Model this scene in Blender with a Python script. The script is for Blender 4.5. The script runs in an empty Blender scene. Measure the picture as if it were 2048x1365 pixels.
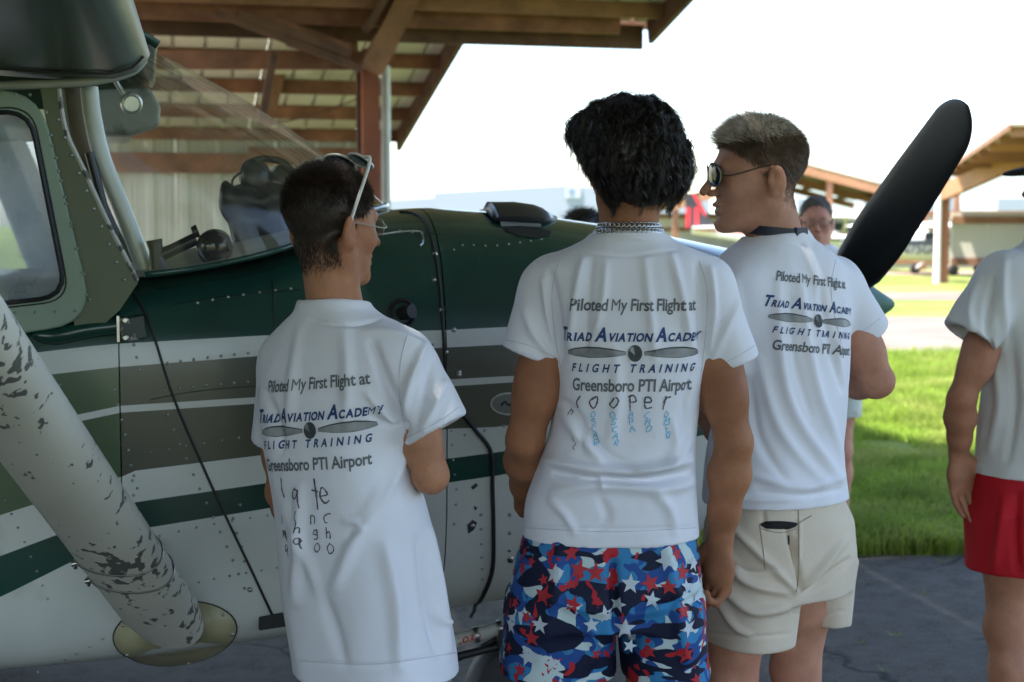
import bpy, bmesh, math, random
import numpy as np
from mathutils import Vector, Matrix
from mathutils.bvhtree import BVHTree

random.seed(7)
RNG = np.random.default_rng(7)
scene = bpy.context.scene
col = scene.collection
R = math.radians

# ---------------------------------------------------------------- camera
CAM_H = 1.55
PITCH = math.atan(232.5 / 3000.0)
FPX = 3000.0
cam_data = bpy.data.cameras.new("camera")
cam = bpy.data.objects.new("camera", cam_data)
col.objects.link(cam)
cam.location = (0, 0, CAM_H)
cam.rotation_euler = (math.pi / 2 - PITCH, 0, 0)
cam_data.sensor_width = 36.0
cam_data.lens = FPX / 2048.0 * 36.0
cam_data.clip_start = 0.05
cam_data.clip_end = 3000
cam_data.dof.use_dof = True
cam_data.dof.focus_distance = 3.0
cam_data.dof.aperture_fstop = 5.0
scene.camera = cam

# ---------------------------------------------------------------- sky and sun
PHI = R(14.0)
DV = np.array([math.cos(PHI), math.sin(PHI), 0.0])      # along the aeroplane and the shed
NV = np.array([-math.sin(PHI), math.cos(PHI), 0.0])     # across, away from the camera
SUN_DIR = DV * 0.40 + NV * 0.06 + np.array([0, 0, -1.0])
SUN_DIR = SUN_DIR / np.linalg.norm(SUN_DIR)
SUN_ELEV = math.asin(-SUN_DIR[2])
SUN_AZ = math.atan2(-SUN_DIR[0], -SUN_DIR[1])            # clockwise from +Y
world = bpy.data.worlds.new("World")
scene.world = world
world.use_nodes = True
wn = world.node_tree
sky = wn.nodes.new("ShaderNodeTexSky")
sky.sky_type = 'NISHITA'
sky.sun_disc = False
sky.sun_elevation = SUN_ELEV
sky.sun_rotation = SUN_AZ
sky.air_density = 1.0
sky.dust_density = 1.5
sky.ozone_density = 1.0
wn.links.new(sky.outputs[0], wn.nodes["Background"].inputs[0])
wn.nodes["Background"].inputs[1].default_value = 0.15
sun_data = bpy.data.lights.new("sun", 'SUN')
sun_data.energy = 5.0
sun_data.angle = R(0.6)
sun_data.color = (1.0, 0.95, 0.87)
sun = bpy.data.objects.new("sun", sun_data)
col.objects.link(sun)
sun.rotation_euler = Vector(SUN_DIR.tolist()).to_track_quat('-Z', 'Y').to_euler()
sun.location = (-6, -4, 14)
scene.view_settings.view_transform = 'Standard'
scene.view_settings.look = 'None'
scene.view_settings.gamma = 1.0
scene.view_settings.exposure = 2.15
scene.render.engine = 'CYCLES'
scene.cycles.use_denoising = True
scene.cycles.max_bounces = 8
scene.cycles.transparent_max_bounces = 16
scene.cycles.caustics_reflective = False
scene.cycles.caustics_refractive = False
scene.cycles.sample_clamp_indirect = 6.0

# ---------------------------------------------------------------- measuring the photograph
_fw = np.array([0, math.cos(PITCH), -math.sin(PITCH)])
_up = np.array([0, math.sin(PITCH), math.cos(PITCH)])
_rt = np.array([1.0, 0, 0])
_eye = np.array([0, 0, CAM_H])


def ray(u, v):
    return _rt * ((u - 1024) / FPX) + _up * (-(v - 682.5) / FPX) + _fw


def P(u, v, Y):
    """world point seen at photo position (u, v) standing Y metres ahead"""
    r = ray(u, v)
    return _eye + r * (Y / r[1])


def G(u, v, z=0.0):
    r = ray(u, v)
    return _eye + r * ((z - CAM_H) / r[2])


def proj(V):
    q = np.asarray(V) - _eye
    w = q @ _fw
    return 1024 + FPX * (q @ _rt) / w, 682.5 - FPX * (q @ _up) / w


AP0 = np.array([-0.80, 3.5, 0.0]) + 0.53 * NV            # aeroplane origin on the ground


def A(u, v, y=-0.53):
    """photo position on the aeroplane's lengthwise plane at y -> (s, z)"""
    r = ray(u, v)
    t = ((AP0 - _eye) @ NV + y) / (r @ NV)
    p = _eye + r * t
    return float((p - AP0) @ DV), float(p[2])


def B(a, b, z):
    """shed coordinates (along, across, up) -> world"""
    return DV * a + NV * b + np.array([0, 0, z])


# ---------------------------------------------------------------- materials
MATS = {}


def rgb(*c):
    return (c[0], c[1], c[2], 1.0)


def mat(name, color, rough=0.5, metal=0.0, var=0.12, vscale=12.0, bump=0.0, bscale=80.0,
        spec=0.5, color2=None, cscale=None, cthr=0.55, csoft=0.06, sss=0.0, sheen=0.0, coat=0.0,
        detail=4.0, stretch=(1, 1, 1), trans=0.0):
    if name in MATS:
        return MATS[name]
    m = bpy.data.materials.new(name)
    m.use_nodes = True
    nt = m.node_tree
    b = nt.nodes["Principled BSDF"]
    b.inputs["Roughness"].default_value = rough
    b.inputs["Metallic"].default_value = metal
    b.inputs["Specular IOR Level"].default_value = spec
    if coat:
        b.inputs["Coat Weight"].default_value = coat
        b.inputs["Coat Roughness"].default_value = 0.12
    if sheen:
        b.inputs["Sheen Weight"].default_value = sheen
    if sss:
        b.inputs["Subsurface Weight"].default_value = sss
        b.inputs["Subsurface Radius"].default_value = (0.012, 0.005, 0.003)
        b.inputs["Subsurface Scale"].default_value = 0.6
    tc = nt.nodes.new("ShaderNodeTexCoord")
    mp = nt.nodes.new("ShaderNodeMapping")
    mp.inputs["Scale"].default_value = stretch
    nt.links.new(tc.outputs["Object"], mp.inputs["Vector"])
    n1 = nt.nodes.new("ShaderNodeTexNoise")
    n1.inputs["Scale"].default_value = vscale
    n1.inputs["Detail"].default_value = detail
    nt.links.new(mp.outputs[0], n1.inputs["Vector"])
    rp = nt.nodes.new("ShaderNodeMapRange")
    rp.inputs[1].default_value = 0.3
    rp.inputs[2].default_value = 0.7
    rp.inputs[3].default_value = 1.0 - var
    rp.inputs[4].default_value = 1.0 + var
    nt.links.new(n1.outputs[0], rp.inputs[0])
    mx = nt.nodes.new("ShaderNodeMix")
    mx.data_type = 'RGBA'
    mx.blend_type = 'MULTIPLY'
    mx.inputs[0].default_value = 1.0
    mx.inputs[6].default_value = rgb(*color)
    nt.links.new(rp.outputs[0], mx.inputs[7])
    out = mx.outputs[2]
    if color2 is not None:
        n2 = nt.nodes.new("ShaderNodeTexNoise")
        n2.inputs["Scale"].default_value = cscale or vscale * 2
        n2.inputs["Detail"].default_value = 6.0
        nt.links.new(mp.outputs[0], n2.inputs["Vector"])
        r2 = nt.nodes.new("ShaderNodeMapRange")
        r2.inputs[1].default_value = cthr
        r2.inputs[2].default_value = cthr + csoft
        nt.links.new(n2.outputs[0], r2.inputs[0])
        m2 = nt.nodes.new("ShaderNodeMix")
        m2.data_type = 'RGBA'
        nt.links.new(r2.outputs[0], m2.inputs[0])
        nt.links.new(out, m2.inputs[6])
        m2.inputs[7].default_value = rgb(*color2)
        out = m2.outputs[2]
    nt.links.new(out, b.inputs["Base Color"])
    if bump:
        n3 = nt.nodes.new("ShaderNodeTexNoise")
        n3.inputs["Scale"].default_value = bscale
        n3.inputs["Detail"].default_value = 5.0
        nt.links.new(mp.outputs[0], n3.inputs["Vector"])
        bp = nt.nodes.new("ShaderNodeBump")
        bp.inputs["Strength"].default_value = bump
        bp.inputs["Distance"].default_value = 0.01
        nt.links.new(n3.outputs[0], bp.inputs["Height"])
        nt.links.new(bp.outputs[0], b.inputs["Normal"])
    if trans:
        tr = nt.nodes.new("ShaderNodeBsdfTranslucent")
        nt.links.new(out, tr.inputs["Color"])
        ms = nt.nodes.new("ShaderNodeMixShader")
        ms.inputs[0].default_value = trans
        nt.links.new(b.outputs[0], ms.inputs[1])
        nt.links.new(tr.outputs[0], ms.inputs[2])
        nt.links.new(ms.outputs[0], nt.nodes["Material Output"].inputs["Surface"])
    MATS[name] = m
    return m


def glass_mat(name, tint, dust_haze, rough=0.02, dcol=(0.8, 0.82, 0.8), dscale=3.0, ior=1.49):
    """thin acrylic sheet: clear with a mirror sheen and a dusty film that also paints in pale haze"""
    m = bpy.data.materials.new(name)
    m.use_nodes = True
    nt = m.node_tree
    nt.nodes.remove(nt.nodes["Principled BSDF"])
    t = nt.nodes.new("ShaderNodeBsdfTransparent")
    t.inputs[0].default_value = rgb(*tint)
    g = nt.nodes.new("ShaderNodeBsdfGlossy")
    g.inputs["Roughness"].default_value = rough
    if ior:
        fr = nt.nodes.new("ShaderNodeFresnel")
        fr.inputs[0].default_value = ior
        fac = fr.outputs[0]
    else:                               # old crazed acrylic: only a faint mirror, a little stronger at a slant
        lw = nt.nodes.new("ShaderNodeLayerWeight")
        lw.inputs[0].default_value = 0.25
        mrr = nt.nodes.new("ShaderNodeMapRange")
        mrr.inputs[3].default_value = 0.012
        mrr.inputs[4].default_value = 0.45
        nt.links.new(lw.outputs["Facing"], mrr.inputs[0])
        fac = mrr.outputs[0]
    m1 = nt.nodes.new("ShaderNodeMixShader")
    nt.links.new(fac, m1.inputs[0])
    nt.links.new(t.outputs[0], m1.inputs[1])
    nt.links.new(g.outputs[0], m1.inputs[2])
    d = nt.nodes.new("ShaderNodeBsdfDiffuse")
    d.inputs[0].default_value = rgb(*dcol)
    tc = nt.nodes.new("ShaderNodeTexCoord")
    n = nt.nodes.new("ShaderNodeTexNoise")
    n.inputs["Scale"].default_value = dscale
    n.inputs["Detail"].default_value = 6
    nt.links.new(tc.outputs["Object"], n.inputs["Vector"])
    mr = nt.nodes.new("ShaderNodeMapRange")
    mr.inputs[1].default_value = 0.35
    mr.inputs[2].default_value = 0.7
    mr.inputs[3].default_value = dust_haze * 0.4
    mr.inputs[4].default_value = dust_haze * 1.5
    nt.links.new(n.outputs[0], mr.inputs[0])
    m2 = nt.nodes.new("ShaderNodeMixShader")
    nt.links.new(mr.outputs[0], m2.inputs[0])
    nt.links.new(m1.outputs[0], m2.inputs[1])
    nt.links.new(d.outputs[0], m2.inputs[2])
    nt.links.new(m2.outputs[0], nt.nodes["Material Output"].inputs["Surface"])
    MATS[name] = m
    return m


# ---------------------------------------------------------------- object helpers
def empty(name, loc, rz=0.0):
    o = bpy.data.objects.new(name, None)
    col.objects.link(o)
    o.location = loc
    o.rotation_euler = (0, 0, rz)
    o.empty_display_size = 0.1
    return o


def tag(o, label=None, cat=None, group=None, kind=None):
    if label:
        o["label"] = label
    if cat:
        o["category"] = cat
    if group:
        o["group"] = group
    if kind:
        o["kind"] = kind
    return o


def mk(name, verts, faces, mats, parent=None, smooth=False, idx=None, world_coords=False):
    me = bpy.data.meshes.new(name)
    if isinstance(verts, np.ndarray) and isinstance(faces, np.ndarray):
        me.from_pydata(verts.tolist(), [], faces.tolist())
    else:
        me.from_pydata([tuple(map(float, v)) for v in verts], [], [tuple(f) for f in faces])
    for m in (mats if isinstance(mats, (list, tuple)) else [mats]):
        me.materials.append(m)
    if idx is not None:
        me.polygons.foreach_set("material_index", np.asarray(idx, dtype=np.int32))
    if smooth:
        me.polygons.foreach_set("use_smooth", np.ones(len(me.polygons), dtype=bool))
    me.update()
    o = bpy.data.objects.new(name, me)
    col.objects.link(o)
    if parent is not None:
        o.parent = parent
        if world_coords:
            o.matrix_parent_inverse = Matrix.Translation(-Vector(parent.location))
    return o


class MB:
    """collects simple solids into one mesh"""

    def __init__(self):
        self.v, self.f, self.i = [], [], []

    def add(self, v, f, i=0):
        n = len(self.v)
        self.v += [tuple(map(float, p)) for p in v]
        self.f += [tuple(n + k for k in q) for q in f]
        self.i += [i] * len(f)
        return self

    def box(self, c, x, y, z, i=0):
        """c centre, x y z half-extent vectors"""
        c, x, y, z = map(lambda q: np.asarray(q, float), (c, x, y, z))
        v = [c + sx * x + sy * y + sz * z for sz in (-1, 1) for sy in (-1, 1) for sx in (-1, 1)]
        f = [(0, 2, 3, 1), (4, 5, 7, 6), (0, 1, 5, 4), (2, 6, 7, 3), (0, 4, 6, 2), (1, 3, 7, 5)]
        return self.add(v, f, i)

    def bar(self, p0, p1, w, h, up=(0, 0, 1), i=0):
        p0, p1 = np.asarray(p0, float), np.asarray(p1, float)
        d = p1 - p0
        L = np.linalg.norm(d)
        d = d / L
        x = np.cross(d, up)
        x = x / np.linalg.norm(x)
        y = np.cross(x, d)
        return self.box((p0 + p1) / 2, d * L / 2, x * w / 2, y * h / 2, i)

    def tube(self, pts, r, n=8, i=0, caps=True, flat=None):
        pts = [np.asarray(p, float) for p in pts]
        rs = r if isinstance(r, (list, tuple, np.ndarray)) else [r] * len(pts)
        rings = []
        t0 = pts[1] - pts[0]
        a = np.cross(t0, (0, 0, 1.0))
        if np.linalg.norm(a) < 1e-6 * max(1e-9, np.linalg.norm(t0)) or abs(t0[2]) > 0.999 * np.linalg.norm(t0):
            a = np.array([1.0, 0, 0])
        for k, p in enumerate(pts):
            t = (pts[min(k + 1, len(pts) - 1)] - pts[max(k - 1, 0)])
            t = t / (np.linalg.norm(t) + 1e-12)
            a = a - t * (a @ t)
            a = a / (np.linalg.norm(a) + 1e-12)
            b = np.cross(t, a)
            rings.append([p + rs[k] * (math.cos(2 * math.pi * q / n) * a + math.sin(2 * math.pi * q / n) * b) for q in range(n)])
        v = [p for rg in rings for p in rg]
        f = []
        for k in range(len(pts) - 1):
            for q in range(n):
                f.append((k * n + q, k * n + (q + 1) % n, (k + 1) * n + (q + 1) % n, (k + 1) * n + q))
        if caps:
            f.append(tuple(range(n - 1, -1, -1)))
            f.append(tuple((len(pts) - 1) * n + q for q in range(n)))
        return self.add(v, f, i)

    def lathe(self, c, axis, prof, n=24, i=0):
        """prof list of (distance along axis, radius)"""
        c, t = np.asarray(c, float), np.asarray(axis, float)
        t = t / np.linalg.norm(t)
        a = np.cross(t, (0, 0, 1.0))
        if np.linalg.norm(a) < 1e-3:
            a = np.array([1.0, 0, 0])
        a = a / np.linalg.norm(a)
        b = np.cross(t, a)
        v, f = [], []
        for (h, r) in prof:
            for q in range(n):
                an = 2 * math.pi * q / n
                v.append(c + t * h + max(r, 1e-5) * (math.cos(an) * a + math.sin(an) * b))
        for k in range(len(prof) - 1):
            for q in range(n):
                f.append((k * n + q, k * n + (q + 1) % n, (k + 1) * n + (q + 1) % n, (k + 1) * n + q))
        f.append(tuple(range(n - 1, -1, -1)))
        f.append(tuple((len(prof) - 1) * n + q for q in range(n)))
        return self.add(v, f, i)

    def dome(self, c, n_, r, h, seg=6, i=0):
        """small rivet head"""
        c, t = np.asarray(c, float), np.asarray(n_, float)
        a = np.cross(t, (0.3, 0.2, 1.0))
        a = a / np.linalg.norm(a)
        b = np.cross(t, a)
        v = [c + r * (math.cos(2 * math.pi * q / seg) * a + math.sin(2 * math.pi * q / seg) * b) for q in range(seg)]
        v += [c + t * h * 0.8 + 0.6 * r * (math.cos(2 * math.pi * q / seg) * a + math.sin(2 * math.pi * q / seg) * b) for q in range(seg)]
        v.append(c + t * h)
        f = [(q, (q + 1) % seg, seg + (q + 1) % seg, seg + q) for q in range(seg)]
        f += [(seg + q, seg + (q + 1) % seg, 2 * seg) for q in range(seg)]
        return self.add(v, f, i)

    def build(self, name, mats, parent=None, smooth=False, world_coords=False):
        return mk(name, self.v, self.f, mats, parent, smooth, self.i, world_coords)


def bevel(o, w=0.004, seg=2):
    md = o.modifiers.new("bevel", 'BEVEL')
    md.width = w
    md.segments = seg
    md.limit_method = 'ANGLE'
    return o


def autosmooth(o, deg=35):
    me = o.data
    bm = bmesh.new()
    bm.from_mesh(me)
    for f in bm.faces:
        f.smooth = True
    for e in bm.edges:
        if len(e.link_faces) == 2 and e.calc_face_angle(0) > R(deg):
            e.smooth = False
    bm.to_mesh(me)
    bm.free()
    return o


def spline(pts, n):
    """smooth curve through points"""
    pts = np.asarray(pts, float)
    k = len(pts)
    out = []
    for t in np.linspace(0, k - 1, n):
        i = min(int(t), k - 2)
        f = t - i
        p0, p1, p2, p3 = pts[max(i - 1, 0)], pts[i], pts[i + 1], pts[min(i + 2, k - 1)]
        out.append(0.5 * ((2 * p1) + (-p0 + p2) * f + (2 * p0 - 5 * p1 + 4 * p2 - p3) * f * f + (-p0 + 3 * p1 - 3 * p2 + p3) * f ** 3))
    return np.array(out)


_LAT = RNG.random((32, 32, 32)).astype(np.float32) * 2 - 1


def vnoise(Q):
    """smooth value noise on an (n,3) array"""
    Q = np.asarray(Q, float)
    i = np.floor(Q).astype(int)
    f = Q - i
    f = f * f * (3 - 2 * f)
    i &= 31
    j = (i + 1) & 31
    x, y, z = f[:, 0], f[:, 1], f[:, 2]
    L = _LAT
    c00 = L[i[:, 0], i[:, 1], i[:, 2]] * (1 - x) + L[j[:, 0], i[:, 1], i[:, 2]] * x
    c10 = L[i[:, 0], j[:, 1], i[:, 2]] * (1 - x) + L[j[:, 0], j[:, 1], i[:, 2]] * x
    c01 = L[i[:, 0], i[:, 1], j[:, 2]] * (1 - x) + L[j[:, 0], i[:, 1], j[:, 2]] * x
    c11 = L[i[:, 0], j[:, 1], j[:, 2]] * (1 - x) + L[j[:, 0], j[:, 1], j[:, 2]] * x
    return (c00 * (1 - y) + c10 * y) * (1 - z) + (c01 * (1 - y) + c11 * y) * z


# ---------------------------------------------------------------- soft solids on a grid
class Solid:
    """a body grown from blended primitives, skinned as one continuous surface"""

    def __init__(self, lo, hi, h):
        self.lo = np.asarray(lo, float)
        self.h = h
        self.n = np.ceil((np.asarray(hi, float) - self.lo) / h).astype(int) + 1
        self.d = np.full(self.n, 0.5, dtype=np.float32)

    def _blk(self, lo, hi):
        a = np.clip(np.floor((np.asarray(lo) - self.lo) / self.h).astype(int), 0, self.n)
        b = np.clip(np.ceil((np.asarray(hi) - self.lo) / self.h).astype(int) + 1, 0, self.n)
        sl = tuple(slice(p, q) for p, q in zip(a, b))
        ax = [(self.lo[k] + self.h * np.arange(a[k], b[k])).astype(np.float32) for k in range(3)]
        return sl, ax[0][:, None, None], ax[1][None, :, None], ax[2][None, None, :]

    def put(self, fn, lo, hi, k=0.02, sub=False):
        pad = 0.03 + k
        sl, X, Y, Z = self._blk(np.asarray(lo) - pad, np.asarray(hi) + pad)
        a = self.d[sl]
        if a.size == 0:
            return
        b = fn(X, Y, Z)
        if sub:
            a = -a
        w = np.maximum(k - np.abs(a - b), 0) / max(k, 1e-6)
        r = np.minimum(a, b) - w * w * k * 0.25
        self.d[sl] = -r if sub else r

    def cone(self, p0, p1, r0, r1, k=0.02, flat=None, sub=False):
        p0, p1 = np.asarray(p0, float), np.asarray(p1, float)
        ba = p1 - p0
        L2 = max(ba @ ba, 1e-9)

        def fn(X, Y, Z):
            x, y, z = X - p0[0], Y - p0[1], Z - p0[2]
            t = np.clip((x * ba[0] + y * ba[1] + z * ba[2]) / L2, 0, 1)
            qx, qy, qz = x - t * ba[0], y - t * ba[1], z - t * ba[2]
            s = qx * qx + qy * qy + qz * qz
            if flat is not None:
                nn, f = flat
                c = qx * nn[0] + qy * nn[1] + qz * nn[2]
                s = s + (f * f - 1) * c * c
            return np.sqrt(s) - (r0 + (r1 - r0) * t)
        m = max(r0, r1)
        if flat is not None and flat[1] < 1:
            m = m / flat[1]
        self.put(fn, np.minimum(p0, p1) - m, np.maximum(p0, p1) + m, k, sub)

    def chain(self, pts, rs, k=0.015, flat=None):
        for i in range(len(pts) - 1):
            self.cone(pts[i], pts[i + 1], rs[i], rs[i + 1], k, flat)

    def ball(self, c, rad, k=0.02, M=None, sub=False):
        """ellipsoid, rad 3 radii along the rows of M"""
        c = np.asarray(c, float)
        rad = np.asarray(rad, float) * np.ones(3)
        M = np.eye(3) if M is None else np.asarray(M)

        def fn(X, Y, Z):
            x, y, z = X - c[0], Y - c[1], Z - c[2]
            k0 = 0
            k1 = 0
            for i in range(3):
                q = (x * M[i][0] + y * M[i][1] + z * M[i][2]) / rad[i]
                k0 = k0 + q * q
                k1 = k1 + (q / rad[i]) ** 2
            k0 = np.sqrt(k0)
            return k0 * (k0 - 1.0) / np.maximum(np.sqrt(k1), 1e-6)
        m = rad.max()
        self.put(fn, c - m, c + m, k, sub)

    def skin(self):
        d = self.d
        s = d < 0
        n = d.shape
        cnt = np.zeros((n[0] - 1, n[1] - 1, n[2] - 1), dtype=np.int8)
        for dx in (0, 1):
            for dy in (0, 1):
                for dz in (0, 1):
                    cnt += s[dx:n[0] - 1 + dx, dy:n[1] - 1 + dy, dz:n[2] - 1 + dz]
        act = np.argwhere((cnt > 0) & (cnt < 8))
        vid = np.full(cnt.shape, -1, dtype=np.int32)
        vid[act[:, 0], act[:, 1], act[:, 2]] = np.arange(len(act))
        cor = [(0, 0, 0), (1, 0, 0), (0, 1, 0), (1, 1, 0), (0, 0, 1), (1, 0, 1), (0, 1, 1), (1, 1, 1)]
        val = np.stack([d[act[:, 0] + c[0], act[:, 1] + c[1], act[:, 2] + c[2]] for c in cor], 1)
        acc = np.zeros((len(act), 3))
        num = np.zeros(len(act))
        for i in range(8):
            for j in range(i + 1, 8):
                df = [abs(cor[i][q] - cor[j][q]) for q in range(3)]
                if sum(df) != 1:
                    continue
                a, b = val[:, i], val[:, j]
                m = (a < 0) != (b < 0)
                t = np.where(m, a / np.where(a == b, 1, a - b), 0)
                for q in range(3):
                    acc[:, q] += np.where(m, cor[i][q] + t * (cor[j][q] - cor[i][q]), 0)
                num += m
        V = self.lo + self.h * (act + acc / np.maximum(num, 1)[:, None])
        Fs = []
        for ax in range(3):
            b_, c_ = (ax + 1) % 3, (ax + 2) % 3
            sl0 = [slice(None)] * 3
            sl1 = [slice(None)] * 3
            sl0[ax] = slice(0, n[ax] - 1)
            sl1[ax] = slice(1, n[ax])
            e = s[tuple(sl0)] != s[tuple(sl1)]
            ii = np.argwhere(e)
            ok = (ii[:, b_] > 0) & (ii[:, b_] < n[b_] - 1) & (ii[:, c_] > 0) & (ii[:, c_] < n[c_] - 1)
            ii = ii[ok]
            st = s[ii[:, 0], ii[:, 1], ii[:, 2]]
            q = []
            for (ob, oc) in ((0, 0), (-1, 0), (-1, -1), (0, -1)):
                jj = ii.copy()
                jj[:, b_] += ob
                jj[:, c_] += oc
                q.append(vid[jj[:, 0], jj[:, 1], jj[:, 2]])
            q = np.stack(q, 1)
            q[~st] = q[~st][:, ::-1]
            Fs.append(q)
        Fq = np.concatenate(Fs)
        return V, Fq


def relax(V, F, it=1, lam=0.5):
    """smooth a quad mesh a little"""
    e = np.concatenate([F[:, [0, 1]], F[:, [1, 2]], F[:, [2, 3]], F[:, [3, 0]]])
    for _ in range(it):
        acc = np.zeros_like(V)
        num = np.zeros(len(V))
        np.add.at(acc, e[:, 0], V[e[:, 1]])
        np.add.at(acc, e[:, 1], V[e[:, 0]])
        np.add.at(num, e[:, 0], 1)
        np.add.at(num, e[:, 1], 1)
        V = V + lam * (acc / np.maximum(num, 1)[:, None] - V)
    return V


def vnormals(V, F):
    n = np.cross(V[F[:, 2]] - V[F[:, 0]], V[F[:, 3]] - V[F[:, 1]])
    acc = np.zeros_like(V)
    for k in range(4):
        np.add.at(acc, F[:, k], n)
    return acc / (np.linalg.norm(acc, axis=1)[:, None] + 1e-12)

# ================================================================ the ground
def ground_mat(name, c1, c2, scale, rough=0.9, bump=0.3, bscale=30, crack=None, c3=None, s3=1.2):
    m = bpy.data.materials.new(name)
    m.use_nodes = True
    nt = m.node_tree
    b = nt.nodes["Principled BSDF"]
    b.inputs["Roughness"].default_value = rough
    b.inputs["Specular IOR Level"].default_value = 0.25
    tc = nt.nodes.new("ShaderNodeTexCoord")
    n1 = nt.nodes.new("ShaderNodeTexNoise")
    n1.inputs["Scale"].default_value = scale
    n1.inputs["Detail"].default_value = 8
    n1.inputs["Roughness"].default_value = 0.65
    nt.links.new(tc.outputs["Object"], n1.inputs["Vector"])
    mr = nt.nodes.new("ShaderNodeMapRange")
    mr.inputs[1].default_value = 0.36
    mr.inputs[2].default_value = 0.66
    nt.links.new(n1.outputs[0], mr.inputs[0])
    mx = nt.nodes.new("ShaderNodeMix")
    mx.data_type = 'RGBA'
    nt.links.new(mr.outputs[0], mx.inputs[0])
    mx.inputs[6].default_value = rgb(*c1)
    mx.inputs[7].default_value = rgb(*c2)
    out = mx.outputs[2]
    if c3 is not None:
        n4 = nt.nodes.new("ShaderNodeTexNoise")
        n4.inputs["Scale"].default_value = s3
        n4.inputs["Detail"].default_value = 5
        nt.links.new(tc.outputs["Object"], n4.inputs["Vector"])
        m4 = nt.nodes.new("ShaderNodeMapRange")
        m4.inputs[1].default_value = 0.48
        m4.inputs[2].default_value = 0.62
        nt.links.new(n4.outputs[0], m4.inputs[0])
        x4 = nt.nodes.new("ShaderNodeMix")
        x4.data_type = 'RGBA'
        nt.links.new(m4.outputs[0], x4.inputs[0])
        nt.links.new(out, x4.inputs[6])
        x4.inputs[7].default_value = rgb(*c3)
        out = x4.outputs[2]
    if crack:
        nd = nt.nodes.new("ShaderNodeTexNoise")
        nd.inputs["Scale"].default_value = 2.3
        nd.inputs["Detail"].default_value = 4
        nt.links.new(tc.outputs["Object"], nd.inputs["Vector"])
        add = nt.nodes.new("ShaderNodeMix")
        add.data_type = 'VECTOR'
        add.inputs[0].default_value = 0.28
        nt.links.new(tc.outputs["Object"], add.inputs[4])
        nt.links.new(nd.outputs["Color"], add.inputs[5])
        vo = nt.nodes.new("ShaderNodeTexVoronoi")
        vo.feature = 'DISTANCE_TO_EDGE'
        vo.inputs["Scale"].default_value = crack
        nt.links.new(add.outputs[1], vo.inputs["Vector"])
        lt = nt.nodes.new("ShaderNodeMapRange")
        lt.inputs[1].default_value = 0.0
        lt.inputs[2].default_value = 0.008
        nt.links.new(vo.outputs["Distance"], lt.inputs[0])
        ng = nt.nodes.new("ShaderNodeTexNoise")
        ng.inputs["Scale"].default_value = 1.1
        nt.links.new(tc.outputs["Object"], ng.inputs["Vector"])
        gt = nt.nodes.new("ShaderNodeMapRange")
        gt.inputs[1].default_value = 0.42
        gt.inputs[2].default_value = 0.5
        gt.inputs[3].default_value = 1.0
        gt.inputs[4].default_value = 0.0
        nt.links.new(ng.outputs[0], gt.inputs[0])
        mxx = nt.nodes.new("ShaderNodeMath")
        mxx.operation = 'MAXIMUM'
        nt.links.new(lt.outputs[0], mxx.inputs[0])
        nt.links.new(gt.outputs[0], mxx.inputs[1])
        mc = nt.nodes.new("ShaderNodeMix")
        mc.data_type = 'RGBA'
        nt.links.new(mxx.outputs[0], mc.inputs[0])
        mc.inputs[6].default_value = rgb(0.012, 0.012, 0.012)
        nt.links.new(out, mc.inputs[7])
        out = mc.outputs[2]
    nt.links.new(out, b.inputs["Base Color"])
    n3 = nt.nodes.new("ShaderNodeTexNoise")
    n3.inputs["Scale"].default_value = bscale
    n3.inputs["Detail"].default_value = 6
    nt.links.new(tc.outputs["Object"], n3.inputs["Vector"])
    bp = nt.nodes.new("ShaderNodeBump")
    bp.inputs["Strength"].default_value = bump
    bp.inputs["Distance"].default_value = 0.02
    nt.links.new(n3.outputs[0], bp.inputs["Height"])
    nt.links.new(bp.outputs[0], b.inputs["Normal"])
    MATS[name] = m
    return m


M_turf = ground_mat("turf", (0.075, 0.125, 0.016), (0.135, 0.18, 0.028), 3.0, bump=0.8, bscale=60, c3=(0.16, 0.15, 0.05), s3=0.35)
M_asphalt = ground_mat("asphalt", (0.062, 0.057, 0.050), (0.130, 0.120, 0.108), 9.0, rough=0.95, bump=0.9, bscale=170, crack=0.9, c3=(0.105, 0.097, 0.087), s3=55)
M_concrete = ground_mat("concrete", (0.11, 0.088, 0.075), (0.145, 0.12, 0.104), 0.8, bump=0.15, bscale=40)
M_dirt = ground_mat("dirt", (0.19, 0.13, 0.09), (0.27, 0.20, 0.14), 1.0, bump=0.3)

S = 1500.0
tag(mk("ground", [(-S, -S, 0), (S, -S, 0), (S, S, 0), (-S, S, 0)], [(0, 1, 2, 3)], M_turf), kind="structure")

# asphalt apron with a ragged edge against the grass
xs = np.arange(-20, 14.01, 0.08)
edge = []
for x in xs:
    e = 7.05 + 0.03 * (x - 2) + 0.05 * math.sin(x * 5.1) + 0.035 * math.sin(x * 13.7 + 1) + random.uniform(-0.03, 0.03)
    if x < 0.6:
        e = e + (14.3 - e) * min(1, (0.6 - x) / 0.8)
    edge.append((x, e, 0.004))
pv = [(14.0, -12, 0.004), (-20, -12, 0.004)]
bmv = [(x, -12, 0.004) for x in xs]
vv = bmv + edge
nx = len(xs)
ff = [(k, k + 1, nx + k + 1, nx + k) for k in range(nx - 1)]
tag(mk("asphalt_apron", vv, ff, M_asphalt), kind="structure")


def strip(name, y0, y1, tilt, m, z, x0=-60, x1=120, wob=0.15):
    x = np.linspace(x0, x1, 90)
    v = [(q, y0 + tilt * q + wob * math.sin(q * 1.3) + wob * 0.6 * math.sin(q * 3.1), z) for q in x]
    v += [(q, y1 + tilt * q + wob * math.sin(q * 1.7 + 2), z) for q in x]
    n = len(x)
    return tag(mk(name, v, [(k, k + 1, n + k + 1, n + k) for k in range(n - 1)], m), kind="structure")


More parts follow.
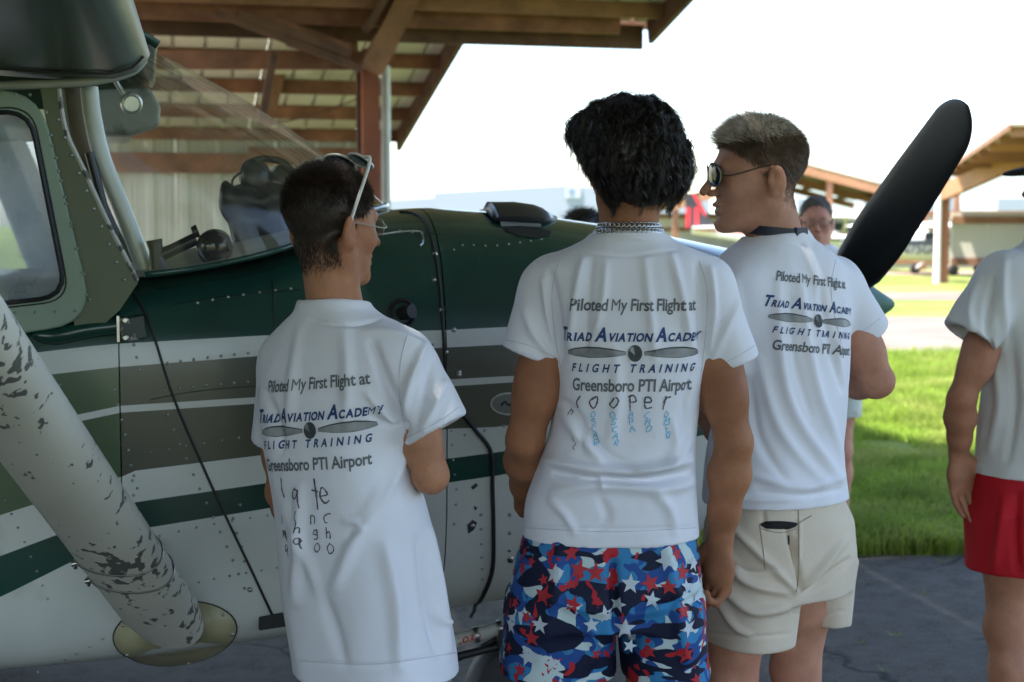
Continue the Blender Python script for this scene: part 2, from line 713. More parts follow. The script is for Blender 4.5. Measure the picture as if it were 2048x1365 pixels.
# unseen concrete floor behind the aeroplane, added to bounce light under the roof
fl_ = [B(-14, 7.4, 0.010), B(1.9, 7.4, 0.010), B(1.9, 14.2, 0.010), B(-14, 14.2, 0.010)]
tag(mk("bounce_floor", fl_, [(0, 1, 2, 3)], M_concrete), kind="structure")
strip("taxiway", 17.7, 25.2, 0.0, M_concrete, 0.006)
strip("concrete_path", 30.6, 34.5, 0.02, M_concrete, 0.006)
strip("dirt_strip", 46.0, 50.5, 0.0, M_dirt, 0.006)

# grass blades: thick near the apron, thinning out beyond
M_blade = mat("grass_blade", (0.19, 0.27, 0.035), rough=0.6, var=0.4, vscale=3.0, spec=0.2, trans=0.5,
              color2=(0.30, 0.33, 0.08), cscale=1.3, cthr=0.47, csoft=0.2)


def blades(name, n, y0, y1, hgt, wid, seed, power=1.0, u0=1380, u1=2120):
    g = np.random.default_rng(seed)
    Y = y0 + (y1 - y0) * g.random(n) ** power
    X = ((u0 + (u1 - u0) * g.random(n)) - 1024) / FPX * Y
    cl = vnoise(np.stack([X * 2.2, Y * 2.2, 0 * X], 1))
    keep = cl > -0.75
    X, Y, cl = X[keep], Y[keep], cl[keep]
    n = len(X)
    Y = Y + 0.03 * (X - 2)
    h = hgt * (0.55 + 0.9 * g.random(n)) * (1 + 0.35 * cl)
    an = g.random(n) * 2 * math.pi
    lean = 0.25 + 0.9 * g.random(n)
    dx, dy = np.cos(an), np.sin(an)
    w = wid * (0.6 + 0.8 * g.random(n))
    a2 = g.random(n) * 2 * math.pi
    px_, py_ = np.cos(a2) * w, np.sin(a2) * w
    V = np.zeros((n, 5, 3))
    V[:, 0] = np.stack([X - px_, Y - py_, 0 * X], 1)
    V[:, 1] = np.stack([X + px_, Y + py_, 0 * X], 1)
    mx, my, mz = X + dx * lean * h * 0.3, Y + dy * lean * h * 0.3, h * 0.62
    V[:, 2] = np.stack([mx + px_ * 0.8, my + py_ * 0.8, mz], 1)
    V[:, 3] = np.stack([mx - px_ * 0.8, my - py_ * 0.8, mz], 1)
    V[:, 4] = np.stack([X + dx * lean * h * 0.95, Y + dy * lean * h * 0.95, h * (1.05 - 0.3 * lean)], 1)
    b = np.arange(n)[:, None] * 5
    q = b + np.array([[0, 1, 2, 3]])
    t = b + np.array([[3, 2, 4]])
    o = mk(name, V.reshape(-1, 3).tolist(), q.tolist() + t.tolist(), M_blade)
    return o


tag(blades("grass", 90000, 7.02, 18.0, 0.085, 0.0035, 3, 1.5), "long green grass growing beyond the asphalt apron", "grass", kind="stuff")
tag(blades("edge_grass", 3500, 6.93, 7.3, 0.11, 0.003, 9, 1.6), "ragged tufts of grass creeping over the asphalt edge", "grass", kind="stuff")
# little weeds in the asphalt cracks
wd = MB()
g = np.random.default_rng(5)
for (u, v) in [(1735, 1170), (1850, 1190), (1725, 1290), (1790, 1275), (1430, 1335), (1885, 1125), (1700, 1235), (1990, 1180), (1770, 1345), (1420, 1345), (1905, 1118), (1760, 1140)]:
    c = G(u, v)
    for k in range(7):
        an = g.random() * 6.28
        L = 0.02 + 0.03 * g.random()
        d = np.array([math.cos(an), math.sin(an), 0])
        s_ = np.array([-d[1], d[0], 0]) * 0.003
        wd.add([c - s_, c + s_, c + d * L + np.array([0, 0, L * 0.5])], [(0, 1, 2)])
tag(wd.build("weeds", M_blade), "small weeds sprouting from cracks in the asphalt", "weeds", kind="stuff")

# ================================================================ the timber shed over the aeroplane
M_timber = mat("timber_red", (0.23, 0.105, 0.06), rough=0.8, var=0.35, vscale=5, stretch=(1, 1, 1), bump=0.25, bscale=40, color2=(0.13, 0.055, 0.03), cscale=3, cthr=0.5, csoft=0.2)
M_timber2 = mat("timber_tan", (0.24, 0.125, 0.068), rough=0.8, var=0.3, vscale=5, bump=0.25, bscale=40, color2=(0.19, 0.09, 0.045), cscale=2.5, cthr=0.52, csoft=0.2)
M_timberd = mat("timber_dark", (0.11, 0.058, 0.036), rough=0.85, var=0.3, vscale=6, bump=0.2)
M_sheet = mat("roof_sheet", (0.66, 0.66, 0.53), rough=0.55, var=0.12, vscale=2.0, color2=(0.38, 0.37, 0.28), cscale=1.5, cthr=0.56, csoft=0.15)
M_wall = mat("wall_sheet", (0.56, 0.55, 0.47), rough=0.5, var=0.08, vscale=2.0, color2=(0.42, 0.40, 0.33), cscale=1.1, cthr=0.58, csoft=0.15)
M_ply = mat("plywood", (0.26, 0.15, 0.08), rough=0.8, var=0.25, vscale=6)
M_white = mat("white_paint", (0.72, 0.72, 0.70), rough=0.45, var=0.06)

EAVE_B, EAVE_Z, SLOPE, JOG_B, RIDGE_B, NEAR_B = 14.06, 2.42, 0.235, 11.13, 6.0, -4.0


def roof_z(b):
    if b >= RIDGE_B:
        return EAVE_Z + SLOPE * (EAVE_B - b)
    return EAVE_Z + SLOPE * (EAVE_B - RIDGE_B) - 0.12 * (RIDGE_B - b)


shed = empty("aircraft_shelter", tuple(B(0, 8, 0)))
tag(shed, "open timber aircraft shelter with ribbed metal roof over the green aeroplane", "shelter")


def shed_part(mb, name, m):
    return mb.build(name, m, shed, world_coords=True)


def roof_sheet(a0, a1, b0, b1):
    """one ribbed sheet; ribs stand up so the underside shows grooves"""
    prof = [(0.0, 0.0)]
    x = 0.0
    while x < a1 - a0 - 0.05:
        prof += [(x + 0.005, 0.03), (x + 0.028, 0.03), (x + 0.033, 0.0)]
        nxt = min(x + 0.245, a1 - a0)
        prof.append((nxt, 0.0))
        x = nxt
    v, f = [], []
    for (p, h) in prof:
        for b in (b0, b1):
            v.append(B(a0 + p, b, roof_z(b) + h))
    for k in range(len(prof) - 1):
        f.append((2 * k, 2 * k + 1, 2 * k + 3, 2 * k + 2))
    return mk("roof_sheet", v, f, M_sheet, shed, world_coords=True)


def sheets(a0, a1, b0, b1):
    a = a0
    while a < a1 - 0.05:
        roof_sheet(a, min(a + 0.978, a1), b0, b1)
        a += 0.98


A_L, A_N, A_J, A_R = -0.95, -6.4, 2.40, 3.86
sheets(A_L, A_J, JOG_B, EAVE_B + 0.05)
sheets(A_L, A_R, RIDGE_B + 0.002, JOG_B - 0.002)
sheets(A_N, A_R, NEAR_B, RIDGE_B - 0.002)  # unseen near slope, lengthened behind the camera to cut light from there


def purlin(b, a0, a1, m=None):
    z = roof_z(b)
    mb = MB()
    mb.bar(B(a0, b, z - 0.058), B(a1, b, z - 0.058), 0.045, 0.112)
    return shed_part(mb, "purlin", m or random.choice([M_timber, M_timber, M_timber2]))


for b in (14.0, 13.34, 12.66, 11.98, 11.36):
    purlin(b, A_L, A_J - 0.02, M_timber)
for b in (10.75, 10.2, 9.6, 9.0, 8.4, 7.8, 7.2, 6.6):
    purlin(b, A_L, A_R - 0.02, M_timber2)
for b in (5.4, 4.7, 4.0, 3.3, 2.6, 1.9, 1.2, 0.5, -0.4, -1.3, -2.2, -3.1, -3.9):
    purlin(b, A_N, A_R - 0.02)
# fascia boards along the rakes and the step
for (a0, b0, a1, b1) in ((A_J, JOG_B + 0.05, A_J, EAVE_B), (A_R, RIDGE_B, A_R, JOG_B - 0.03), (A_R, NEAR_B, A_R, RIDGE_B)):
    mb = MB()
    mb.bar(B(a0, b0, roof_z(b0) - 0.075), B(a1, b1, roof_z(b1) - 0.075), 0.04, 0.21)
    shed_part(mb, "rake_board", M_timberd)
    mb = MB()
    mb.bar(B(a0 + 0.035, b0, roof_z(b0) - 0.0), B(a1 + 0.035, b1, roof_z(b1) - 0.0), 0.02, 0.08)
    shed_part(mb, "metal_trim", M_sheet)
zj = roof_z(JOG_B)
mb = MB()
mb.bar(B(A_L, JOG_B, zj - 0.12), B(A_R - 0.05, JOG_B, zj - 0.12), 0.05, 0.18)
shed_part(mb, "header_beam", M_timberd)
mb = MB()
mb.bar(B(A_L, JOG_B - 0.2, zj - 0.06), B(A_R - 0.3, JOG_B - 0.2, zj - 0.06), 0.05, 0.13)
shed_part(mb, "header_beam", M_timber)
mb = MB()
mb.bar(B(A_L, JOG_B - 0.10, zj - 0.42), B(1.72, JOG_B - 0.10, zj - 0.36), 0.07, 0.13)
shed_part(mb, "header_beam", M_timber)


def HB(u, v, b):
    r = ray(u, v)
    return _eye + r * (b / (r @ NV))


# the corner post, its pale pipe and the braces around it
p = HB(742, 420, JOG_B)
mb = MB()
mb.box((p[0], p[1], 1.42), DV * 0.062, NV * 0.062, (0, 0, 1.42))
bevel(shed_part(mb, "post", mat("post_red", (0.24, 0.075, 0.038), rough=0.75, var=0.25, vscale=4, bump=0.2)), 0.006)
p = HB(728, 420, JOG_B + 0.15)
mb = MB()
mb.box((p[0], p[1], 1.4), DV * 0.05, NV * 0.05, (0, 0, 1.4))
shed_part(mb, "post", M_timberd)
q = HB(773, 420, JOG_B + 0.25)
mb = MB()
mb.tube([(q[0], q[1], 0), (q[0], q[1], 2.75)], 0.035, 12)
autosmooth(shed_part(mb, "pipe", mat("pipe_grey", (0.55, 0.57, 0.56), rough=0.4, var=0.08)))
for pts, w, h, m in (
        (((822, -20), (742, 140)), 0.16, 0.20, M_timber2),
        (((800, -60), (733, 60)), 0.05, 0.2, M_timberd),
        (((566, 108), (533, 250)), 0.10, 0.14, M_timber2),
        (((548, 108), (521, 250)), 0.05, 0.12, M_timberd),
        (((430, 25), (722, 138)), 0.05, 0.05, M_timberd),
        (((480, 30), (700, 110)), 0.06, 0.08, M_timberd),
        (((540, 40), (700, 96)), 0.05, 0.045, M_timber)):
    bb = JOG_B - 0.36 - 0.08 * random.random() if h > 0.15 or w < 0.07 else 12.6
    mb = MB()
    mb.bar(HB(*pts[0], bb), HB(*pts[1], bb), w, h, up=NV)
    shed_part(mb, "brace", m)
c = [HB(572, 45, JOG_B + 0.1), HB(716, 45, JOG_B + 0.1), HB(716, 140, JOG_B + 0.1), HB(572, 92, JOG_B + 0.1)]
mb = MB()
mb.add(c + [x + NV * 0.02 for x in c], [(0, 1, 2, 3), (7, 6, 5, 4), (0, 4, 5, 1), (1, 5, 6, 2), (2, 6, 7, 3), (3, 7, 4, 0)])
shed_part(mb, "gusset_panel", M_ply)
# electric cable sagging under the purlins
mb = MB()
mb.tube(spline([HB(545, 248, 12.3), HB(620, 232, 12.3), HB(690, 208, 12.2), HB(728, 192, 11.4)], 14), 0.007, 6)
shed_part(mb, "cable", M_timberd)

# rear wall of upright ribbed sheets on brown girts
WA0, WA1 = -0.55, 2.18
a = WA0
while a < WA1 - 0.05:
    a1 = min(a + 0.90, WA1)
    prof, x = [(a, 0)], a
    while x < a1 - 0.02:
        nxt = min(x + 0.30, a1)
        prof += [(x + 0.03, 0), (x + 0.05, 0.03), (x + 0.10, 0.03), (x + 0.12, 0)]
        for t in (0.19, 0.24):
            if x + t + 0.02 < nxt:
                prof += [(x + t, 0), (x + t + 0.006, 0.008), (x + t + 0.014, 0.008), (x + t + 0.02, 0)]
        prof.append((nxt, 0))
        x = nxt
    v, f = [], []
    for (s_, h) in prof:
        v += [B(s_, EAVE_B - h, 0.0), B(s_, EAVE_B - h, EAVE_Z - 0.02)]
    for k in range(len(prof) - 1):
        f.append((2 * k, 2 * k + 2, 2 * k + 3, 2 * k + 1))
    mk("wall_sheet", v, f, M_wall, shed, world_coords=True)
    a = a1 + 0.002
for (z0, z1, aa, ab) in ((2.10, 2.26, 1.0, WA1), (1.90, 2.04, 1.5, WA1), (0.5, 0.64, WA0, WA1), (2.02, 2.20, WA0, 1.0)):
    mb = MB()
    mb.bar(B(aa, EAVE_B - 0.06, (z0 + z1) / 2), B(ab, EAVE_B - 0.06, (z0 + z1) / 2), 0.045, z1 - z0)
    shed_part(mb, "girt", M_timber)
for aa in (WA0 - 0.05, WA1 + 0.06):
    mb = MB()
    mb.box(B(aa, EAVE_B - 0.02, 1.2), DV * 0.06, NV * 0.06, (0, 0, 1.2))
    shed_part(mb, "post", M_timber)
for (aa, bb) in ((-6.2, RIDGE_B - 0.1), (-6.2, -3.8), (3.6, -3.8)):
    mb = MB()
    zt = roof_z(bb) - 0.1
    mb.box(B(aa, bb, zt / 2), DV * 0.07, NV * 0.07, (0, 0, zt / 2))
    shed_part(mb, "post", M_timber)

mb = MB()
mb.bar(B(A_J - 0.1, JOG_B + 0.03, zj + 0.01), B(A_R + 0.02, JOG_B + 0.03, zj + 0.01), 0.03, 0.13)
shed_part(mb, "fascia_board", M_timber2)
bb = -3.9  # unseen left partition, added to darken that side
while bb < 5.8:
    mb = MB()
    b1_ = min(bb + 0.9, 5.85)
    zt = min(roof_z(bb), roof_z(b1_)) - 0.08
    mb.box(B(-6.3, (bb + b1_) / 2, zt / 2), DV * 0.01, NV * (b1_ - bb) / 2, (0, 0, zt / 2))
    shed_part(mb, "wall_sheet", M_wall)
    bb = b1_ + 0.004

# ================================================================ the pale building beyond
bld = empty("pale_hangar_building", (0, 112, 0))
tag(bld, "long white metal hangar building far beyond the aeroplane's nose", "building")
YB = 110.0
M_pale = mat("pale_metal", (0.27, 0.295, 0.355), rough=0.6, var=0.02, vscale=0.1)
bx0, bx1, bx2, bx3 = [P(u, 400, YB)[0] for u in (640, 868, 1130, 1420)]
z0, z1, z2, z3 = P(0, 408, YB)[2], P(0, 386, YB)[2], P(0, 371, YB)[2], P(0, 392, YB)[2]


def upright(name, poly, y0, y1, m, parent):
    n = len(poly)
    v = [(x, y0, z) for x, z in poly] + [(x, y1, z) for x, z in poly]
    f = [tuple(range(n)), tuple(range(2 * n - 1, n - 1, -1))] + [(k, k + n, (k + 1) % n + n, (k + 1) % n) for k in range(n)]
    return mk(name, v, f, m, parent, world_coords=True)


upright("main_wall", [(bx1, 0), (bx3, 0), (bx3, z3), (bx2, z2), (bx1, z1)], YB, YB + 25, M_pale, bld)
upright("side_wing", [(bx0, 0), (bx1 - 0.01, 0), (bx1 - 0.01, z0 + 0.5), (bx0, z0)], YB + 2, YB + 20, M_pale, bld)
pp = P(1101, 365, YB)
mb = MB()
mb.lathe((pp[0], YB + 4, z2 - 0.4), (0, 0, 1), [(0, 0.22), (0.9, 0.16), (1.0, 0.3), (1.25, 0.3), (1.3, 0.1)], 12)
mb.build("roof_vent", M_white, bld, world_coords=True)
sg = P(1146, 385, YB - 0.1)
mb = MB()
mb.box((sg[0], YB - 0.08, sg[2]), (0.55, 0, 0), (0, 0.05, 0), (0, 0, 0.42))
mb.box((sg[0] - 0.1, YB - 0.14, sg[2] + 0.05), (0.22, 0, 0), (0, 0.02, 0), (0, 0, 0.2), 1)
mb.build("wall_sign", [mat("sign_grey", (0.40, 0.43, 0.50), var=0.1), mat("sign_blue", (0.18, 0.22, 0.34), var=0.1)], bld, world_coords=True)
k = 0
xx = bx1 + 0.8
while xx < bx3:
    mb = MB()
    mb.box((xx, YB - 0.03, 1.3), (0.05, 0, 0), (0, 0.025, 0), (0, 0, 1.3))
    mb.build("wall_seam", M_pale, bld, world_coords=True)
    xx += 1.2

# second pale building closing the view on the right
bl2 = empty("low_white_building", (40, 150, 0))
tag(bl2, "low white building seen through the far right shelter", "building")
w2 = [P(u, 400, 140)[0] for u in (1450, 2400)]
upright("wall", [(w2[0], 0), (w2[1], 0), (w2[1], 5.3), ((w2[0] + w2[1]) / 2, 6.4), (w2[0], 4.6)], 140, 160, mat("pale_metal_b", (0.62, 0.64, 0.66), var=0.03), bl2)
for k in range(6):
    xk = w2[0] + 8 + k * 6.2
    mb = MB()
    mb.box((xk, 139.95, 3.4), (1.3, 0, 0), (0, 0.05, 0), (0, 0, 0.6))
    mb.build("window", mat("far_window", (0.25, 0.28, 0.33), var=0.1), bl2, world_coords=True)

# ================================================================ far shelters with parked aeroplanes
M_ftimber = mat("far_timber", (0.32, 0.16, 0.08), rough=0.8, var=0.2, vscale=1.0)
M_ftimber2 = mat("far_timber_brown", (0.23, 0.11, 0.06), rough=0.8, var=0.2, vscale=1.0)
M_froof = mat("far_roof_sheet", (0.42, 0.33, 0.22), rough=0.6, var=0.1, vscale=0.6)
M_fwall = mat("far_wall_sheet", (0.50, 0.47, 0.40), rough=0.6, var=0.08, vscale=0.5)


def far_shelter(name, label, Y0, depth, uL, vL, uR, vR, uE, vE, wall_us, posts):
    """gabled open shelter: left eave, ridge, right eave given by photo position at its front"""
    L, Rg, E = P(uL, vL, Y0), P(uR, vR, Y0), P(uE, vE, Y0)
    o = empty(name, (float(Rg[0]), Y0 + depth / 2, 0))
    tag(o, label, "shelter")
    for (p, q) in ((L, Rg), (Rg, E)):
        n = max(2, int(abs(q[0] - p[0]) / 1.0))
        for k in range(n):
            a, b = p + (q - p) * k / n, p + (q - p) * (k + 0.985) / n
            v = []
            for yy in (Y0, Y0 + depth):
                v += [(a[0], yy, a[2]), (b[0], yy, b[2]), (b[0], yy, b[2] + 0.05), (a[0], yy, a[2] + 0.05)]
            mk("roof_sheet", v, [(0, 1, 5, 4), (2, 3, 7, 6), (0, 3, 2, 1), (4, 5, 6, 7), (1, 2, 6, 5), (0, 4, 7, 3)], M_froof, o, world_coords=True)
        nb = max(3, int(abs(q[0] - p[0]) / 1.4))
        for k in range(nb):
            c_ = p + (q - p) * (k + 0.5) / nb
            mb = MB()
            mb.bar((c_[0], Y0 + 0.1, c_[2] - 0.1), (c_[0], Y0 + depth - 0.1, c_[2] - 0.1), 0.06, 0.16)
            mb.build("purlin", M_ftimber2, o, world_coords=True)
        for yy in (Y0 + 0.05, Y0 + depth * 0.5, Y0 + depth - 0.05):
            mb = MB()
            mb.bar((p[0], yy, p[2] - 0.24), (q[0], yy, q[2] - 0.24), 0.12, 0.30)
            mb.build("rafter", M_ftimber, o, world_coords=True)
    for (u, w_, m) in posts:
        x = P(u, 450, Y0)[0]
        t = (x - L[0]) / (Rg[0] - L[0]) if x < Rg[0] else None
        zt = L[2] + (Rg[2] - L[2]) * t if t is not None else Rg[2] + (E[2] - Rg[2]) * (x - Rg[0]) / (E[0] - Rg[0])
        mb = MB()
        mb.box((x, Y0 + 0.22, (zt - 0.2) / 2), (w_ / 2, 0, 0), (0, w_ / 2, 0), (0, 0, (zt - 0.2) / 2))
        mb.build("post", m, o, world_coords=True)
    Yw = Y0 + depth - 0.3
    x0, x1 = P(wall_us[0], 450, Yw)[0], P(wall_us[1], 450, Yw)[0]
    zt = min(L[2], E[2]) - wall_us[2]
    n = max(3, int((x1 - x0) / 1.0))
    for k in range(n):
        a, b = x0 + (x1 - x0) * k / n, x0 + (x1 - x0) * (k + 0.985) / n
        mb = MB()
        mb.box(((a + b) / 2, Yw, zt / 2), ((b - a) / 2, 0, 0), (0, 0.03, 0), (0, 0, zt / 2))
        mb.build("wall_sheet", M_fwall, o, world_coords=True)
    for zz in (0.35, zt - 0.15, zt * 0.5 + 0.3):
        mb = MB()
        mb.bar((x0, Yw - 0.06, zz), (x1, Yw - 0.06, zz), 0.06, 0.16)
        mb.build("girt", M_ftimber2, o, world_coords=True)
    return o


far_shelter("aircraft_shelter", "far brown gabled aircraft shelter with pale rear wall behind the blond man", 58.0, 12.0,
            1335, 404, 1600, 326, 1850, 392, (1300, 1760, 0.35),
            [(1352, 0.22, M_ftimber2), (1660, 0.22, M_ftimber2), (1843, 0.22, M_ftimber2)])
sh2 = empty("aircraft_shelter", (14.0, 36.0, 0))
tag(sh2, "far orange timber aircraft shelter on the right behind the propeller blade", "shelter")


def SB(t, w):
    """roof corner grid: t along the left rake (near to far), w metres to the right"""
    n_ = P(2022, 252, 29.0)
    f_ = P(1893, 341, 42.0)
    q_ = n_ + (f_ - n_) * t
    return q_ + np.array([w * 0.985, -w * 0.03, 0])


NW = 13.0
for k in range(13):
    v = [SB(0, k), SB(0, k + 0.985), SB(1, k + 0.985), SB(1, k)]
    v = v + [q_ + np.array([0, 0, 0.05]) for q_ in v]
    mk("roof_sheet", v, [(0, 1, 2, 3), (7, 6, 5, 4), (0, 4, 5, 1), (1, 5, 6, 2), (2, 6, 7, 3), (3, 7, 4, 0)], M_froof, sh2, world_coords=True)
for k in range(8):
    t = 0.02 + 0.96 * k / 7
    mb = MB()
    mb.bar(SB(t, 0.05) - np.array([0, 0, 0.10]), SB(t, NW) - np.array([0, 0, 0.10]), 0.08, 0.18)
    mb.build("purlin", [M_ftimber, M_ftimber2][k % 2], sh2, world_coords=True)
mb = MB()
mb.bar(SB(0, -0.03) - np.array([0, 0, 0.03]), SB(1, -0.03) - np.array([0, 0, 0.03]), 0.05, 0.12)
mb.build("rake_board", M_ftimber2, sh2, world_coords=True)
for (u0, v0, u1, v1, y0, y1, w_, h_) in ((1888, 385, 2120, 282, 40.0, 36.0, 0.2, 0.42), (1888, 372, 1800, 398, 40.2, 44.0, 0.2, 0.3)):
    mb = MB()
    mb.bar(P(u0, v0, y0), P(u1, v1, y1), w_, h_)
    mb.build("rafter", M_ftimber, sh2, world_coords=True)
x = P(1889, 450, 40)[0]
mb = MB()
mb.box((x, 40.22, 1.43), (0.15, 0, 0), (0, 0.15, 0), (0, 0, 1.43))
mb.build("post", mat("post_redbrown", (0.30, 0.115, 0.06), var=0.2), sh2, world_coords=True)
x = P(1876, 450, 40)[0]
mb = MB()
mb.tube([(x, 40.0, 0), (x, 40.0, 2.85)], 0.09, 10)
mb.build("pipe", M_white, sh2, world_coords=True)
x = P(1843, 450, 52)[0]
mb = MB()
mb.box((x, 52, 1.5), (0.16, 0, 0), (0, 0.15, 0), (0, 0, 1.5))
mb.build("post", M_ftimber2, sh2, world_coords=True)
Yw = 54.0
x0 = P(1712, 450, Yw)[0]
x1 = x0 + 18
n = 18
for k in range(n):
    a_, b_ = x0 + k, x0 + k + 0.985
    mb = MB()
    mb.box(((a_ + b_) / 2, Yw, 0.95), (0.4925, 0, 0), (0, 0.03, 0), (0, 0, 0.95))
    mb.build("wall_sheet", M_fwall, sh2, world_coords=True)
for zz in (0.25, 1.45, 1.95):
    mb = MB()
    mb.bar((x0, Yw - 0.08, zz), (x1, Yw - 0.08, zz), 0.06, 0.2)
    mb.build("girt", M_ftimber2, sh2, world_coords=True)
xw = P(1902, 450, 41.0)[0]
for k in range(12):
    mb = MB()
    mb.box((xw + k + 0.49, 41.0, 1.17), (0.49, 0, 0), (0, 0.03, 0), (0, 0, 0.72))
    mb.build("wall_sheet", M_fwall, sh2, world_coords=True)
for zz in (0.55, 1.68):
    mb = MB()
    mb.bar((xw, 40.92, zz), (xw + 12, 40.92, zz), 0.06, 0.2)
    mb.build("girt", M_ftimber2, sh2, world_coords=True)
for k in range(4):
    mb = MB()
    mb.box((x0 + 3.6 + 3.2 * k, Yw, 2.6), (0.09, 0, 0), (0, 0.09, 0), (0, 0, 0.65))
    mb.build("post", M_ftimber2, sh2, world_coords=True)


def far_plane(name, label, loc, yaw, stripe, fin, reg=None, scale=1.0):
    """small high-wing aeroplane; local x towards the nose"""
    o = empty(name, loc, yaw)
    tag(o, label, "airplane")
    W = mat("far_plane_white", (0.68, 0.66, 0.62), rough=0.4, var=0.04)
    st = [(-5.2, 0.06, 1.35, 0.14), (-3.5, 0.18, 1.22, 0.30), (-1.6, 0.38, 1.12, 0.52), (-0.2, 0.52, 1.12, 0.62), (1.0, 0.52, 1.02, 0.52), (2.0, 0.42, 1.0, 0.42), (2.5, 0.2, 1.02, 0.22)]
    v, f, idx = [], [], []
    n = 16
    for (x, w, zc, h) in st:
        for q in range(n):
            an = 2 * math.pi * (q + 0.5) / n
            c_, s_ = math.cos(an), math.sin(an)
            v.append((x, w * math.copysign(abs(c_) ** 0.6, c_), zc + h * math.copysign(abs(s_) ** 0.6, s_)))
    for k in range(len(st) - 1):
        for q in range(n):
            f.append((k * n + q, k * n + (q + 1) % n, (k + 1) * n + (q + 1) % n, (k + 1) * n + q))
            idx.append(1 if q in (0, n // 2 - 1, n - 1, n // 2) and False else 0)
    f += [tuple(range(n - 1, -1, -1)), tuple((len(st) - 1) * n + q for q in range(n))]
    idx += [0, 0]
    autosmooth(mk("fuselage", v, f, [W], o, idx=idx), 50)
    for sd in (-1, 1):
        mb = MB()
        vv = []
        for (x, w, zc, h) in st[:-1]:
            vv += [(x, sd * (w + 0.012), zc + 0.02), (x, sd * (w + 0.012), zc + 0.02 + 0.17 * min(1, h * 2))]
        ffs = [(2 * k, 2 * k + 2, 2 * k + 3, 2 * k + 1) for k in range(len(st) - 2)]
        mb.add(vv, ffs)
        mb.build("stripe", stripe, o)
        for (xa, xb) in ((-0.9, -0.3), (-0.2, 0.5), (0.55, 1.0)):
            mb = MB()
            mb.box(((xa + xb) / 2, sd * 0.525, 1.47), ((xb - xa) / 2, 0, 0), (0, 0.012, 0), (0, 0, 0.15))
            mb.build("window", mat("far_plane_glass", (0.03, 0.04, 0.05), rough=0.1, var=0.0), o)
        mb = MB()
        mb.bar((0.3, sd * 0.5, 0.75), (0.2, sd * 2.5, 1.85), 0.05, 0.1, up=(1, 0, 0))
        mb.build("wing_strut", W, o)
        mb = MB()
        mb.bar((-0.1, sd * 0.45, 0.6), (-0.1, sd * 1.15, 0.22), 0.05, 0.08)
        mb.build("gear_leg", W, o)
        mb = MB()
        mb.lathe((-0.1, sd * 1.1, 0.22), (0, sd, 0), [(0, 0.1), (0.02, 0.2), (0.09, 0.22), (0.16, 0.2), (0.18, 0.1)], 16)
        autosmooth(mb.build("tyre", mat("tyre_black", (0.02, 0.02, 0.02), rough=0.8), o))
        mb = MB()
        mb.add([(-5.2, 0, 1.42), (-4.3, 0, 1.42), (-4.7, sd * 1.5, 1.42), (-5.2, sd * 1.5, 1.42), (-5.2, 0, 1.48), (-4.3, 0, 1.48), (-4.7, sd * 1.5, 1.46), (-5.2, sd * 1.5, 1.46)],
               [(0, 1, 2, 3), (7, 6, 5, 4), (0, 4, 5, 1), (1, 5, 6, 2), (2, 6, 7, 3), (3, 7, 4, 0)])
        mb.build("tailplane", W, o)
    mb = MB()
    mb.lathe((1.9, 0, 0.2), (0, 1, 0), [(-0.09, 0.1), (-0.07, 0.18), (0.0, 0.2), (0.07, 0.18), (0.09, 0.1)], 16)
    autosmooth(mb.build("nose_wheel", MATS["tyre_black"], o))
    mb = MB()
    mb.tube([(1.9, 0.11, 0.2), (1.9, 0.11, 0.7)], 0.04, 8)
    mb.build("nose_leg", W, o)
    mb = MB()
    prof = [(0.9, 1.78), (0.95, 1.84), (0.75, 1.95), (0.2, 1.98), (-0.7, 1.84), (-0.7, 1.82), (0.3, 1.76)]
    n = len(prof)
    vv = [(x, -5.2, z) for x, z in prof] + [(x, 5.2, z) for x, z in prof]
    mb.add(vv, [tuple(range(n)), tuple(range(2 * n - 1, n - 1, -1))] + [(k, k + n, (k + 1) % n + n, (k + 1) % n) for k in range(n)])
    mb.build("wing", W, o)
    mb = MB()
    pr = [(-3.9, 1.4), (-4.5, 1.7), (-5.05, 2.75), (-5.5, 2.75), (-5.35, 1.4)]
    n = len(pr)
    vv = [(x, -0.04, z) for x, z in pr] + [(x, 0.04, z) for x, z in pr]
    mb.add(vv, [tuple(range(n)), tuple(range(2 * n - 1, n - 1, -1))] + [(k, k + n, (k + 1) % n + n, (k + 1) % n) for k in range(n)])
    fo = mb.build("fin", fin[0], o)
    if len(fin) > 1:
        for sd in (-1, 1):
            mb = MB()
            y = sd * 0.05
            for t in (0.0, 0.34):
                mb.add([(-5.1 - t, y, 1.45), (-4.95 - t, y, 1.45), (-4.95 - t * 0.9, y, 2.2), (-5.12 - t * 0.9, y, 2.2)], [(0, 1, 2, 3)])
            mb.add([(-4.75, y, 1.9), (-4.65, y, 1.9), (-5.1, y, 2.72), (-5.22, y, 2.72)], [(0, 1, 2, 3)])
            mb.build("fin_stripe", fin[1], fo)
    mb = MB()
    mb.lathe((2.5, 0, 1.02), (1, 0, 0), [(0, 0.17), (0.12, 0.15), (0.3, 0.02)], 14)
    mb.bar((2.58, 0, 0.1), (2.58, 0, 1.95), 0.12, 0.03, up=(1, 0, 0))
    mb.build("propeller", mat("far_prop", (0.08, 0.08, 0.08), var=0.1), o)
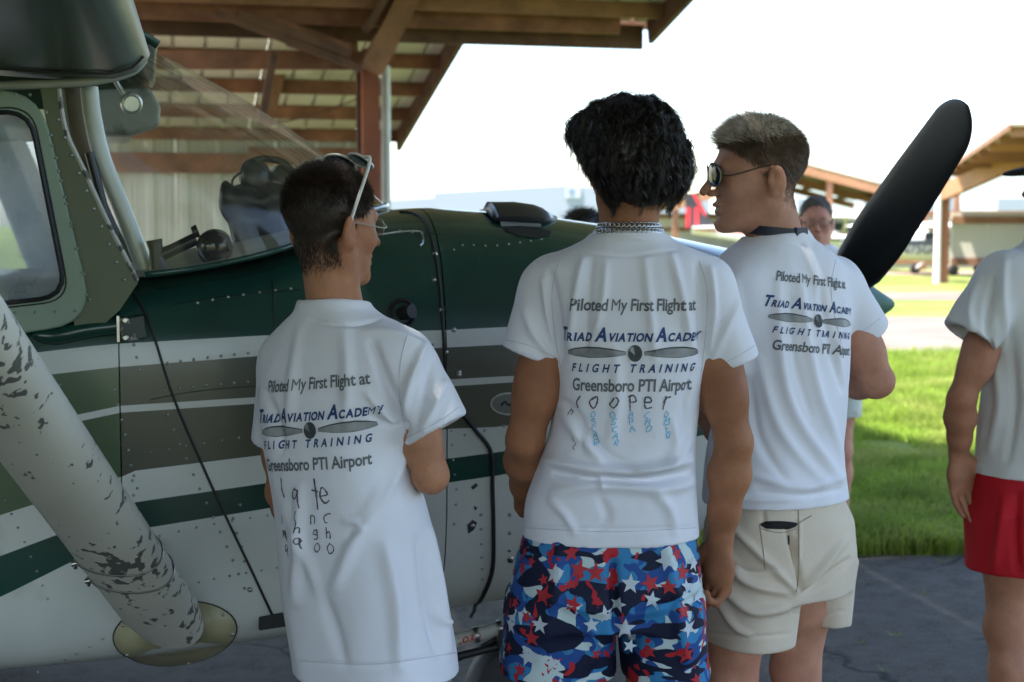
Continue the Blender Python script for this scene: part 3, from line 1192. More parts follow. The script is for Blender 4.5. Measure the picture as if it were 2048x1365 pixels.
    if reg:
        for sd in (-1, 1):
            cu = bpy.data.curves.new("reg", 'FONT')
            cu.body = reg
            cu.size = 0.52
            cu.offset = 0.012
            cu.shear = 0.15
            t = bpy.data.objects.new("registration", cu)
            col.objects.link(t)
            dg = bpy.context.evaluated_depsgraph_get()
            me = bpy.data.meshes.new_from_object(t.evaluated_get(dg))
            bpy.data.objects.remove(t)
            vs = np.array([q.co[:] for q in me.vertices])
            w = vs[:, 0].max()
            pts = []
            for q in vs:
                x = -1.05 - (w / 2 - q[0]) * (1 if sd < 0 else -1) * 1.0
                wid = np.interp(x, [p_[0] for p_ in st], [p_[1] for p_ in st])
                pts.append((x, sd * (wid + 0.02), 0.82 + q[1]))
            mk("registration", pts, [tuple(p_.vertices) for p_ in me.polygons], mat("reg_grey", (0.10, 0.10, 0.13), var=0.1), o)
    return o


pN = P(1872, 540, 46.5)
fp1 = far_plane("parked_airplane", "parked white high-wing aeroplane with dark stripe behind the right shelter's post", (float(pN[0]), 46.5, 0), R(20),
          mat("stripe_navy", (0.06, 0.075, 0.12), var=0.1), [mat("fin_grey", (0.5, 0.48, 0.46), var=0.05)], "N75GG")
fp1.scale = (0.82, 0.82, 0.82)
pT = P(1400, 500, 57)
far_plane("parked_airplane", "parked white aeroplane with red and black tail fin beside the blond man's face", (float(pT[0]) + 4.9, 57.0, 0.0), R(-2),
          mat("stripe_red", (0.4, 0.02, 0.02), var=0.1), [mat("fin_black", (0.02, 0.02, 0.024), var=0.1), mat("fin_red", (0.55, 0.02, 0.03), var=0.1)])

# ================================================================ the green aeroplane
plane = empty("propeller_airplane", tuple(AP0), PHI)
tag(plane, "green and white high-wing propeller aeroplane parked under the shelter", "airplane")

C_DG = (0.013, 0.055, 0.042)
M_dgreen = mat("paint_dark_green", C_DG, rough=0.22, var=0.25, vscale=3.5, coat=0.3, bump=0.02, bscale=9, color2=(0.03, 0.07, 0.06), cscale=40, cthr=0.70, csoft=0.05)
M_olive = mat("paint_olive", (0.066, 0.069, 0.046), rough=0.35, var=0.12, vscale=3, coat=0.2)
M_green = mat("paint_mid_green", (0.060, 0.105, 0.050), rough=0.3, var=0.12, vscale=3, coat=0.2)
M_pwhite = mat("paint_white", (0.62, 0.64, 0.61), rough=0.32, var=0.13, vscale=2.2, coat=0.2, color2=(0.34, 0.34, 0.28), cscale=6, cthr=0.60, csoft=0.25)
M_sage = mat("paint_sage", (0.21, 0.29, 0.225), rough=0.38, var=0.1, vscale=4)
M_olive2 = mat("paint_olive_green", (0.080, 0.100, 0.050), rough=0.4, var=0.15, vscale=5)
M_cream = mat("cream_fairing", (0.45, 0.42, 0.25), rough=0.45, var=0.2, vscale=7, color2=(0.30, 0.26, 0.15), cscale=9, cthr=0.55, csoft=0.2)
M_black = mat("black_rubber", (0.014, 0.014, 0.015), rough=0.6, var=0.1)
M_blackp = mat("black_plastic", (0.018, 0.019, 0.022), rough=0.35, var=0.2, vscale=20)
M_rivet = mat("rivet", (0.33, 0.36, 0.34), rough=0.35, metal=0.6, var=0.2)
M_steel = mat("steel", (0.45, 0.45, 0.44), rough=0.3, metal=1.0, var=0.2, vscale=30)
M_chip = mat("strut_paint", (0.60, 0.585, 0.52), rough=0.42, var=0.08, vscale=4,
             color2=(0.12, 0.125, 0.115), cscale=44, cthr=0.595, csoft=0.012, stretch=(1, 1, 0.6))

# let the chips gather in bands instead of spreading evenly
_nt = M_chip.node_tree
_mr = [n for n in _nt.nodes if n.type == 'MAP_RANGE'][1]
_src = _mr.inputs[0].links[0].from_socket
_low = _nt.nodes.new("ShaderNodeTexNoise")
_low.inputs["Scale"].default_value = 4.5
_low.inputs["Detail"].default_value = 3.0
_tc = [n for n in _nt.nodes if n.type == 'TEX_COORD'][0]
_nt.links.new(_tc.outputs["Object"], _low.inputs["Vector"])
_ma = _nt.nodes.new("ShaderNodeMath")
_ma.operation = 'MULTIPLY_ADD'
_ma.inputs[1].default_value = 0.50
_nt.links.new(_low.outputs[0], _ma.inputs[0])
_nt.links.new(_src, _ma.inputs[2])
_nt.links.new(_ma.outputs[0], _mr.inputs[0])
_mr.inputs[1].default_value = 0.872
_mr.inputs[2].default_value = 0.884

# paint line heights, read along the side: s -> z
BPX = [
    [(-160, 730), (0, 712), (80, 705), (210, 690), (530, 672), (900, 662), (1010, 657), (1500, 640)],
    [(-160, 776), (0, 758), (80, 752), (210, 737), (530, 712), (900, 697), (1010, 692), (1500, 672)],
    [(-160, 893), (0, 862), (130, 835), (240, 812), (510, 795), (900, 761), (1020, 755), (1500, 735)],
    [(-160, 907), (0, 876), (130, 849), (240, 826), (510, 808), (900, 775), (1020, 768), (1500, 745)],
    [(-160, 1085), (0, 1030), (240, 955), (270, 942), (530, 910), (900, 860), (1000, 857), (1390, 800), (1500, 790)],
    [(-160, 1172), (0, 1112), (140, 1060), (270, 1005), (545, 965), (900, 920), (1000, 908), (1390, 850), (1500, 840)],
    [(-160, 1265), (0, 1195), (140, 1125), (270, 1060), (550, 1015), (1000, 955), (1390, 885), (1500, 870)],
]
BCUR = []
for ln in BPX:
    q = [A(u, v) for u, v in ln]
    BCUR.append((np.array([x[0] for x in q]), np.array([x[1] for x in q])))


def bz(k, s):
    return float(np.interp(s, BCUR[k][0], BCUR[k][1]))


ST = np.array([  # s, bottom, top, half width, squareness
    (-5.6, 1.15, 1.45, 0.07, 2.2), (-4.0, 0.95, 1.44, 0.22, 2.6), (-2.4, 0.66, 1.44, 0.42, 3.5), (-1.2, 0.50, 1.43, 0.53, 5.0), (-0.4, 0.47, 1.43, 0.535, 6.0),
    (-0.05, 0.48, 1.43, 0.53, 6.0), (0.2, 0.49, 1.465, 0.53, 5.0), (0.35, 0.49, 1.52, 0.525, 4.2), (0.5, 0.50, 1.585, 0.52, 3.6), (0.7, 0.51, 1.598, 0.51, 3.3),
    (1.0, 0.53, 1.578, 0.495, 3.0), (1.3, 0.60, 1.538, 0.46, 2.8), (1.6, 0.74, 1.480, 0.405, 2.5), (1.8, 0.90, 1.445, 0.34, 2.3), (1.90, 1.04, 1.41, 0.25, 2.1)])


def sect(s):
    return [float(np.interp(s, ST[:, 0], ST[:, k])) for k in range(1, 5)]


def half_w(s, z):
    zb, zt, w, n = sect(s)
    zc, hz = (zb + zt) / 2, (zt - zb) / 2
    t = min(1.0, abs(z - zc) / hz)
    return w * (1 - t ** n) ** (1.0 / n)


def skin_part(name, s0, s1, ds, mats7, parent):
    """mats: top, white1, band1, thin, band2, white2, dark, belly"""
    ss = np.linspace(s0, s1, max(2, int((s1 - s0) / ds) + 1))
    rows = []
    for s in ss:
        zb, zt, w, n = sect(s)
        bs = [min(zt - 0.02 * (k + 1), max(zb + 0.02 * (8 - k), bz(k, s))) for k in range(7)]
        zr, mi = [], []
        for k, t in enumerate(np.sin(np.linspace(0, math.pi / 2, 15))):
            zr.append(bs[0] + (zt - bs[0]) * t)
        zr = zr[::-1]
        ids = [0] * 14
        for k in range(6):
            for q in (0.34, 0.67, 1.0):
                zr.append(bs[k] + (bs[k + 1] - bs[k]) * q)
                ids.append(k + 1)
        for t in np.sin(np.linspace(0, math.pi / 2, 14))[1:]:
            zr.append(bs[6] + (zb - bs[6]) * t)
            ids.append(7)
        rows.append([(s, z) for z in zr])
    nr = len(rows[0])
    v, f, idx = [], [], []
    for side in (-1, 1):
        base = len(v)
        for rw in rows:
            for (s, z) in rw:
                v.append((s, side * half_w(s, z), z))
        for k in range(len(rows) - 1):
            for q in range(nr - 1):
                a_, b_, c_, d_ = base + k * nr + q, base + k * nr + q + 1, base + (k + 1) * nr + q + 1, base + (k + 1) * nr + q
                f.append((a_, b_, c_, d_) if side < 0 else (d_, c_, b_, a_))
                idx.append(ids[q])
    # close the top ridge and belly between the two halves
    n1 = len(rows) * nr
    for k in range(len(rows) - 1):
        for q in (0, nr - 1):
            a_, d_ = k * nr + q, (k + 1) * nr + q
            f.append((a_, d_, n1 + d_, n1 + a_) if q == 0 else (a_, n1 + a_, n1 + d_, d_))
            idx.append(0 if q == 0 else 7)
    o = mk(name, v, f, mats7, parent, idx=idx)
    autosmooth(o, 40)
    return o


SEAM0, SEAM1 = -0.115, 0.665
fus = skin_part("fuselage", -5.6, SEAM0 - 0.003, 0.06, [M_dgreen, M_pwhite, M_green, M_pwhite, M_green, M_pwhite, M_dgreen, M_pwhite], plane)
boot = skin_part("nose_panel", SEAM0, SEAM1 - 0.003, 0.03, [M_dgreen, M_pwhite, M_olive, M_pwhite, M_olive, M_pwhite, M_dgreen, M_pwhite], plane)
cowl = skin_part("engine_cowling", SEAM1, 1.90, 0.03, [M_dgreen, M_pwhite, M_olive, M_pwhite, M_olive, M_pwhite, M_dgreen, M_pwhite], plane)
# dark bulkhead inside the nose
mb = MB()
mb.lathe((1.86, 0, 1.25), (1, 0, 0), [(0, 0.22), (0.03, 0.2), (0.06, 0.1)], 20)
mb.build("nose_bulkhead", M_black, cowl)


def on_side(u, v, off=0.0, it=6):
    """photo position -> point on the near side skin (aeroplane coordinates)"""
    y = -0.53
    for _ in range(it):
        s, z = A(u, v, y)
        y = -half_w(s, z) - off
    return np.array([s, y, z])


def side_normal(p):
    s, z = p[0], p[2]
    e = 0.004
    gy = (half_w(s, z + e) - half_w(s, z - e)) / (2 * e)
    gs = (half_w(s + e, z) - half_w(s - e, z)) / (2 * e)
    n = np.array([-gs, -1.0, -gy])
    return n / np.linalg.norm(n)


def side_line(name, px, r, m, parent, n=40, off=0.001, k=6):
    pts = spline(px, n)
    mb = MB()
    mb.tube([on_side(u, v, off) for u, v in pts], r, k)
    return autosmooth(mb.build(name, m, parent), 60)


side_line("panel_seam", [(262, 575), (300, 650), (345, 790), (400, 920), (450, 1030), (500, 1135), (548, 1238)], 0.0035, M_black, boot)
side_line("cowl_seam", [(800, 424), (828, 428), (850, 445), (866, 490), (878, 560), (885, 640), (890, 720), (895, 780)], 0.0042, M_black, cowl)
side_line("vent_hose", [(893, 770), (915, 815), (950, 860), (982, 905), (985, 980), (987, 1060), (985, 1140), (965, 1195), (940, 1235)], 0.0055, M_black, cowl, off=0.004)
side_line("panel_seam", [(300, 800), (400, 782), (525, 772)], 0.0012, mat("seam_grey", (0.05, 0.05, 0.04)), boot)
side_line("panel_seam", [(345, 610), (420, 596), (540, 584), (600, 580)], 0.0014, mat("seam_green", (0.004, 0.014, 0.012)), boot)
side_line("panel_seam", [(545, 560), (548, 620), (552, 690)], 0.0014, MATS["seam_green"], boot)
# worn metal edge around the oil filler hatch on the cowl
side_line("hatch_edge", [(755, 470), (800, 464), (838, 463), (845, 470), (846, 485), (840, 492)], 0.003, M_steel, cowl)

# rivets and cowl screws
rv = MB()


def rivets(px_line, step, r=0.0042, h=0.003, mbx=rv):
    pts = spline(px_line, 80)
    acc, last = 0, None
    for u, v in pts:
        p = on_side(u, v)
        if last is not None:
            acc += np.linalg.norm(p - last)
        if last is None or acc >= step:
            mbx.dome(p, side_normal(p), r, h)
            acc = 0
        last = p


rivets([(335, 727), (430, 714), (535, 703)], 0.030)
rivets([(330, 780), (430, 770), (520, 762)], 0.030)
rivets([(395, 606), (470, 592), (600, 575)], 0.035)
rivets([(268, 690), (280, 745)], 0.03)
rivets([(228, 780), (245, 850), (262, 930), (268, 1000)], 0.035)
rivets([(335, 830), (365, 900), (405, 990), (450, 1085), (490, 1180)], 0.036)
rivets([(480, 1010), (465, 1045), (480, 1080), (490, 1130)], 0.036)
rivets([(268, 952), (277, 985)], 0.03)
rivets([(300, 905), (400, 888), (530, 868)], 0.040, 0.0034)
rivets([(285, 1080), (420, 1050), (545, 1030)], 0.040, 0.0034)
rivets([(300, 1190), (420, 1160), (560, 1135)], 0.036, 0.0034)
rivets([(10, 1000), (60, 1110), (100, 1210)], 0.034, 0.0034)
rivets([(120, 770), (180, 900), (235, 1000)], 0.034, 0.0034)
rivets([(900, 800), (905, 900), (915, 1000)], 0.036, 0.0034)
rivets([(962, 1030), (965, 1160)], 0.038, 0.005)
rivets([(912, 1010), (905, 1080)], 0.05)
rivets([(1020, 1030), (1020, 1110)], 0.05, 0.006)
rivets([(865, 690), (868, 705)], 0.03)
rivets([(75, 1345), (150, 1310), (260, 1245)], 0.035)
rivets([(930, 870), (1010, 852)], 0.05)
rivets([(800, 462), (842, 466)], 0.03)
rivets([(908, 500), (930, 490), (990, 492), (1090, 478)], 0.03, 0.003)
tag(rv.build("rivets", M_rivet, plane, smooth=True), kind="stuff")
sc_ = MB()
for (u, v) in [(908, 660), (918, 745), (870, 508), (868, 560), (882, 620), (892, 705), (500, 1180), (918, 750), (945, 1052), (1022, 1118)]:
    p = on_side(u, v)
    sc_.dome(p, side_normal(p), 0.007, 0.005, 8)
tag(sc_.build("cowl_screws", M_steel, plane, smooth=True), kind="stuff")


def side_patch(name, px, h, m, parent, off=0.002):
    """thin plate lying on the skin, outline given by photo positions"""
    pts = [on_side(u, v, off) for u, v in px]
    n = len(pts)
    nn = [side_normal(p) for p in pts]
    top = [p + q * h for p, q in zip(pts, nn)]
    c0 = np.mean(top, axis=0)
    v = pts + top + [c0]
    f = [(k, (k + 1) % n, n + (k + 1) % n, n + k) for k in range(n)] + [(n + k, n + (k + 1) % n, 2 * n) for k in range(n)]
    return mk(name, v, f, m, parent)


def oval(cu, cv, ru, rv_, n=28, rot=0.0):
    o = []
    for k in range(n):
        a_ = 2 * math.pi * k / n
        x, y = ru * math.cos(a_), rv_ * math.sin(a_)
        o.append((cu + x * math.cos(rot) - y * math.sin(rot), cv + x * math.sin(rot) + y * math.cos(rot)))
    return o


# oval badge on the cowl, with its dark script
side_patch("badge", oval(1018, 808, 38, 23), 0.0015, mat("badge_rim", (0.5, 0.5, 0.47)), cowl)
side_patch("badge_field", oval(1018, 808, 34, 19.5), 0.0030, mat("badge_grey", (0.17, 0.18, 0.16)), cowl)
side_line("badge_script", [(1002, 812), (1010, 804), (1018, 811), (1028, 803), (1040, 810)], 0.0025, M_black, cowl, off=0.0045, n=20)
# round cowl vent with a stub pipe
for (u, v, r_) in ((804, 627, 0.03),):
    p = on_side(u, v)
    n_ = side_normal(p)
    mb = MB()
    mb.lathe(p - n_ * 0.01, n_, [(0, 0.036), (0.018, 0.036), (0.022, 0.031), (0.018, 0.026), (-0.03, 0.024)], 20)
    autosmooth(mb.build("round_vent", M_blackp, cowl))
    mb = MB()
    mb.tube([p + n_ * 0.0, p + n_ * 0.03 + np.array([0.018, 0, 0])], 0.017, 14)
    autosmooth(mb.build("vent_pipe", M_black, cowl))
# hinge fitting and dark fairing at the door's lower corner
mb = MB()
pts = [on_side(u, v, 0.006) for u, v in spline([(60, 668), (110, 672), (170, 660), (236, 652)], 14)]
mb.tube(pts, [0.003, 0.012, 0.017, 0.02, 0.021, 0.022, 0.022, 0.022, 0.022, 0.022, 0.022, 0.022, 0.022, 0.022], 10)
autosmooth(mb.build("hinge_fairing", M_dgreen, fus), 60)
p = on_side(264, 657, 0.012)
mb = MB()
mb.box(p, (0.030, 0, 0.004), (0, 0.016, 0), (-0.003, 0, 0.028))
bevel(mb.build("hinge_block", mat("hinge_paint", (0.012, 0.03, 0.026), rough=0.4, color2=(0.3, 0.3, 0.28), cscale=40, cthr=0.56, csoft=0.05), fus), 0.004)
mb = MB()
for dz in (-0.02, 0.02):
    mb.lathe(p + np.array([-0.015, -0.02, dz]), (0, -1, 0), [(0, 0.008), (0.006, 0.008), (0.008, 0.005)], 10)
mb.box(p + np.array([-0.031, -0.002, 0]), (0.003, 0, 0), (0, 0.018, 0), (0, 0, 0.03))
autosmooth(mb.build("hinge_bolts", M_steel, fus))
# small door hinge lower down
side_patch("door_hinge", [(300, 1085), (325, 1082), (332, 1100), (334, 1120), (325, 1130), (302, 1125)], 0.006, M_pwhite, fus)
mb = MB()
for (u, v) in ((322, 1092), (325, 1108), (322, 1122)):
    mb.dome(on_side(u, v, 0.006), (0, -1, 0), 0.006, 0.004, 8)
mb.build("hinge_rivets", M_rivet, fus, smooth=True)
# black cowl vent low on the side
mb = MB()
c_ = on_side(548, 1241, 0.004)
mb.box(c_, (0.037, -0.002, 0.004), (0, 0.014, 0), (0, 0, 0.017))
bevel(mb.build("lower_vent", M_black, boot), 0.003)
# scuffed paint chips on the cheek of the cowl
for px_ in ([(935, 1050), (945, 1040), (954, 1045), (948, 1060), (936, 1068)], [(942, 975), (952, 966), (956, 972), (946, 980)], [(948, 1012), (955, 1016), (950, 1022)], [(1015, 1118), (1026, 1116), (1026, 1126), (1016, 1126)]):
    side_patch("paint_chip", px_, 0.0006, mat("chip_dark", (0.03, 0.035, 0.05), rough=0.6), cowl, off=0.0006)

# the raised oil-hatch scoop standing open on top of the cowl
def on_top(s, y):
    """height of the skin at (s, y)"""
    zb, zt, w, n = sect(s)
    zc, hz = (zb + zt) / 2, (zt - zb) / 2
    return zc + hz * (1 - min(1, abs(y) / w) ** n) ** (1.0 / n)


vv, ffs = [], []
prof = [(988, 446, 0.002, 0.004), (996, 446, 0.012, 0.030), (1040, 448, 0.016, 0.034), (1080, 450, 0.014, 0.030), (1098, 446, 0.006, 0.020), (1112, 440, 0.002, 0.004)]
for (u, v_, h0, h1) in prof:
    p = on_side(u, v_)
    n_ = side_normal(p)
    vv.append(p + n_ * 0.002)
    vv.append(p + n_ * h0 + np.array([0, 0, 0.004]))
    for (dy, k_) in ((0.03, 0.9), (0.07, 1.0), (0.12, 0.8), (0.16, 0.0)):
        yc = p[1] + dy
        vv.append((p[0], yc, on_top(p[0], yc) + h1 * k_ + 0.002))
m6 = 6
for k in range(len(prof) - 1):
    for q in range(m6 - 1):
        ffs.append((k * m6 + q, k * m6 + q + 1, (k + 1) * m6 + q + 1, (k + 1) * m6 + q))
sco = autosmooth(mk("cowl_scoop", vv, ffs, M_blackp, cowl), 50)
sd_ = sco.modifiers.new("thick", 'SOLIDIFY')
sd_.thickness = 0.004
side_patch("scoop_mouth", [(1005, 455), (1040, 452), (1085, 458), (1103, 465), (1098, 472), (1070, 477), (1035, 472), (1010, 462)], 0.001, M_black, cowl)
side_patch("scoop_lip", [(1000, 445), (1040, 443), (1080, 447), (1082, 455), (1040, 452), (1002, 453)], 0.004, mat("scoop_grey", (0.30, 0.32, 0.32), rough=0.4), cowl, off=0.004)

# wings
def airfoil(c):
    up = [(0, 0.0), (0.012, 0.028), (0.05, 0.058), (0.12, 0.085), (0.25, 0.105), (0.40, 0.10), (0.6, 0.075), (0.8, 0.042), (1.0, 0.004)]
    lo = [(1.0, -0.004), (0.8, -0.012), (0.5, -0.022), (0.25, -0.034), (0.12, -0.040), (0.05, -0.040), (0.02, -0.030), (0.006, -0.015)]
    return [(-x * c, z * c) for x, z in up] + [(-x * c, z * c) for x, z in lo]


M_wing = mat("wing_green", (0.014, 0.048, 0.034), rough=0.38, var=0.3, vscale=2.5, coat=0.08, bump=0.03, bscale=6, color2=(0.030, 0.062, 0.040), cscale=1.6, cthr=0.5, csoft=0.2)
for sd in (-1, 1):
    v, f = [], []
    ys = np.linspace(0.50, 5.4, 26)
    for y in ys:
        le = -0.035 - 0.05 * (y - 0.53) if y < 1.6 else -0.0885
        zz = 1.945 + 0.03 * (y - 0.5)
        for (x, z) in airfoil(1.6 if y < 3 else 1.6 - 0.18 * (y - 3)):
            v.append((le + x, sd * y, zz + z))
    n = 17
    for k in range(len(ys) - 1):
        for q in range(n):
            a_, b_, c_, d_ = k * n + q, k * n + (q + 1) % n, (k + 1) * n + (q + 1) % n, (k + 1) * n + q
            f.append((a_, b_, c_, d_) if sd > 0 else (d_, c_, b_, a_))
    f += [tuple(range(n)), tuple((len(ys) - 1) * n + q for q in range(n))]
    wg = autosmooth(mk("wing", v, f, M_wing, plane), 45)
    # screws and a small drain along the lower skin
    if sd < 0:
        mb = MB()
        for (y, s_) in ((-0.9, -0.22), (-0.75, -0.35), (-0.95, -0.45), (-0.8, -0.18), (-1.1, -0.3), (-0.7, -0.48), (-1.05, -0.2)):
            mb.dome((s_, y, 1.945 + 0.03 * (-y - 0.5) - 0.056), (0, 0, -1), 0.006, 0.006)
        mb.build("wing_screws", M_steel, wg, smooth=True)
        mb = MB()
        pts = []
        for t in np.linspace(0, 1, 24):
            x, z = np.interp(t, np.linspace(0, 1, 9), [q[0] for q in airfoil(1.6)[8:]]), np.interp(t, np.linspace(0, 1, 9), [q[1] for q in airfoil(1.6)[8:]])
            pts.append((-0.04 + x, -0.66, 1.947 + z - 0.001))
        mb.tube(pts, 0.003, 6)
        mb.build("wing_seam", M_black, wg)
# cabin roof between the wings and the pale root fairing under the near wing
v, f = [], []
for k, s_ in enumerate(np.linspace(-1.7, -0.02, 24)):
    for y in np.linspace(-0.52, 0.52, 9):
        v.append((s_, y, 2.055 - 0.04 * (y / 0.52) ** 2 - 0.10 * max(0, (s_ + 0.16) / 0.14) ** 2 * 0.6 - 0.28 * max(0, -(s_ + 0.9) / 0.8) ** 2))
for k in range(23):
    for q in range(8):
        f.append((k * 9 + q, k * 9 + q + 1, (k + 1) * 9 + q + 1, (k + 1) * 9 + q))
o = autosmooth(mk("cabin_roof", v, f, M_wing, plane), 40)
md = o.modifiers.new("thick", 'SOLIDIFY')
md.thickness = 0.02
mb = MB()
pts = [A(u, v, -0.535) for u, v in ((-420, 205), (-200, 186), (0, 172), (110, 168), (200, 160), (262, 143), (288, 118))]
mb.tube([(s_, -0.532, z) for s_, z in spline(pts, 30)], 0.011, 8)
autosmooth(mb.build("root_fairing", mat("fairing_grey", (0.36, 0.39, 0.36), rough=0.4, var=0.1), plane), 60)
# antenna bracket at the leading edge
mb = MB()
q = A(296, 72, -0.3)
mb.tube([(q[0] - 0.01, -0.3, q[1] - 0.03), (q[0] + 0.004, -0.3, q[1]), (q[0] + 0.012, -0.3, q[1] - 0.004)], 0.006, 6)
mb.build("antenna_stub", M_black, plane)

# wing struts with clamps and the cream fairing at the foot
for sd in (-1, 1):
    p0 = np.array([0.005, sd * 0.56, 0.60])
    p1 = np.array([-0.60, sd * 2.2, 1.95])
    d = p1 - p0
    Lg = np.linalg.norm(d)
    d = d / Lg
    ax = np.array([1.0, 0, 0])
    ax = ax - d * (ax @ d)
    ax /= np.linalg.norm(ax)
    bx = np.cross(d, ax)
    v, f = [], []
    n = 20
    for t in np.linspace(0, 1, 24):
        for q in range(n):
            an = 2 * math.pi * q / n
            cx, cy = math.cos(an), math.sin(an)
            cw = 0.088 if t > 0.03 else 0.088 * (0.82 + 6 * t)
            v.append(p0 + d * Lg * t + ax * cw * (cx * (1 - 0.12 * cx) - 0.02) + bx * 0.048 * cy * (1 + 0.2 * cx))
    for k in range(23):
        for q in range(n):
            a_, b_, c_, d_ = k * n + q, k * n + (q + 1) % n, (k + 1) * n + (q + 1) % n, (k + 1) * n + q
            f.append((a_, b_, c_, d_))
    f += [tuple(range(n - 1, -1, -1)), tuple(23 * n + q for q in range(n))]
    st_ = autosmooth(mk("wing_strut", v, f, M_chip, plane), 50)
    if sd < 0:
        for t in (0.145, 0.185):
            mb = MB()
            ring = []
            for q in range(25):
                an = 2 * math.pi * q / 24
                cx, cy = math.cos(an), math.sin(an)
                ring.append(p0 + d * (Lg * t - 0.012 * cx) + ax * 0.0905 * (cx * (1 - 0.12 * cx) - 0.02) + bx * 0.0505 * cy * (1 + 0.2 * cx))
            mb.tube(ring, 0.0022, 6, caps=False)
            e = p0 + d * Lg * t - ax * 0.108
            mb.tube([e + ax * 0.014, e - ax * 0.008], 0.006, 8)
            mb.tube([e - bx * 0.012, e + bx * 0.012], 0.004, 8)
            autosmooth(mb.build("hose_clamp", M_steel, st_), 60)
        # round fairing plate around the strut foot
        nn_ = np.array([0, -1.0, 0])
        v, f = [], []
        c0 = on_side(345, 1262)
        px_ = oval(350, 1267, 124, 64, 36, R(-6))
        pts = [on_side(u, v_, 0.001) for u, v_ in px_]
        for ringf, hh in ((1.0, 0.0), (0.97, 0.012), (0.75, 0.030), (0.45, 0.046)):
            for p in pts:
                q = c0 + (p - c0) * ringf
                q[1] = p[1] * ringf + c0[1] * (1 - ringf) - hh
                v.append(q)
        n = 36
        for k in range(3):
            for q in range(n):
                f.append((k * n + q, k * n + (q + 1) % n, (k + 1) * n + (q + 1) % n, (k + 1) * n + q))
        f.append(tuple(3 * n + q for q in range(n)))
        cf = autosmooth(mk("strut_fairing", v, f, M_cream, plane), 50)
        mb = MB()
        for k in (1, 8, 15, 21, 27, 33):
            q = c0 + (pts[k] - c0) * 0.93
            mb.dome(q + np.array([0, -0.016, 0]), (0, -1, 0), 0.005, 0.004, 8)
        mb.build("fairing_screws", M_steel, cf, smooth=True)
        mb = MB()
        mb.tube([p + np.array([0, -0.001, 0]) for p in pts] + [pts[0] + np.array([0, -0.001, 0])], 0.0022, 5, caps=False)
        mb.build("fairing_gap", M_black, cf)

# cabin door: pressed frame round a big window
def plate_ring(name, outer, inner, y0, y1, m, parent, n=72):
    """flat frame between two closed outlines given as (s,z)"""
    def resamp(poly):
        poly = np.array(poly + [poly[0]])
        seg = np.linalg.norm(np.diff(poly, axis=0), axis=1)
        cum = np.concatenate([[0], np.cumsum(seg)])
        t = np.linspace(0, cum[-1], n, endpoint=False)
        return np.stack([np.interp(t, cum, poly[:, 0]), np.interp(t, cum, poly[:, 1])], 1)
    oo, ii = resamp(outer), resamp(inner)
    v = [(a_[0], y0, a_[1]) for a_ in oo] + [(a_[0], y0, a_[1]) for a_ in ii] + [(a_[0], y1, a_[1]) for a_ in oo] + [(a_[0], y1, a_[1]) for a_ in ii]
    f = []
    for k in range(n):
        j = (k + 1) % n
        f += [(k, j, n + j, n + k), (2 * n + k, 3 * n + k, 3 * n + j, 2 * n + j), (k, 2 * n + k, 2 * n + j, j), (n + k, n + j, 3 * n + j, 3 * n + k)]
    return mk(name, v, f, m, parent), ii


def rounded(pts, rad, n=6):
    """round the corners of an (s,z) polygon"""
    out = []
    k = len(pts)
    for i in range(k):
        p, a_, b_ = np.array(pts[i]), np.array(pts[i - 1]), np.array(pts[(i + 1) % k])
        d1, d2 = (a_ - p), (b_ - p)
        l1, l2 = np.linalg.norm(d1), np.linalg.norm(d2)
        r_ = min(rad, l1 * 0.45, l2 * 0.45)
        q1, q2 = p + d1 / l1 * r_, p + d2 / l2 * r_
        for t in np.linspace(0, 1, n):
            out.append(tuple((1 - t) ** 2 * q1 + 2 * t * (1 - t) * p + t * t * q2))
    return out


door_out = [A(u, v) for u, v in ((190, 645), (78, 176), (-330, 205), (-330, 720))]
door_in = [A(u, v) for u, v in ((134, 592), (60, 222), (-290, 250), (-290, 640))]
for sd in (-1, 1):
    fr_, ii = plate_ring("door_frame", rounded(door_out, 0.10, 8), rounded(door_in, 0.06, 8), sd * 0.528, sd * 0.552, M_sage, plane)
    bevel(fr_, 0.004)
    mb = MB()
    lp = [(p[0], sd * 0.553, p[1]) for p in ii]
    mb.tube(lp + [lp[0]], 0.006, 6, caps=False)
    autosmooth(mb.build("window_seal", M_black, fr_), 60)
    g_ = MB()
    n = len(ii)
    g_.add([(p[0], sd * 0.540, p[1]) for p in ii], [tuple(range(n))])
    g_.build("window_pane", MATS.get("door_glass") or glass_mat("door_glass", (0.85, 0.90, 0.95), 0.62, 0.03, (0.74, 0.80, 0.90), 2.5), fr_)  # pale blue diffuse film paints the bright reflection into the pane
    if sd < 0:
        mb = MB()
        lp2 = rounded([A(u, v) for u, v in ((142, 600), (66, 213), (-296, 243), (-296, 650))], 0.062, 8)
        mb.tube([(p[0], -0.553, p[1]) for p in lp2] + [(lp2[0][0], -0.553, lp2[0][1])], 0.0018, 5, caps=False)
        mb.build("seal_groove", M_black, fr_)
        mb = MB()
        for (u0, v0, u1, v1, n_) in ((92, 225, 172, 590, 9), (104, 292, 180, 600, 7), (0, 186, 60, 190, 3), (30, 626, 150, 622, 4)):
            for t in np.linspace(0, 1, n_):
                s_, z_ = A(u0 + (u1 - u0) * t, v0 + (v1 - v0) * t, -0.553)
                mb.dome((s_, -0.552, z_), (0, -1, 0), 0.004, 0.003)
        tag(mb.build("door_rivets", M_sage, fr_, smooth=True), kind="stuff")
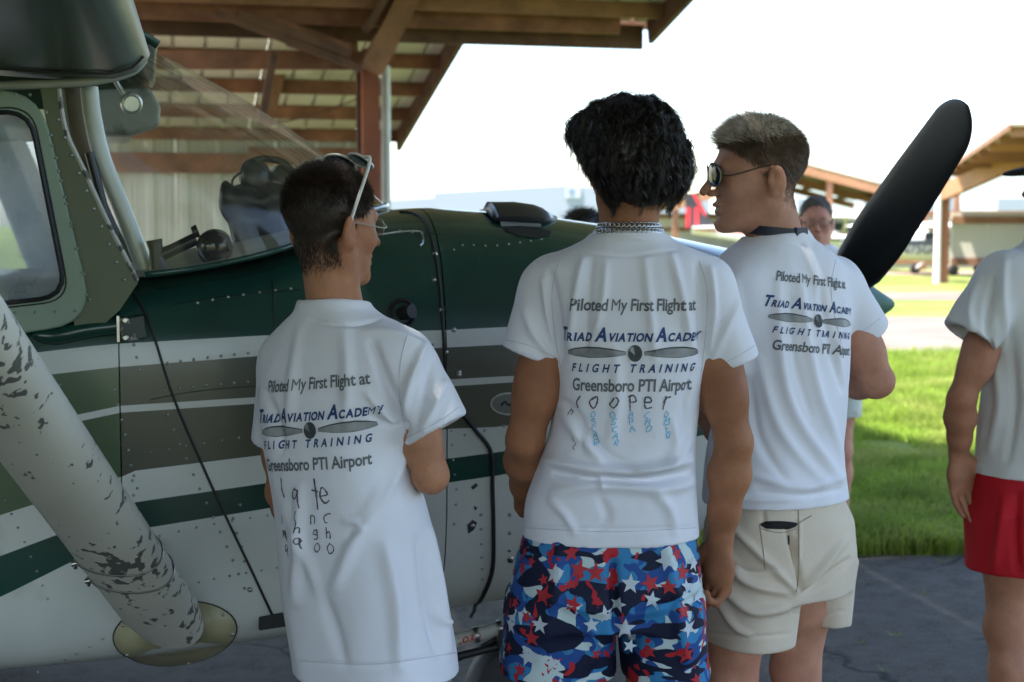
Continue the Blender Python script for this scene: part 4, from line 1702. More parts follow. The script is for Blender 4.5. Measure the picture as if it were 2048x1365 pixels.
# dark green windscreen post with its rivets
for sd in (-1, 1):
    pl_ = [A(u, v, -0.53) for u, v in ((80, 172), (128, 180), (140, 270), (175, 345), (222, 450), (262, 530), (276, 566), (240, 620), (196, 660), (150, 660), (120, 400))]
    n = len(pl_)
    v = [(s_, sd * 0.538, z) for s_, z in pl_] + [(s_, sd * 0.520, z) for s_, z in pl_]
    f = [tuple(range(n)), tuple(range(2 * n - 1, n - 1, -1))] + [(k, n + k, n + (k + 1) % n, (k + 1) % n) for k in range(n)]
    po = mk("windscreen_post", v, f, M_olive2, plane)
    if sd < 0:
        mb = MB()
        for t in np.linspace(0, 1, 10):
            u, v_ = 116 + (248 - 116) * t ** 1.05, 240 + (560 - 240) * t
            s_, z_ = A(u, v_, -0.538)
            mb.dome((s_, -0.538, z_), (0, -1, 0), 0.0055, 0.004)
        tag(mb.build("post_rivets", M_rivet, po, smooth=True), kind="stuff")
        mb = MB()
        mb.tube([(A(u, v_, -0.54)[0], -0.536, A(u, v_, -0.54)[1]) for u, v_ in spline([(118, 178), (132, 262), (170, 345), (218, 450), (258, 528), (274, 562)], 20)], 0.006, 6)
        mb.build("post_edge", mat("worn_white", (0.5, 0.5, 0.47), color2=(0.1, 0.1, 0.09), cscale=30, cthr=0.55, csoft=0.05), po)

# windscreen: one bent acrylic sheet from the wing to the cowl
baseA = [A(u, v) for u, v in ((282, 562),)]
bpts = [(-0.055, -0.522, 1.432), (0.10, -0.505, 1.452), (0.30, -0.455, 1.50), (0.47, -0.30, 1.575), (0.575, -0.12, 1.597), (0.59, 0, 1.600)]
tpts = [(-0.235, -0.522, 1.868), (-0.13, -0.51, 1.885), (-0.06, -0.47, 1.905), (-0.03, -0.32, 1.955), (-0.015, -0.14, 1.99), (-0.012, 0, 2.0)]
bpts = bpts + [(s_, -y, z) for s_, y, z in bpts[-2::-1]]
tpts = tpts + [(s_, -y, z) for s_, y, z in tpts[-2::-1]]
bl, tl = spline(bpts, 49), spline(tpts, 49)
v, f = [], []
NR = 15
for k in range(49):
    for q in range(NR):
        t = q / (NR - 1)
        p = bl[k] * (1 - t) + tl[k] * t
        bul = 0.030 * math.sin(math.pi * t)
        n_ = np.array([0.75, 0.55 * p[1] / 0.5, 0.5])
        v.append(p + n_ / np.linalg.norm(n_) * bul * (1 - 0.7 * abs(p[1] / 0.52) ** 3))
for k in range(48):
    for q in range(NR - 1):
        f.append((k * NR + q, k * NR + q + 1, (k + 1) * NR + q + 1, (k + 1) * NR + q))
ws = mk("windscreen", v, f, glass_mat("windscreen_acrylic", (0.90, 0.92, 0.88), 0.030, 0.06, (0.60, 0.60, 0.52), 7.0, None), plane, smooth=True)
mb = MB()
mb.tube([p + np.array([0, 0, 0.002]) for p in bl], 0.008, 6)
autosmooth(mb.build("windscreen_strip", M_dgreen, ws), 60)
# pale glareshield deck under the glass
v, f = [], []
for k in range(49):
    v += [tuple(bl[k] - np.array([0.02, 0, 0.004])), (-0.10, bl[k][1] * 0.96, 1.438)]
for k in range(48):
    f.append((2 * k, 2 * k + 2, 2 * k + 3, 2 * k + 1))
mk("glareshield", v, f, mat("glareshield_grey", (0.30, 0.30, 0.28), rough=0.6, var=0.2, vscale=8), plane)
# pale cabin tube behind the post, with a dark strap, and the second tube beyond
for (px_, y, r_, m) in (([(178, 175), (186, 240), (205, 320), (245, 420), (292, 545)], -0.43, 0.021, M_pwhite),
                        ([(150, 178), (160, 260), (185, 340)], -0.36, 0.03, mat("cabin_tan", (0.28, 0.23, 0.17), rough=0.7))):
    pts = [A(u, v_, y) for u, v_ in spline(px_, 20)]
    mb = MB()
    mb.tube([(s_, y, z) for s_, z in pts], r_, 12)
    autosmooth(mb.build("cabin_tube", m, plane), 60)
pts = [A(u, v_, -0.465) for u, v_ in ((178, 305), (190, 350), (208, 420), (232, 470))]
mb = MB()
mb.tube([(s_, -0.455, z) for s_, z in pts], 0.011, 8)
autosmooth(mb.build("tube_strap", M_blackp, plane), 60)
# round air vent hanging from the wing root on a bent stem
s_, z_ = A(262, 208, -0.30)
mb = MB()
mb.lathe((s_, -0.30, z_), (0.25, -1, -0.1), [(-0.012, 0.024), (0.004, 0.028), (0.012, 0.026), (0.014, 0.021), (0.010, 0.018)], 28)
av = autosmooth(mb.build("air_vent", mat("vent_alloy", (0.55, 0.55, 0.53), rough=0.35, metal=0.8), plane), 40)
mb = MB()
mb.tube([(A(u, v_, -0.3)[0], -0.30, A(u, v_, -0.3)[1]) for u, v_ in ((228, 145), (232, 165), (245, 185), (256, 196))], 0.006, 8)
autosmooth(mb.build("vent_stem", MATS["vent_alloy"], av), 60)
# vent duct box in the wing root seen through the glass
pts = [A(u, v_, 0.30) for u, v_ in ((190, 180), (300, 175), (322, 215), (318, 250), (260, 270), (196, 268))]
n = len(pts)
v = [(q[0], 0.30, q[1]) for q in pts] + [(q[0], 0.44, q[1]) for q in pts]
f = [tuple(range(n)), tuple(range(2 * n - 1, n - 1, -1))] + [(k, n + k, n + (k + 1) % n, (k + 1) % n) for k in range(n)]
bevel(mk("cabin_duct", v, f, mat("duct_grey", (0.34, 0.36, 0.34), rough=0.5, color2=(0.08, 0.12, 0.10), cscale=8, cthr=0.55, csoft=0.1), plane), 0.01)
# dark padded instrument hood, lumpy with gear
S_ = None
DEFER_HOOD = True

# headset lying on top of the instrument hood
hs = empty("headset", tuple(AP0 + DV * A(530, 350, -0.12)[0] + NV * -0.12 + np.array([0, 0, A(530, 360, -0.12)[1]])), PHI)
tag(hs, "black pilot headset resting on the hood behind the windscreen", "headset")
for (dx, dz, r_) in ((-0.025, 0.012, 0.040), (0.05, 0.0, 0.042)):
    mb = MB()
    mb.lathe((dx, 0.0, dz), (0.2, -1, 0.25), [(-0.03, r_ * 0.75), (-0.02, r_), (0.0, r_ * 1.02), (0.018, r_ * 0.9), (0.026, r_ * 0.5), (0.027, 0.001)], 22)
    autosmooth(mb.build("ear_cup", M_blackp, hs), 40)
mb = MB()
mb.tube(spline([(-0.055, -0.01, -0.01), (-0.05, 0.0, 0.035), (-0.005, 0.01, 0.055), (0.05, 0.0, 0.045), (0.075, -0.01, 0.01)], 20), 0.010, 8)
autosmooth(mb.build("headband", M_blackp, hs), 60)
mb = MB()
mb.tube(spline([(0.05, -0.03, 0.0), (0.085, -0.045, 0.02), (0.105, -0.04, 0.032)], 10), 0.004, 6)
mb.lathe((0.105, -0.04, 0.034), (0.5, 0, 0.6), [(-0.014, 0.006), (-0.008, 0.014), (0.008, 0.014), (0.014, 0.006)], 12)
autosmooth(mb.build("microphone_boom", M_blackp, hs), 60)
mb = MB()
mb.tube(spline([(-0.06, -0.02, 0.02), (-0.085, -0.03, 0.0), (-0.085, -0.03, -0.03), (-0.07, -0.03, -0.06)], 14), 0.003, 6)
mb.build("headset_cord", M_black, hs)

# camera on an articulated mount behind the glass
q0 = A(430, 495, -0.46)
cm = empty("action_camera_mount", tuple(AP0 + DV * q0[0] + NV * -0.46 + np.array([0, 0, 1.445])), PHI)
tag(cm, "dark round instrument on an angled arm inside the windscreen corner", "instrument")
hz_ = q0[1] - 1.445


def cml(u, v_):
    s_, z_ = A(u, v_, -0.46)
    return np.array([s_ - q0[0], 0.0, z_ - 1.445])


mb = MB()
mb.lathe(cml(430, 495), (0.05, -1, 0.0), [(-0.03, 0.030), (-0.018, 0.043), (0.004, 0.044), (0.010, 0.040), (0.006, 0.034), (0.002, 0.033)], 28)
autosmooth(mb.build("instrument_case", M_blackp, cm), 40)
mb = MB()
mb.lathe(cml(430, 495) + np.array([0, -0.001, 0]), (0.05, -1, 0), [(0.003, 0.033), (0.008, 0.02), (0.009, 0.001)], 24)
autosmooth(mb.build("glass_face", mat("dark_glass", (0.02, 0.022, 0.022), rough=0.06, var=0.0), cm), 50)
mb = MB()
mb.tube([cml(312, 515), cml(345, 500), cml(392, 478)], [0.018, 0.015, 0.016], 10)
autosmooth(mb.build("mount_arm", M_blackp, cm), 60)
mb = MB()
mb.tube([cml(308, 480), cml(312, 500), cml(318, 540)], [0.020, 0.017, 0.024], 10)
mb.tube([cml(385, 466), cml(396, 462)], [0.014, 0.017], 10)
autosmooth(mb.build("clamp_knob", M_blackp, cm), 60)

# propeller: spinner and two black blades
hub = np.array([1.945, 0.0, 1.31])
mb = MB()
mb.lathe(hub + np.array([-0.07, 0, 0]), (1, 0, 0), [(0, 0.165), (0.03, 0.160), (0.09, 0.125), (0.16, 0.080), (0.22, 0.042), (0.262, 0.017), (0.272, 0.007), (0.274, 0.001)], 32)
pr = autosmooth(mb.build("spinner", mat("spinner_green", (0.018, 0.095, 0.070), rough=0.5, var=0.2, vscale=8, coat=0.0, spec=0.25), plane), 50)
M_prop = mat("prop_black", (0.010, 0.010, 0.013), rough=0.45, var=0.2, vscale=8)
M_prop2 = mat("prop_lit_edge", (0.05, 0.05, 0.06), rough=0.5, var=0.15)  # paler edge band, shading put into the blade's colour
bd = np.array([0.0, -0.731, 0.536])
RAD = float(np.linalg.norm(bd))
bd /= RAD
for sg_ in (1, -1):
    b_ = bd * sg_
    ch_dir = np.cross(np.array([1.0, 0, 0]), b_)
    v, f, idx = [], [], []
    ts = np.concatenate([np.linspace(0.12, 0.9, 16), 0.9 + 0.1 * np.sin(np.linspace(0, math.pi / 2, 9))[1:]])
    n = 16
    for t in ts:
        wch = np.interp(t, [0.12, 0.22, 0.4, 0.65, 0.87], [0.050, 0.074, 0.084, 0.080, 0.072])
        if t > 0.87:
            wch = 0.072 * max(0.0, 1 - ((t - 0.87) / 0.1302) ** 2) ** 0.5 + 0.001
        th_ = np.interp(t, [0.12, 0.3, 0.6, 1.0], [0.04, 0.016, 0.009, 0.004])
        tw = R(np.interp(t, [0.12, 0.5, 1.0], [48, 26, 15])) * 1.0
        c1 = ch_dir * math.cos(tw) + np.array([1.0, 0, 0]) * math.sin(tw)
        c2 = np.cross(b_, c1)
        for q in range(n):
            an = 2 * math.pi * q / n
            v.append(hub + b_ * RAD * t + c1 * wch * math.cos(an) + c2 * th_ * math.sin(an))
    for k in range(len(ts) - 1):
        for q in range(n):
            f.append((k * n + q, k * n + (q + 1) % n, (k + 1) * n + (q + 1) % n, (k + 1) * n + q))
            idx.append(1 if q in (6, 7, 8) else 0)
    f += [tuple(range(n - 1, -1, -1)), tuple((len(ts) - 1) * n + q for q in range(n))]
    idx += [0, 0]
    autosmooth(mk("propeller_blade", v, f, [M_prop, M_prop2], pr, idx=idx), 70)

# nose gear with the damper that carries the red lettering
ng = empty("nose_gear", (0, 0, 0))
ng.parent = plane
NX = 1.02
mb = MB()
mb.tube([(NX, 0.0, 0.75), (NX, 0.0, 0.36)], 0.045, 16)
mb.tube([(NX, 0.0, 0.40), (NX, 0.0, 0.30)], 0.055, 16)
autosmooth(mb.build("oleo_leg", M_steel, ng))
mb = MB()
for sd in (-1, 1):
    mb.bar((NX, sd * 0.02, 0.37), (NX, sd * 0.105, 0.35), 0.05, 0.04)
    mb.bar((NX, sd * 0.105, 0.37), (NX - 0.02, sd * 0.105, 0.17), 0.05, 0.02, up=(0, 1, 0))
bevel(mb.build("fork", M_blackp, ng), 0.004)
mb = MB()
mb.lathe((NX - 0.02, 0, 0.19), (0, 1, 0), [(-0.08, 0.09), (-0.075, 0.13), (-0.055, 0.17), (-0.02, 0.188), (0.02, 0.188), (0.055, 0.17), (0.075, 0.13), (0.08, 0.09)], 32)
ty = autosmooth(mb.build("tyre", M_black, ng))
mb = MB()
mb.lathe((NX - 0.02, 0, 0.19), (0, 1, 0), [(-0.082, 0.02), (-0.078, 0.085), (0.078, 0.085), (0.082, 0.02)], 24)
autosmooth(mb.build("rim", M_white, ty))
q1, q2 = A(878, 1290, -0.14), A(995, 1258, -0.14)
d0 = np.array([q1[0], -0.14, q1[1]])
d1 = np.array([q2[0], -0.14, q2[1]])
mb = MB()
mb.tube([d0, d1], 0.020, 18)
dp = autosmooth(mb.build("shimmy_damper", mat("damper_white", (0.42, 0.42, 0.38), rough=0.4, var=0.15, vscale=9), ng), 50)
dd = (d1 - d0) / np.linalg.norm(d1 - d0)
mb = MB()
mb.tube([d0 + dd * 0.10, d0 + dd * 0.112], 0.0225, 18)
mb.tube([d1, d1 + dd * 0.012], 0.023, 18)
mb.tube([d1, d1 + dd * 0.05], 0.008, 10)
autosmooth(mb.build("damper_bands", M_steel, dp), 50)
mb = MB()
mb.tube([d0 + np.array([0.0, 0, -0.045]), d1 + np.array([-0.0, 0, -0.05])], 0.012, 10)
mb.tube([d0 + np.array([0.0, 0, -0.07]), d1 + np.array([0.02, 0.02, -0.025])], 0.007, 10)
mb.box(d1 + np.array([0.03, 0, -0.03]), (0.03, 0, 0), (0, 0.03, 0), (0, 0, 0.035))
autosmooth(mb.build("steering_linkage", M_blackp, ng), 50)


def text_mesh(body, size=1.0, bold=0.0, shear=0.0, spacing=1.0):
    cu = bpy.data.curves.new("t", 'FONT')
    cu.body = body
    cu.size = size
    cu.offset = bold
    cu.shear = shear
    cu.space_character = spacing
    cu.resolution_u = 3
    t = bpy.data.objects.new("t", cu)
    col.objects.link(t)
    dg = bpy.context.evaluated_depsgraph_get()
    me = bpy.data.meshes.new_from_object(t.evaluated_get(dg))
    bpy.data.objects.remove(t)
    vs = np.array([q.co[:] for q in me.vertices])
    fs = [tuple(q.vertices) for q in me.polygons]
    bpy.data.meshes.remove(me)
    return vs, fs


vs, fs = text_mesh("LORD", 0.024, 0.0010, 0.25, 1.05)
wv = vs[:, 0].max()
st0 = d0 + dd * 0.048
upv = np.cross(dd, np.array([0, 1.0, 0]))
upv = upv if upv[2] > 0 else -upv
v = []
for q in vs:
    h_ = q[1] - 0.008
    an = h_ / 0.0205
    v.append(st0 + dd * q[0] + np.array([0, -1, 0]) * 0.0208 * math.cos(an) + upv * 0.0208 * math.sin(an))
mk("damper_lettering", v, fs, mat("lord_red", (0.45, 0.03, 0.03), rough=0.5), dp)
# main gear legs
for sd in (-1, 1):
    mb = MB()
    mb.bar((-0.75, sd * 0.48, 0.62), (-0.75, sd * 1.25, 0.24), 0.02, 0.10, up=(0, 0, 1))
    gl = mb.build("main_gear_leg", M_pwhite, plane)
    mb = MB()
    mb.lathe((-0.75, sd * 1.22, 0.22), (0, sd, 0), [(0, 0.10), (0.005, 0.17), (0.03, 0.21), (0.08, 0.22), (0.13, 0.21), (0.155, 0.17), (0.16, 0.10)], 28)
    autosmooth(mb.build("tyre", M_black, gl))
# tail surfaces
mb = MB()
pr_ = [(-4.5, 1.42), (-5.2, 2.3), (-5.75, 2.35), (-5.85, 1.3), (-5.5, 1.2)]
n = len(pr_)
mb.add([(x, -0.05, z) for x, z in pr_] + [(x, 0.05, z) for x, z in pr_], [tuple(range(n)), tuple(range(2 * n - 1, n - 1, -1))] + [(k, n + k, n + (k + 1) % n, (k + 1) % n) for k in range(n)])
mb.build("tail_fin", M_dgreen, plane)
mb = MB()
mb.box((-5.3, 0, 1.4), (0.4, 0, 0), (0, 1.6, 0), (0, 0, 0.035))
mb.build("tailplane", M_pwhite, plane)

# ================================================================ people
Z3 = np.array([0, 0, 1.0])


def axes(yaw, pitch=0.0, roll=0.0):
    """yaw to the right of straight-ahead; returns right, forward, up"""
    f = np.array([math.sin(yaw), math.cos(yaw), 0.0])
    r = np.array([math.cos(yaw), -math.sin(yaw), 0.0])
    f2 = f * math.cos(pitch) + Z3 * math.sin(pitch)
    u = -f * math.sin(pitch) + Z3 * math.cos(pitch)
    r2 = r * math.cos(roll) + u * math.sin(roll)
    u2 = -r * math.sin(roll) + u * math.cos(roll)
    return r2, f2, u2


class Head:
    def __init__(self, c, yaw, pitch=0.0, roll=0.0, sc=1.0):
        self.c, self.sc = np.asarray(c, float), sc
        self.r, self.f, self.u = axes(R(yaw), R(pitch), R(roll))
        self.M = np.stack([self.r, self.f, self.u])

    def __call__(self, x, y, z):
        return self.c + self.sc * (x * self.r + y * self.f + z * self.u)

    def local(self, V):
        return (np.asarray(V) - self.c) @ self.M.T / self.sc

    def rot(self, yaw=0, pitch=0):
        a, b = R(yaw), R(pitch)
        Rz = np.array([[math.cos(a), math.sin(a), 0], [-math.sin(a), math.cos(a), 0], [0, 0, 1]])
        Rx = np.array([[1, 0, 0], [0, math.cos(b), math.sin(b)], [0, -math.sin(b), math.cos(b)]])
        return Rz @ Rx @ self.M


def add_head(S, H, neck, rn=0.054, jaw=1.0):
    s = H.sc
    S.ball(H(0, -0.015, 0.045), np.array([0.074, 0.097, 0.083]) * s, 0.02, H.M)
    S.ball(H(0, 0.030, -0.010), np.array([0.064, 0.061, 0.078]) * s, 0.03 * s, H.M)
    S.ball(H(0, 0.036, -0.064), np.array([0.048 * jaw, 0.048, 0.046]) * s, 0.025 * s, H.M)
    for q in (-1, 1):
        S.cone(H(q * 0.054 * jaw, -0.008, -0.050), H(q * 0.014, 0.066, -0.096), 0.017 * s, 0.016 * s, 0.03 * s)
        S.ball(H(q * 0.042, 0.058, -0.020), np.array([0.020, 0.020, 0.020]) * s, 0.02 * s, H.M)
    S.ball(H(0, 0.081, -0.100), np.array([0.018, 0.015, 0.015]) * s, 0.014 * s, H.M)
    S.ball(H(0, 0.101, -0.083), np.array([0.022, 0.010, 0.005]) * s, 0.010 * s, H.M, sub=True)
    S.cone(H(-0.034, 0.079, 0.030), H(0.034, 0.079, 0.030), 0.011 * s, 0.011 * s, 0.018 * s)
    for q in (-1, 1):
        S.ball(H(q * 0.031, 0.100, 0.006), np.array([0.019, 0.016, 0.012]) * s, 0.014 * s, H.M, sub=True)
        S.ball(H(q * 0.031, 0.072, 0.006), np.array([0.014, 0.014, 0.013]) * s, 0.006 * s, H.M)
    S.cone(H(0, 0.087, 0.016), H(0, 0.119, -0.025), 0.0075 * s, 0.0100 * s, 0.010 * s)
    for q in (-1, 1):
        S.ball(H(q * 0.011, 0.100, -0.030), np.array([0.0075, 0.011, 0.0075]) * s, 0.006 * s, H.M)
    S.cone(H(-0.017, 0.087, -0.0545), H(0.017, 0.087, -0.0545), 0.0070 * s, 0.0070 * s, 0.006 * s)
    S.ball(H(0, 0.095, -0.0555), np.array([0.012, 0.006, 0.005]) * s, 0.006 * s, H.M)
    S.cone(H(-0.015, 0.086, -0.0690), H(0.015, 0.086, -0.0690), 0.0080 * s, 0.0080 * s, 0.006 * s)
    S.cone(H(-0.022, 0.092, -0.0625), H(0.022, 0.092, -0.0625), 0.0028 * s, 0.0028 * s, 0.003 * s, sub=True)
    for q in (-1, 1):
        Me = H.rot(yaw=q * 24, pitch=-10)
        S.ball(H(q * 0.083, -0.026, -0.004), np.array([0.0095, 0.0195, 0.033]) * s, 0.005 * s, Me)
        S.ball(H(q * 0.080, -0.018, -0.030), np.array([0.0075, 0.010, 0.011]) * s, 0.006 * s, Me)
        S.ball(H(q * 0.092, -0.020, -0.003), np.array([0.0075, 0.011, 0.021]) * s, 0.004 * s, Me, sub=True)
        S.ball(H(q * 0.079, -0.010, -0.010), np.array([0.006, 0.006, 0.009]) * s, 0.004 * s, Me)
    S.cone(H(0, -0.022, -0.045), neck, rn * s, rn * 1.08 * s, 0.03 * s)
    for q in (-1, 1):
        S.cone(H(q * 0.058, -0.03, -0.035), neck + H.f * 0.035 + H.r * q * 0.02, 0.012, 0.013, 0.03)


def add_hand(S, w, d, n, thumb, curl=25, sc=1.0, k=0.004, spread=1.0):
    """w wrist, d towards fingers, n palm normal, thumb +1/-1 on the side cross(n,d)"""
    d = d / np.linalg.norm(d)
    n = n - d * (n @ d)
    n = n / np.linalg.norm(n)
    t = np.cross(n, d) * thumb
    S.cone(w, w + d * 0.05 * sc, 0.026 * sc, 0.036 * sc, 0.015, flat=(n, 1.55))
    S.cone(w + d * 0.045 * sc - t * 0.012 * sc, w + d * 0.082 * sc - t * 0.016 * sc, 0.027 * sc, 0.022 * sc, 0.012, flat=(n, 1.6))
    S.cone(w + d * 0.045 * sc + t * 0.012 * sc, w + d * 0.085 * sc + t * 0.016 * sc, 0.027 * sc, 0.022 * sc, 0.012, flat=(n, 1.6))
    for off, ln, ex in ((0.031, 0.92, 0), (0.0105, 1.0, 4), (-0.0105, 0.94, 8), (-0.030, 0.76, 12)):
        p = w + (d * 0.083 + t * off) * sc
        a = 0.0
        r = 0.0090 * sc
        for L, c in ((0.044, 0.8), (0.028, 1.1), (0.022, 0.8)):
            a += R(curl + ex * 0.6) * c
            dd_ = d * math.cos(a) + n * math.sin(a) + t * off * 1.2 * spread
            q = p + dd_ / np.linalg.norm(dd_) * L * ln * sc
            S.cone(p, q, r, r * 0.9, k)
            p, r = q, r * 0.9
    p0 = w + (d * 0.022 + t * 0.022 + n * 0.008) * sc
    p1 = p0 + (d * 0.75 + t * 0.55 + n * 0.30) * 0.042 * sc
    p2 = p1 + (d * 0.95 + t * 0.12 + n * 0.40) * 0.033 * sc
    p3 = p2 + (d * 0.95 - t * 0.10 + n * 0.45) * 0.024 * sc
    S.cone(p0, p1, 0.0155 * sc, 0.012 * sc, 0.012)
    S.cone(p1, p2, 0.0115 * sc, 0.0100 * sc, 0.004)
    S.cone(p2, p3, 0.0100 * sc, 0.0085 * sc, 0.004)


def make_body(person, K, skin, h=0.005):
    """K: joints. One continuous surface from crown to feet"""
    pts = [K[k] for k in K if isinstance(K[k], np.ndarray) and K[k].shape == (3,)] + [K['head'].c]
    lo = np.min(pts, axis=0) - np.array([0.22, 0.22, 0.12])
    hi = np.max(pts, axis=0) + np.array([0.22, 0.22, 0.20])
    lo[2] = 0.0
    S = Solid(lo, hi, h)
    s = K.get('sc', 1.0)
    fwd = axes(K['yaw'])[1]
    # trunk, slim enough to stay inside the clothes
    pel, nk = K['pelvis'], K['neck']
    ch = pel + (nk - pel) * 0.62
    S.cone(pel, pel + (nk - pel) * 0.3, 0.105 * s, 0.10 * s, 0.04, flat=(fwd, 1.5))
    S.cone(pel + (nk - pel) * 0.3, ch, 0.10 * s, 0.10 * s, 0.05, flat=(fwd, 1.5))
    S.cone(ch, nk - Z3 * 0.08, 0.10 * s, 0.05 * s, 0.04, flat=(fwd, 1.3))
    for q in 'LR':
        sh, el, wr = K['sh' + q], K['el' + q], K['wr' + q]
        a = K.get('arm', 1.0) * s
        sh = sh + (nk - Z3 * 0.06 - sh) * 0.22
        sh = sh + (el - sh) * 0.10
        S.cone(nk - Z3 * 0.085, sh, 0.034 * s, 0.036 * s, 0.03)
        um = sh + (el - sh) * 0.55
        S.chain([sh, um, el], [0.036 * a, 0.046 * a, 0.034 * a], 0.02)
        fm = el + (wr - el) * 0.32
        S.chain([el, fm, el + (wr - el) * 0.7, wr], [0.035 * a, 0.0405 * a, 0.030 * a, 0.0245 * a], 0.02)
        S.ball(el - fwd * 0.014 * a, 0.026 * a, 0.014)
        S.ball(el + (sh - el) * 0.30 - fwd * 0.010, 0.040 * a, 0.03)
        hd = K['hand' + q]
        add_hand(S, wr, np.asarray(hd[0], float), np.asarray(hd[1], float), hd[2], hd[3], s * K.get('hsc', 1.14))
        hp_, kn, an = K['hip' + q], K['kn' + q], K['an' + q]
        S.chain([hp_, hp_ + (kn - hp_) * 0.5, kn], [0.070 * s * K.get('thigh', 1), 0.072 * s * K.get('thigh', 1), 0.054 * s], 0.03)
        cf = kn + (an - kn) * 0.3 - fwd * 0.012
        S.chain([kn, cf, an], [0.052 * s, 0.056 * s, 0.034 * s], 0.03)
        S.ball(kn + fwd * 0.014, 0.046 * s, 0.02)
        ft = np.array([an[0], an[1], 0.03]) + fwd * 0.15 * s
        S.cone(np.array([an[0], an[1], 0.045]) - fwd * 0.03, ft, 0.035 * s, 0.026 * s, 0.025)
    add_head(S, K['head'], nk, K.get('rn', 0.054), K.get('jaw', 1.0))
    V, F = S.skin()
    V = relax(V, F, 1, 0.4)
    K['V'], K['F'], K['N'] = V, F, vnormals(V, F)
    return mk("body", V, F, skin, person, smooth=True, world_coords=True)


def make_shoes(person, K, m):
    fwd = axes(K['yaw'])[1]
    for q in 'LR':
        an = K['an' + q]
        S = Solid(an - np.array([0.3, 0.3, 0.12]), an + np.array([0.3, 0.3, 0.1]), 0.007)
        b = np.array([an[0], an[1], 0.045])
        S.cone(b - fwd * 0.04, b + fwd * 0.17, 0.044, 0.042, 0.02)
        S.cone(b - fwd * 0.02 + Z3 * 0.03, b + fwd * 0.08 + Z3 * 0.01, 0.046, 0.04, 0.03)
        V, F = S.skin()
        V[:, 2] = np.maximum(V[:, 2], 0.006)
        mk("shoe", V, F, m, person, smooth=True, world_coords=True)


def ring_field(rings, Y, yaw, n=2.5):
    """rings (v, uL, uR, half depth, dy): silhouette widths from the photo -> solid of stacked ovals"""
    rows = []
    for rg in rings:
        v, uL, uR, b = rg[:4]
        dy = rg[4] if len(rg) > 4 else 0.0
        l_, r_ = P(uL, v, Y + dy), P(uR, v, Y + dy)
        w = (r_[0] - l_[0]) / 2
        a = math.sqrt(max(w * w - (b * math.sin(yaw)) ** 2, 0.0009)) / abs(math.cos(yaw))
        rows.append((l_[2], (l_[0] + r_[0]) / 2, Y + dy, a, b))
    rows.sort()
    T = np.array(rows)
    cz = np.linspace(T[0, 0], T[-1, 0], 120)
    tab = []
    for k in range(1, 5):
        y = np.interp(cz, T[:, 0], T[:, k])
        ker = np.ones(9) / 9
        y = np.convolve(np.pad(y, 4, mode='edge'), ker, mode='valid')
        tab.append(y)
    cs, sn = math.cos(yaw), math.sin(yaw)

    def f(X, Yg, Z, shrink=0.0):
        cx, cy, a, b = [np.interp(Z.ravel(), cz, t).astype(np.float32).reshape(Z.shape) for t in tab]
        a, b = a - shrink, b - shrink
        x, y = X - cx, Yg - cy
        xr, yr = x * cs - y * sn, x * sn + y * cs
        g = (np.abs(xr / a) ** n + np.abs(yr / b) ** n) ** (1.0 / n)
        gx = np.abs(xr / a) ** (n - 1) / a
        gy = np.abs(yr / b) ** (n - 1) / b
        gn = np.sqrt(gx * gx + gy * gy) / np.maximum(g, 1e-3) ** (n - 1)
        return (g - 1) / np.maximum(gn, 1e-3)
    lo = np.array([(T[:, 1] - T[:, 3]).min() - 0.1, (T[:, 2] - T[:, 4]).min() - 0.1, T[0, 0]])
    hi = np.array([(T[:, 1] + T[:, 3]).max() + 0.1, (T[:, 2] + T[:, 4]).max() + 0.1, T[-1, 0]])
    return f, lo, hi, T


FOLD = 2.1


def fold_disp(V, N, folds, w_noise, seed, Yref):
    """push cloth out or in along drawn fold lines, plus soft random rumples"""
    to = _eye - V
    to /= np.linalg.norm(to, axis=1)[:, None]
    face = np.clip((N * to).sum(1) * 2.0, 0, 1)
    u, v = proj(V)
    d = np.zeros(len(V))
    for (line, w, amp) in folds:
        ln = spline(line, 24) if len(line) > 2 else np.array(line, float)
        best = np.full(len(V), 1e9)
        tt = np.zeros(len(V))
        for i in range(len(ln) - 1):
            a, b = ln[i], ln[i + 1]
            ba = b - a
            t = np.clip(((u - a[0]) * ba[0] + (v - a[1]) * ba[1]) / (ba @ ba), 0, 1)
            q = np.hypot(u - a[0] - t * ba[0], v - a[1] - t * ba[1])
            m = q < best
            best = np.where(m, q, best)
            tt = np.where(m, (i + t) / (len(ln) - 1), tt)
        taper = np.sin(np.pi * np.clip(tt * 0.86 + 0.07, 0, 1)) ** 0.6
        d += amp * FOLD * taper * np.exp(-(best / (0.85 * w)) ** 2)
    d *= face
    for sc, am, st in w_noise:
        d += am * vnoise(V * np.array(st) * sc + seed * 7.3)
    return V + N * d[:, None]


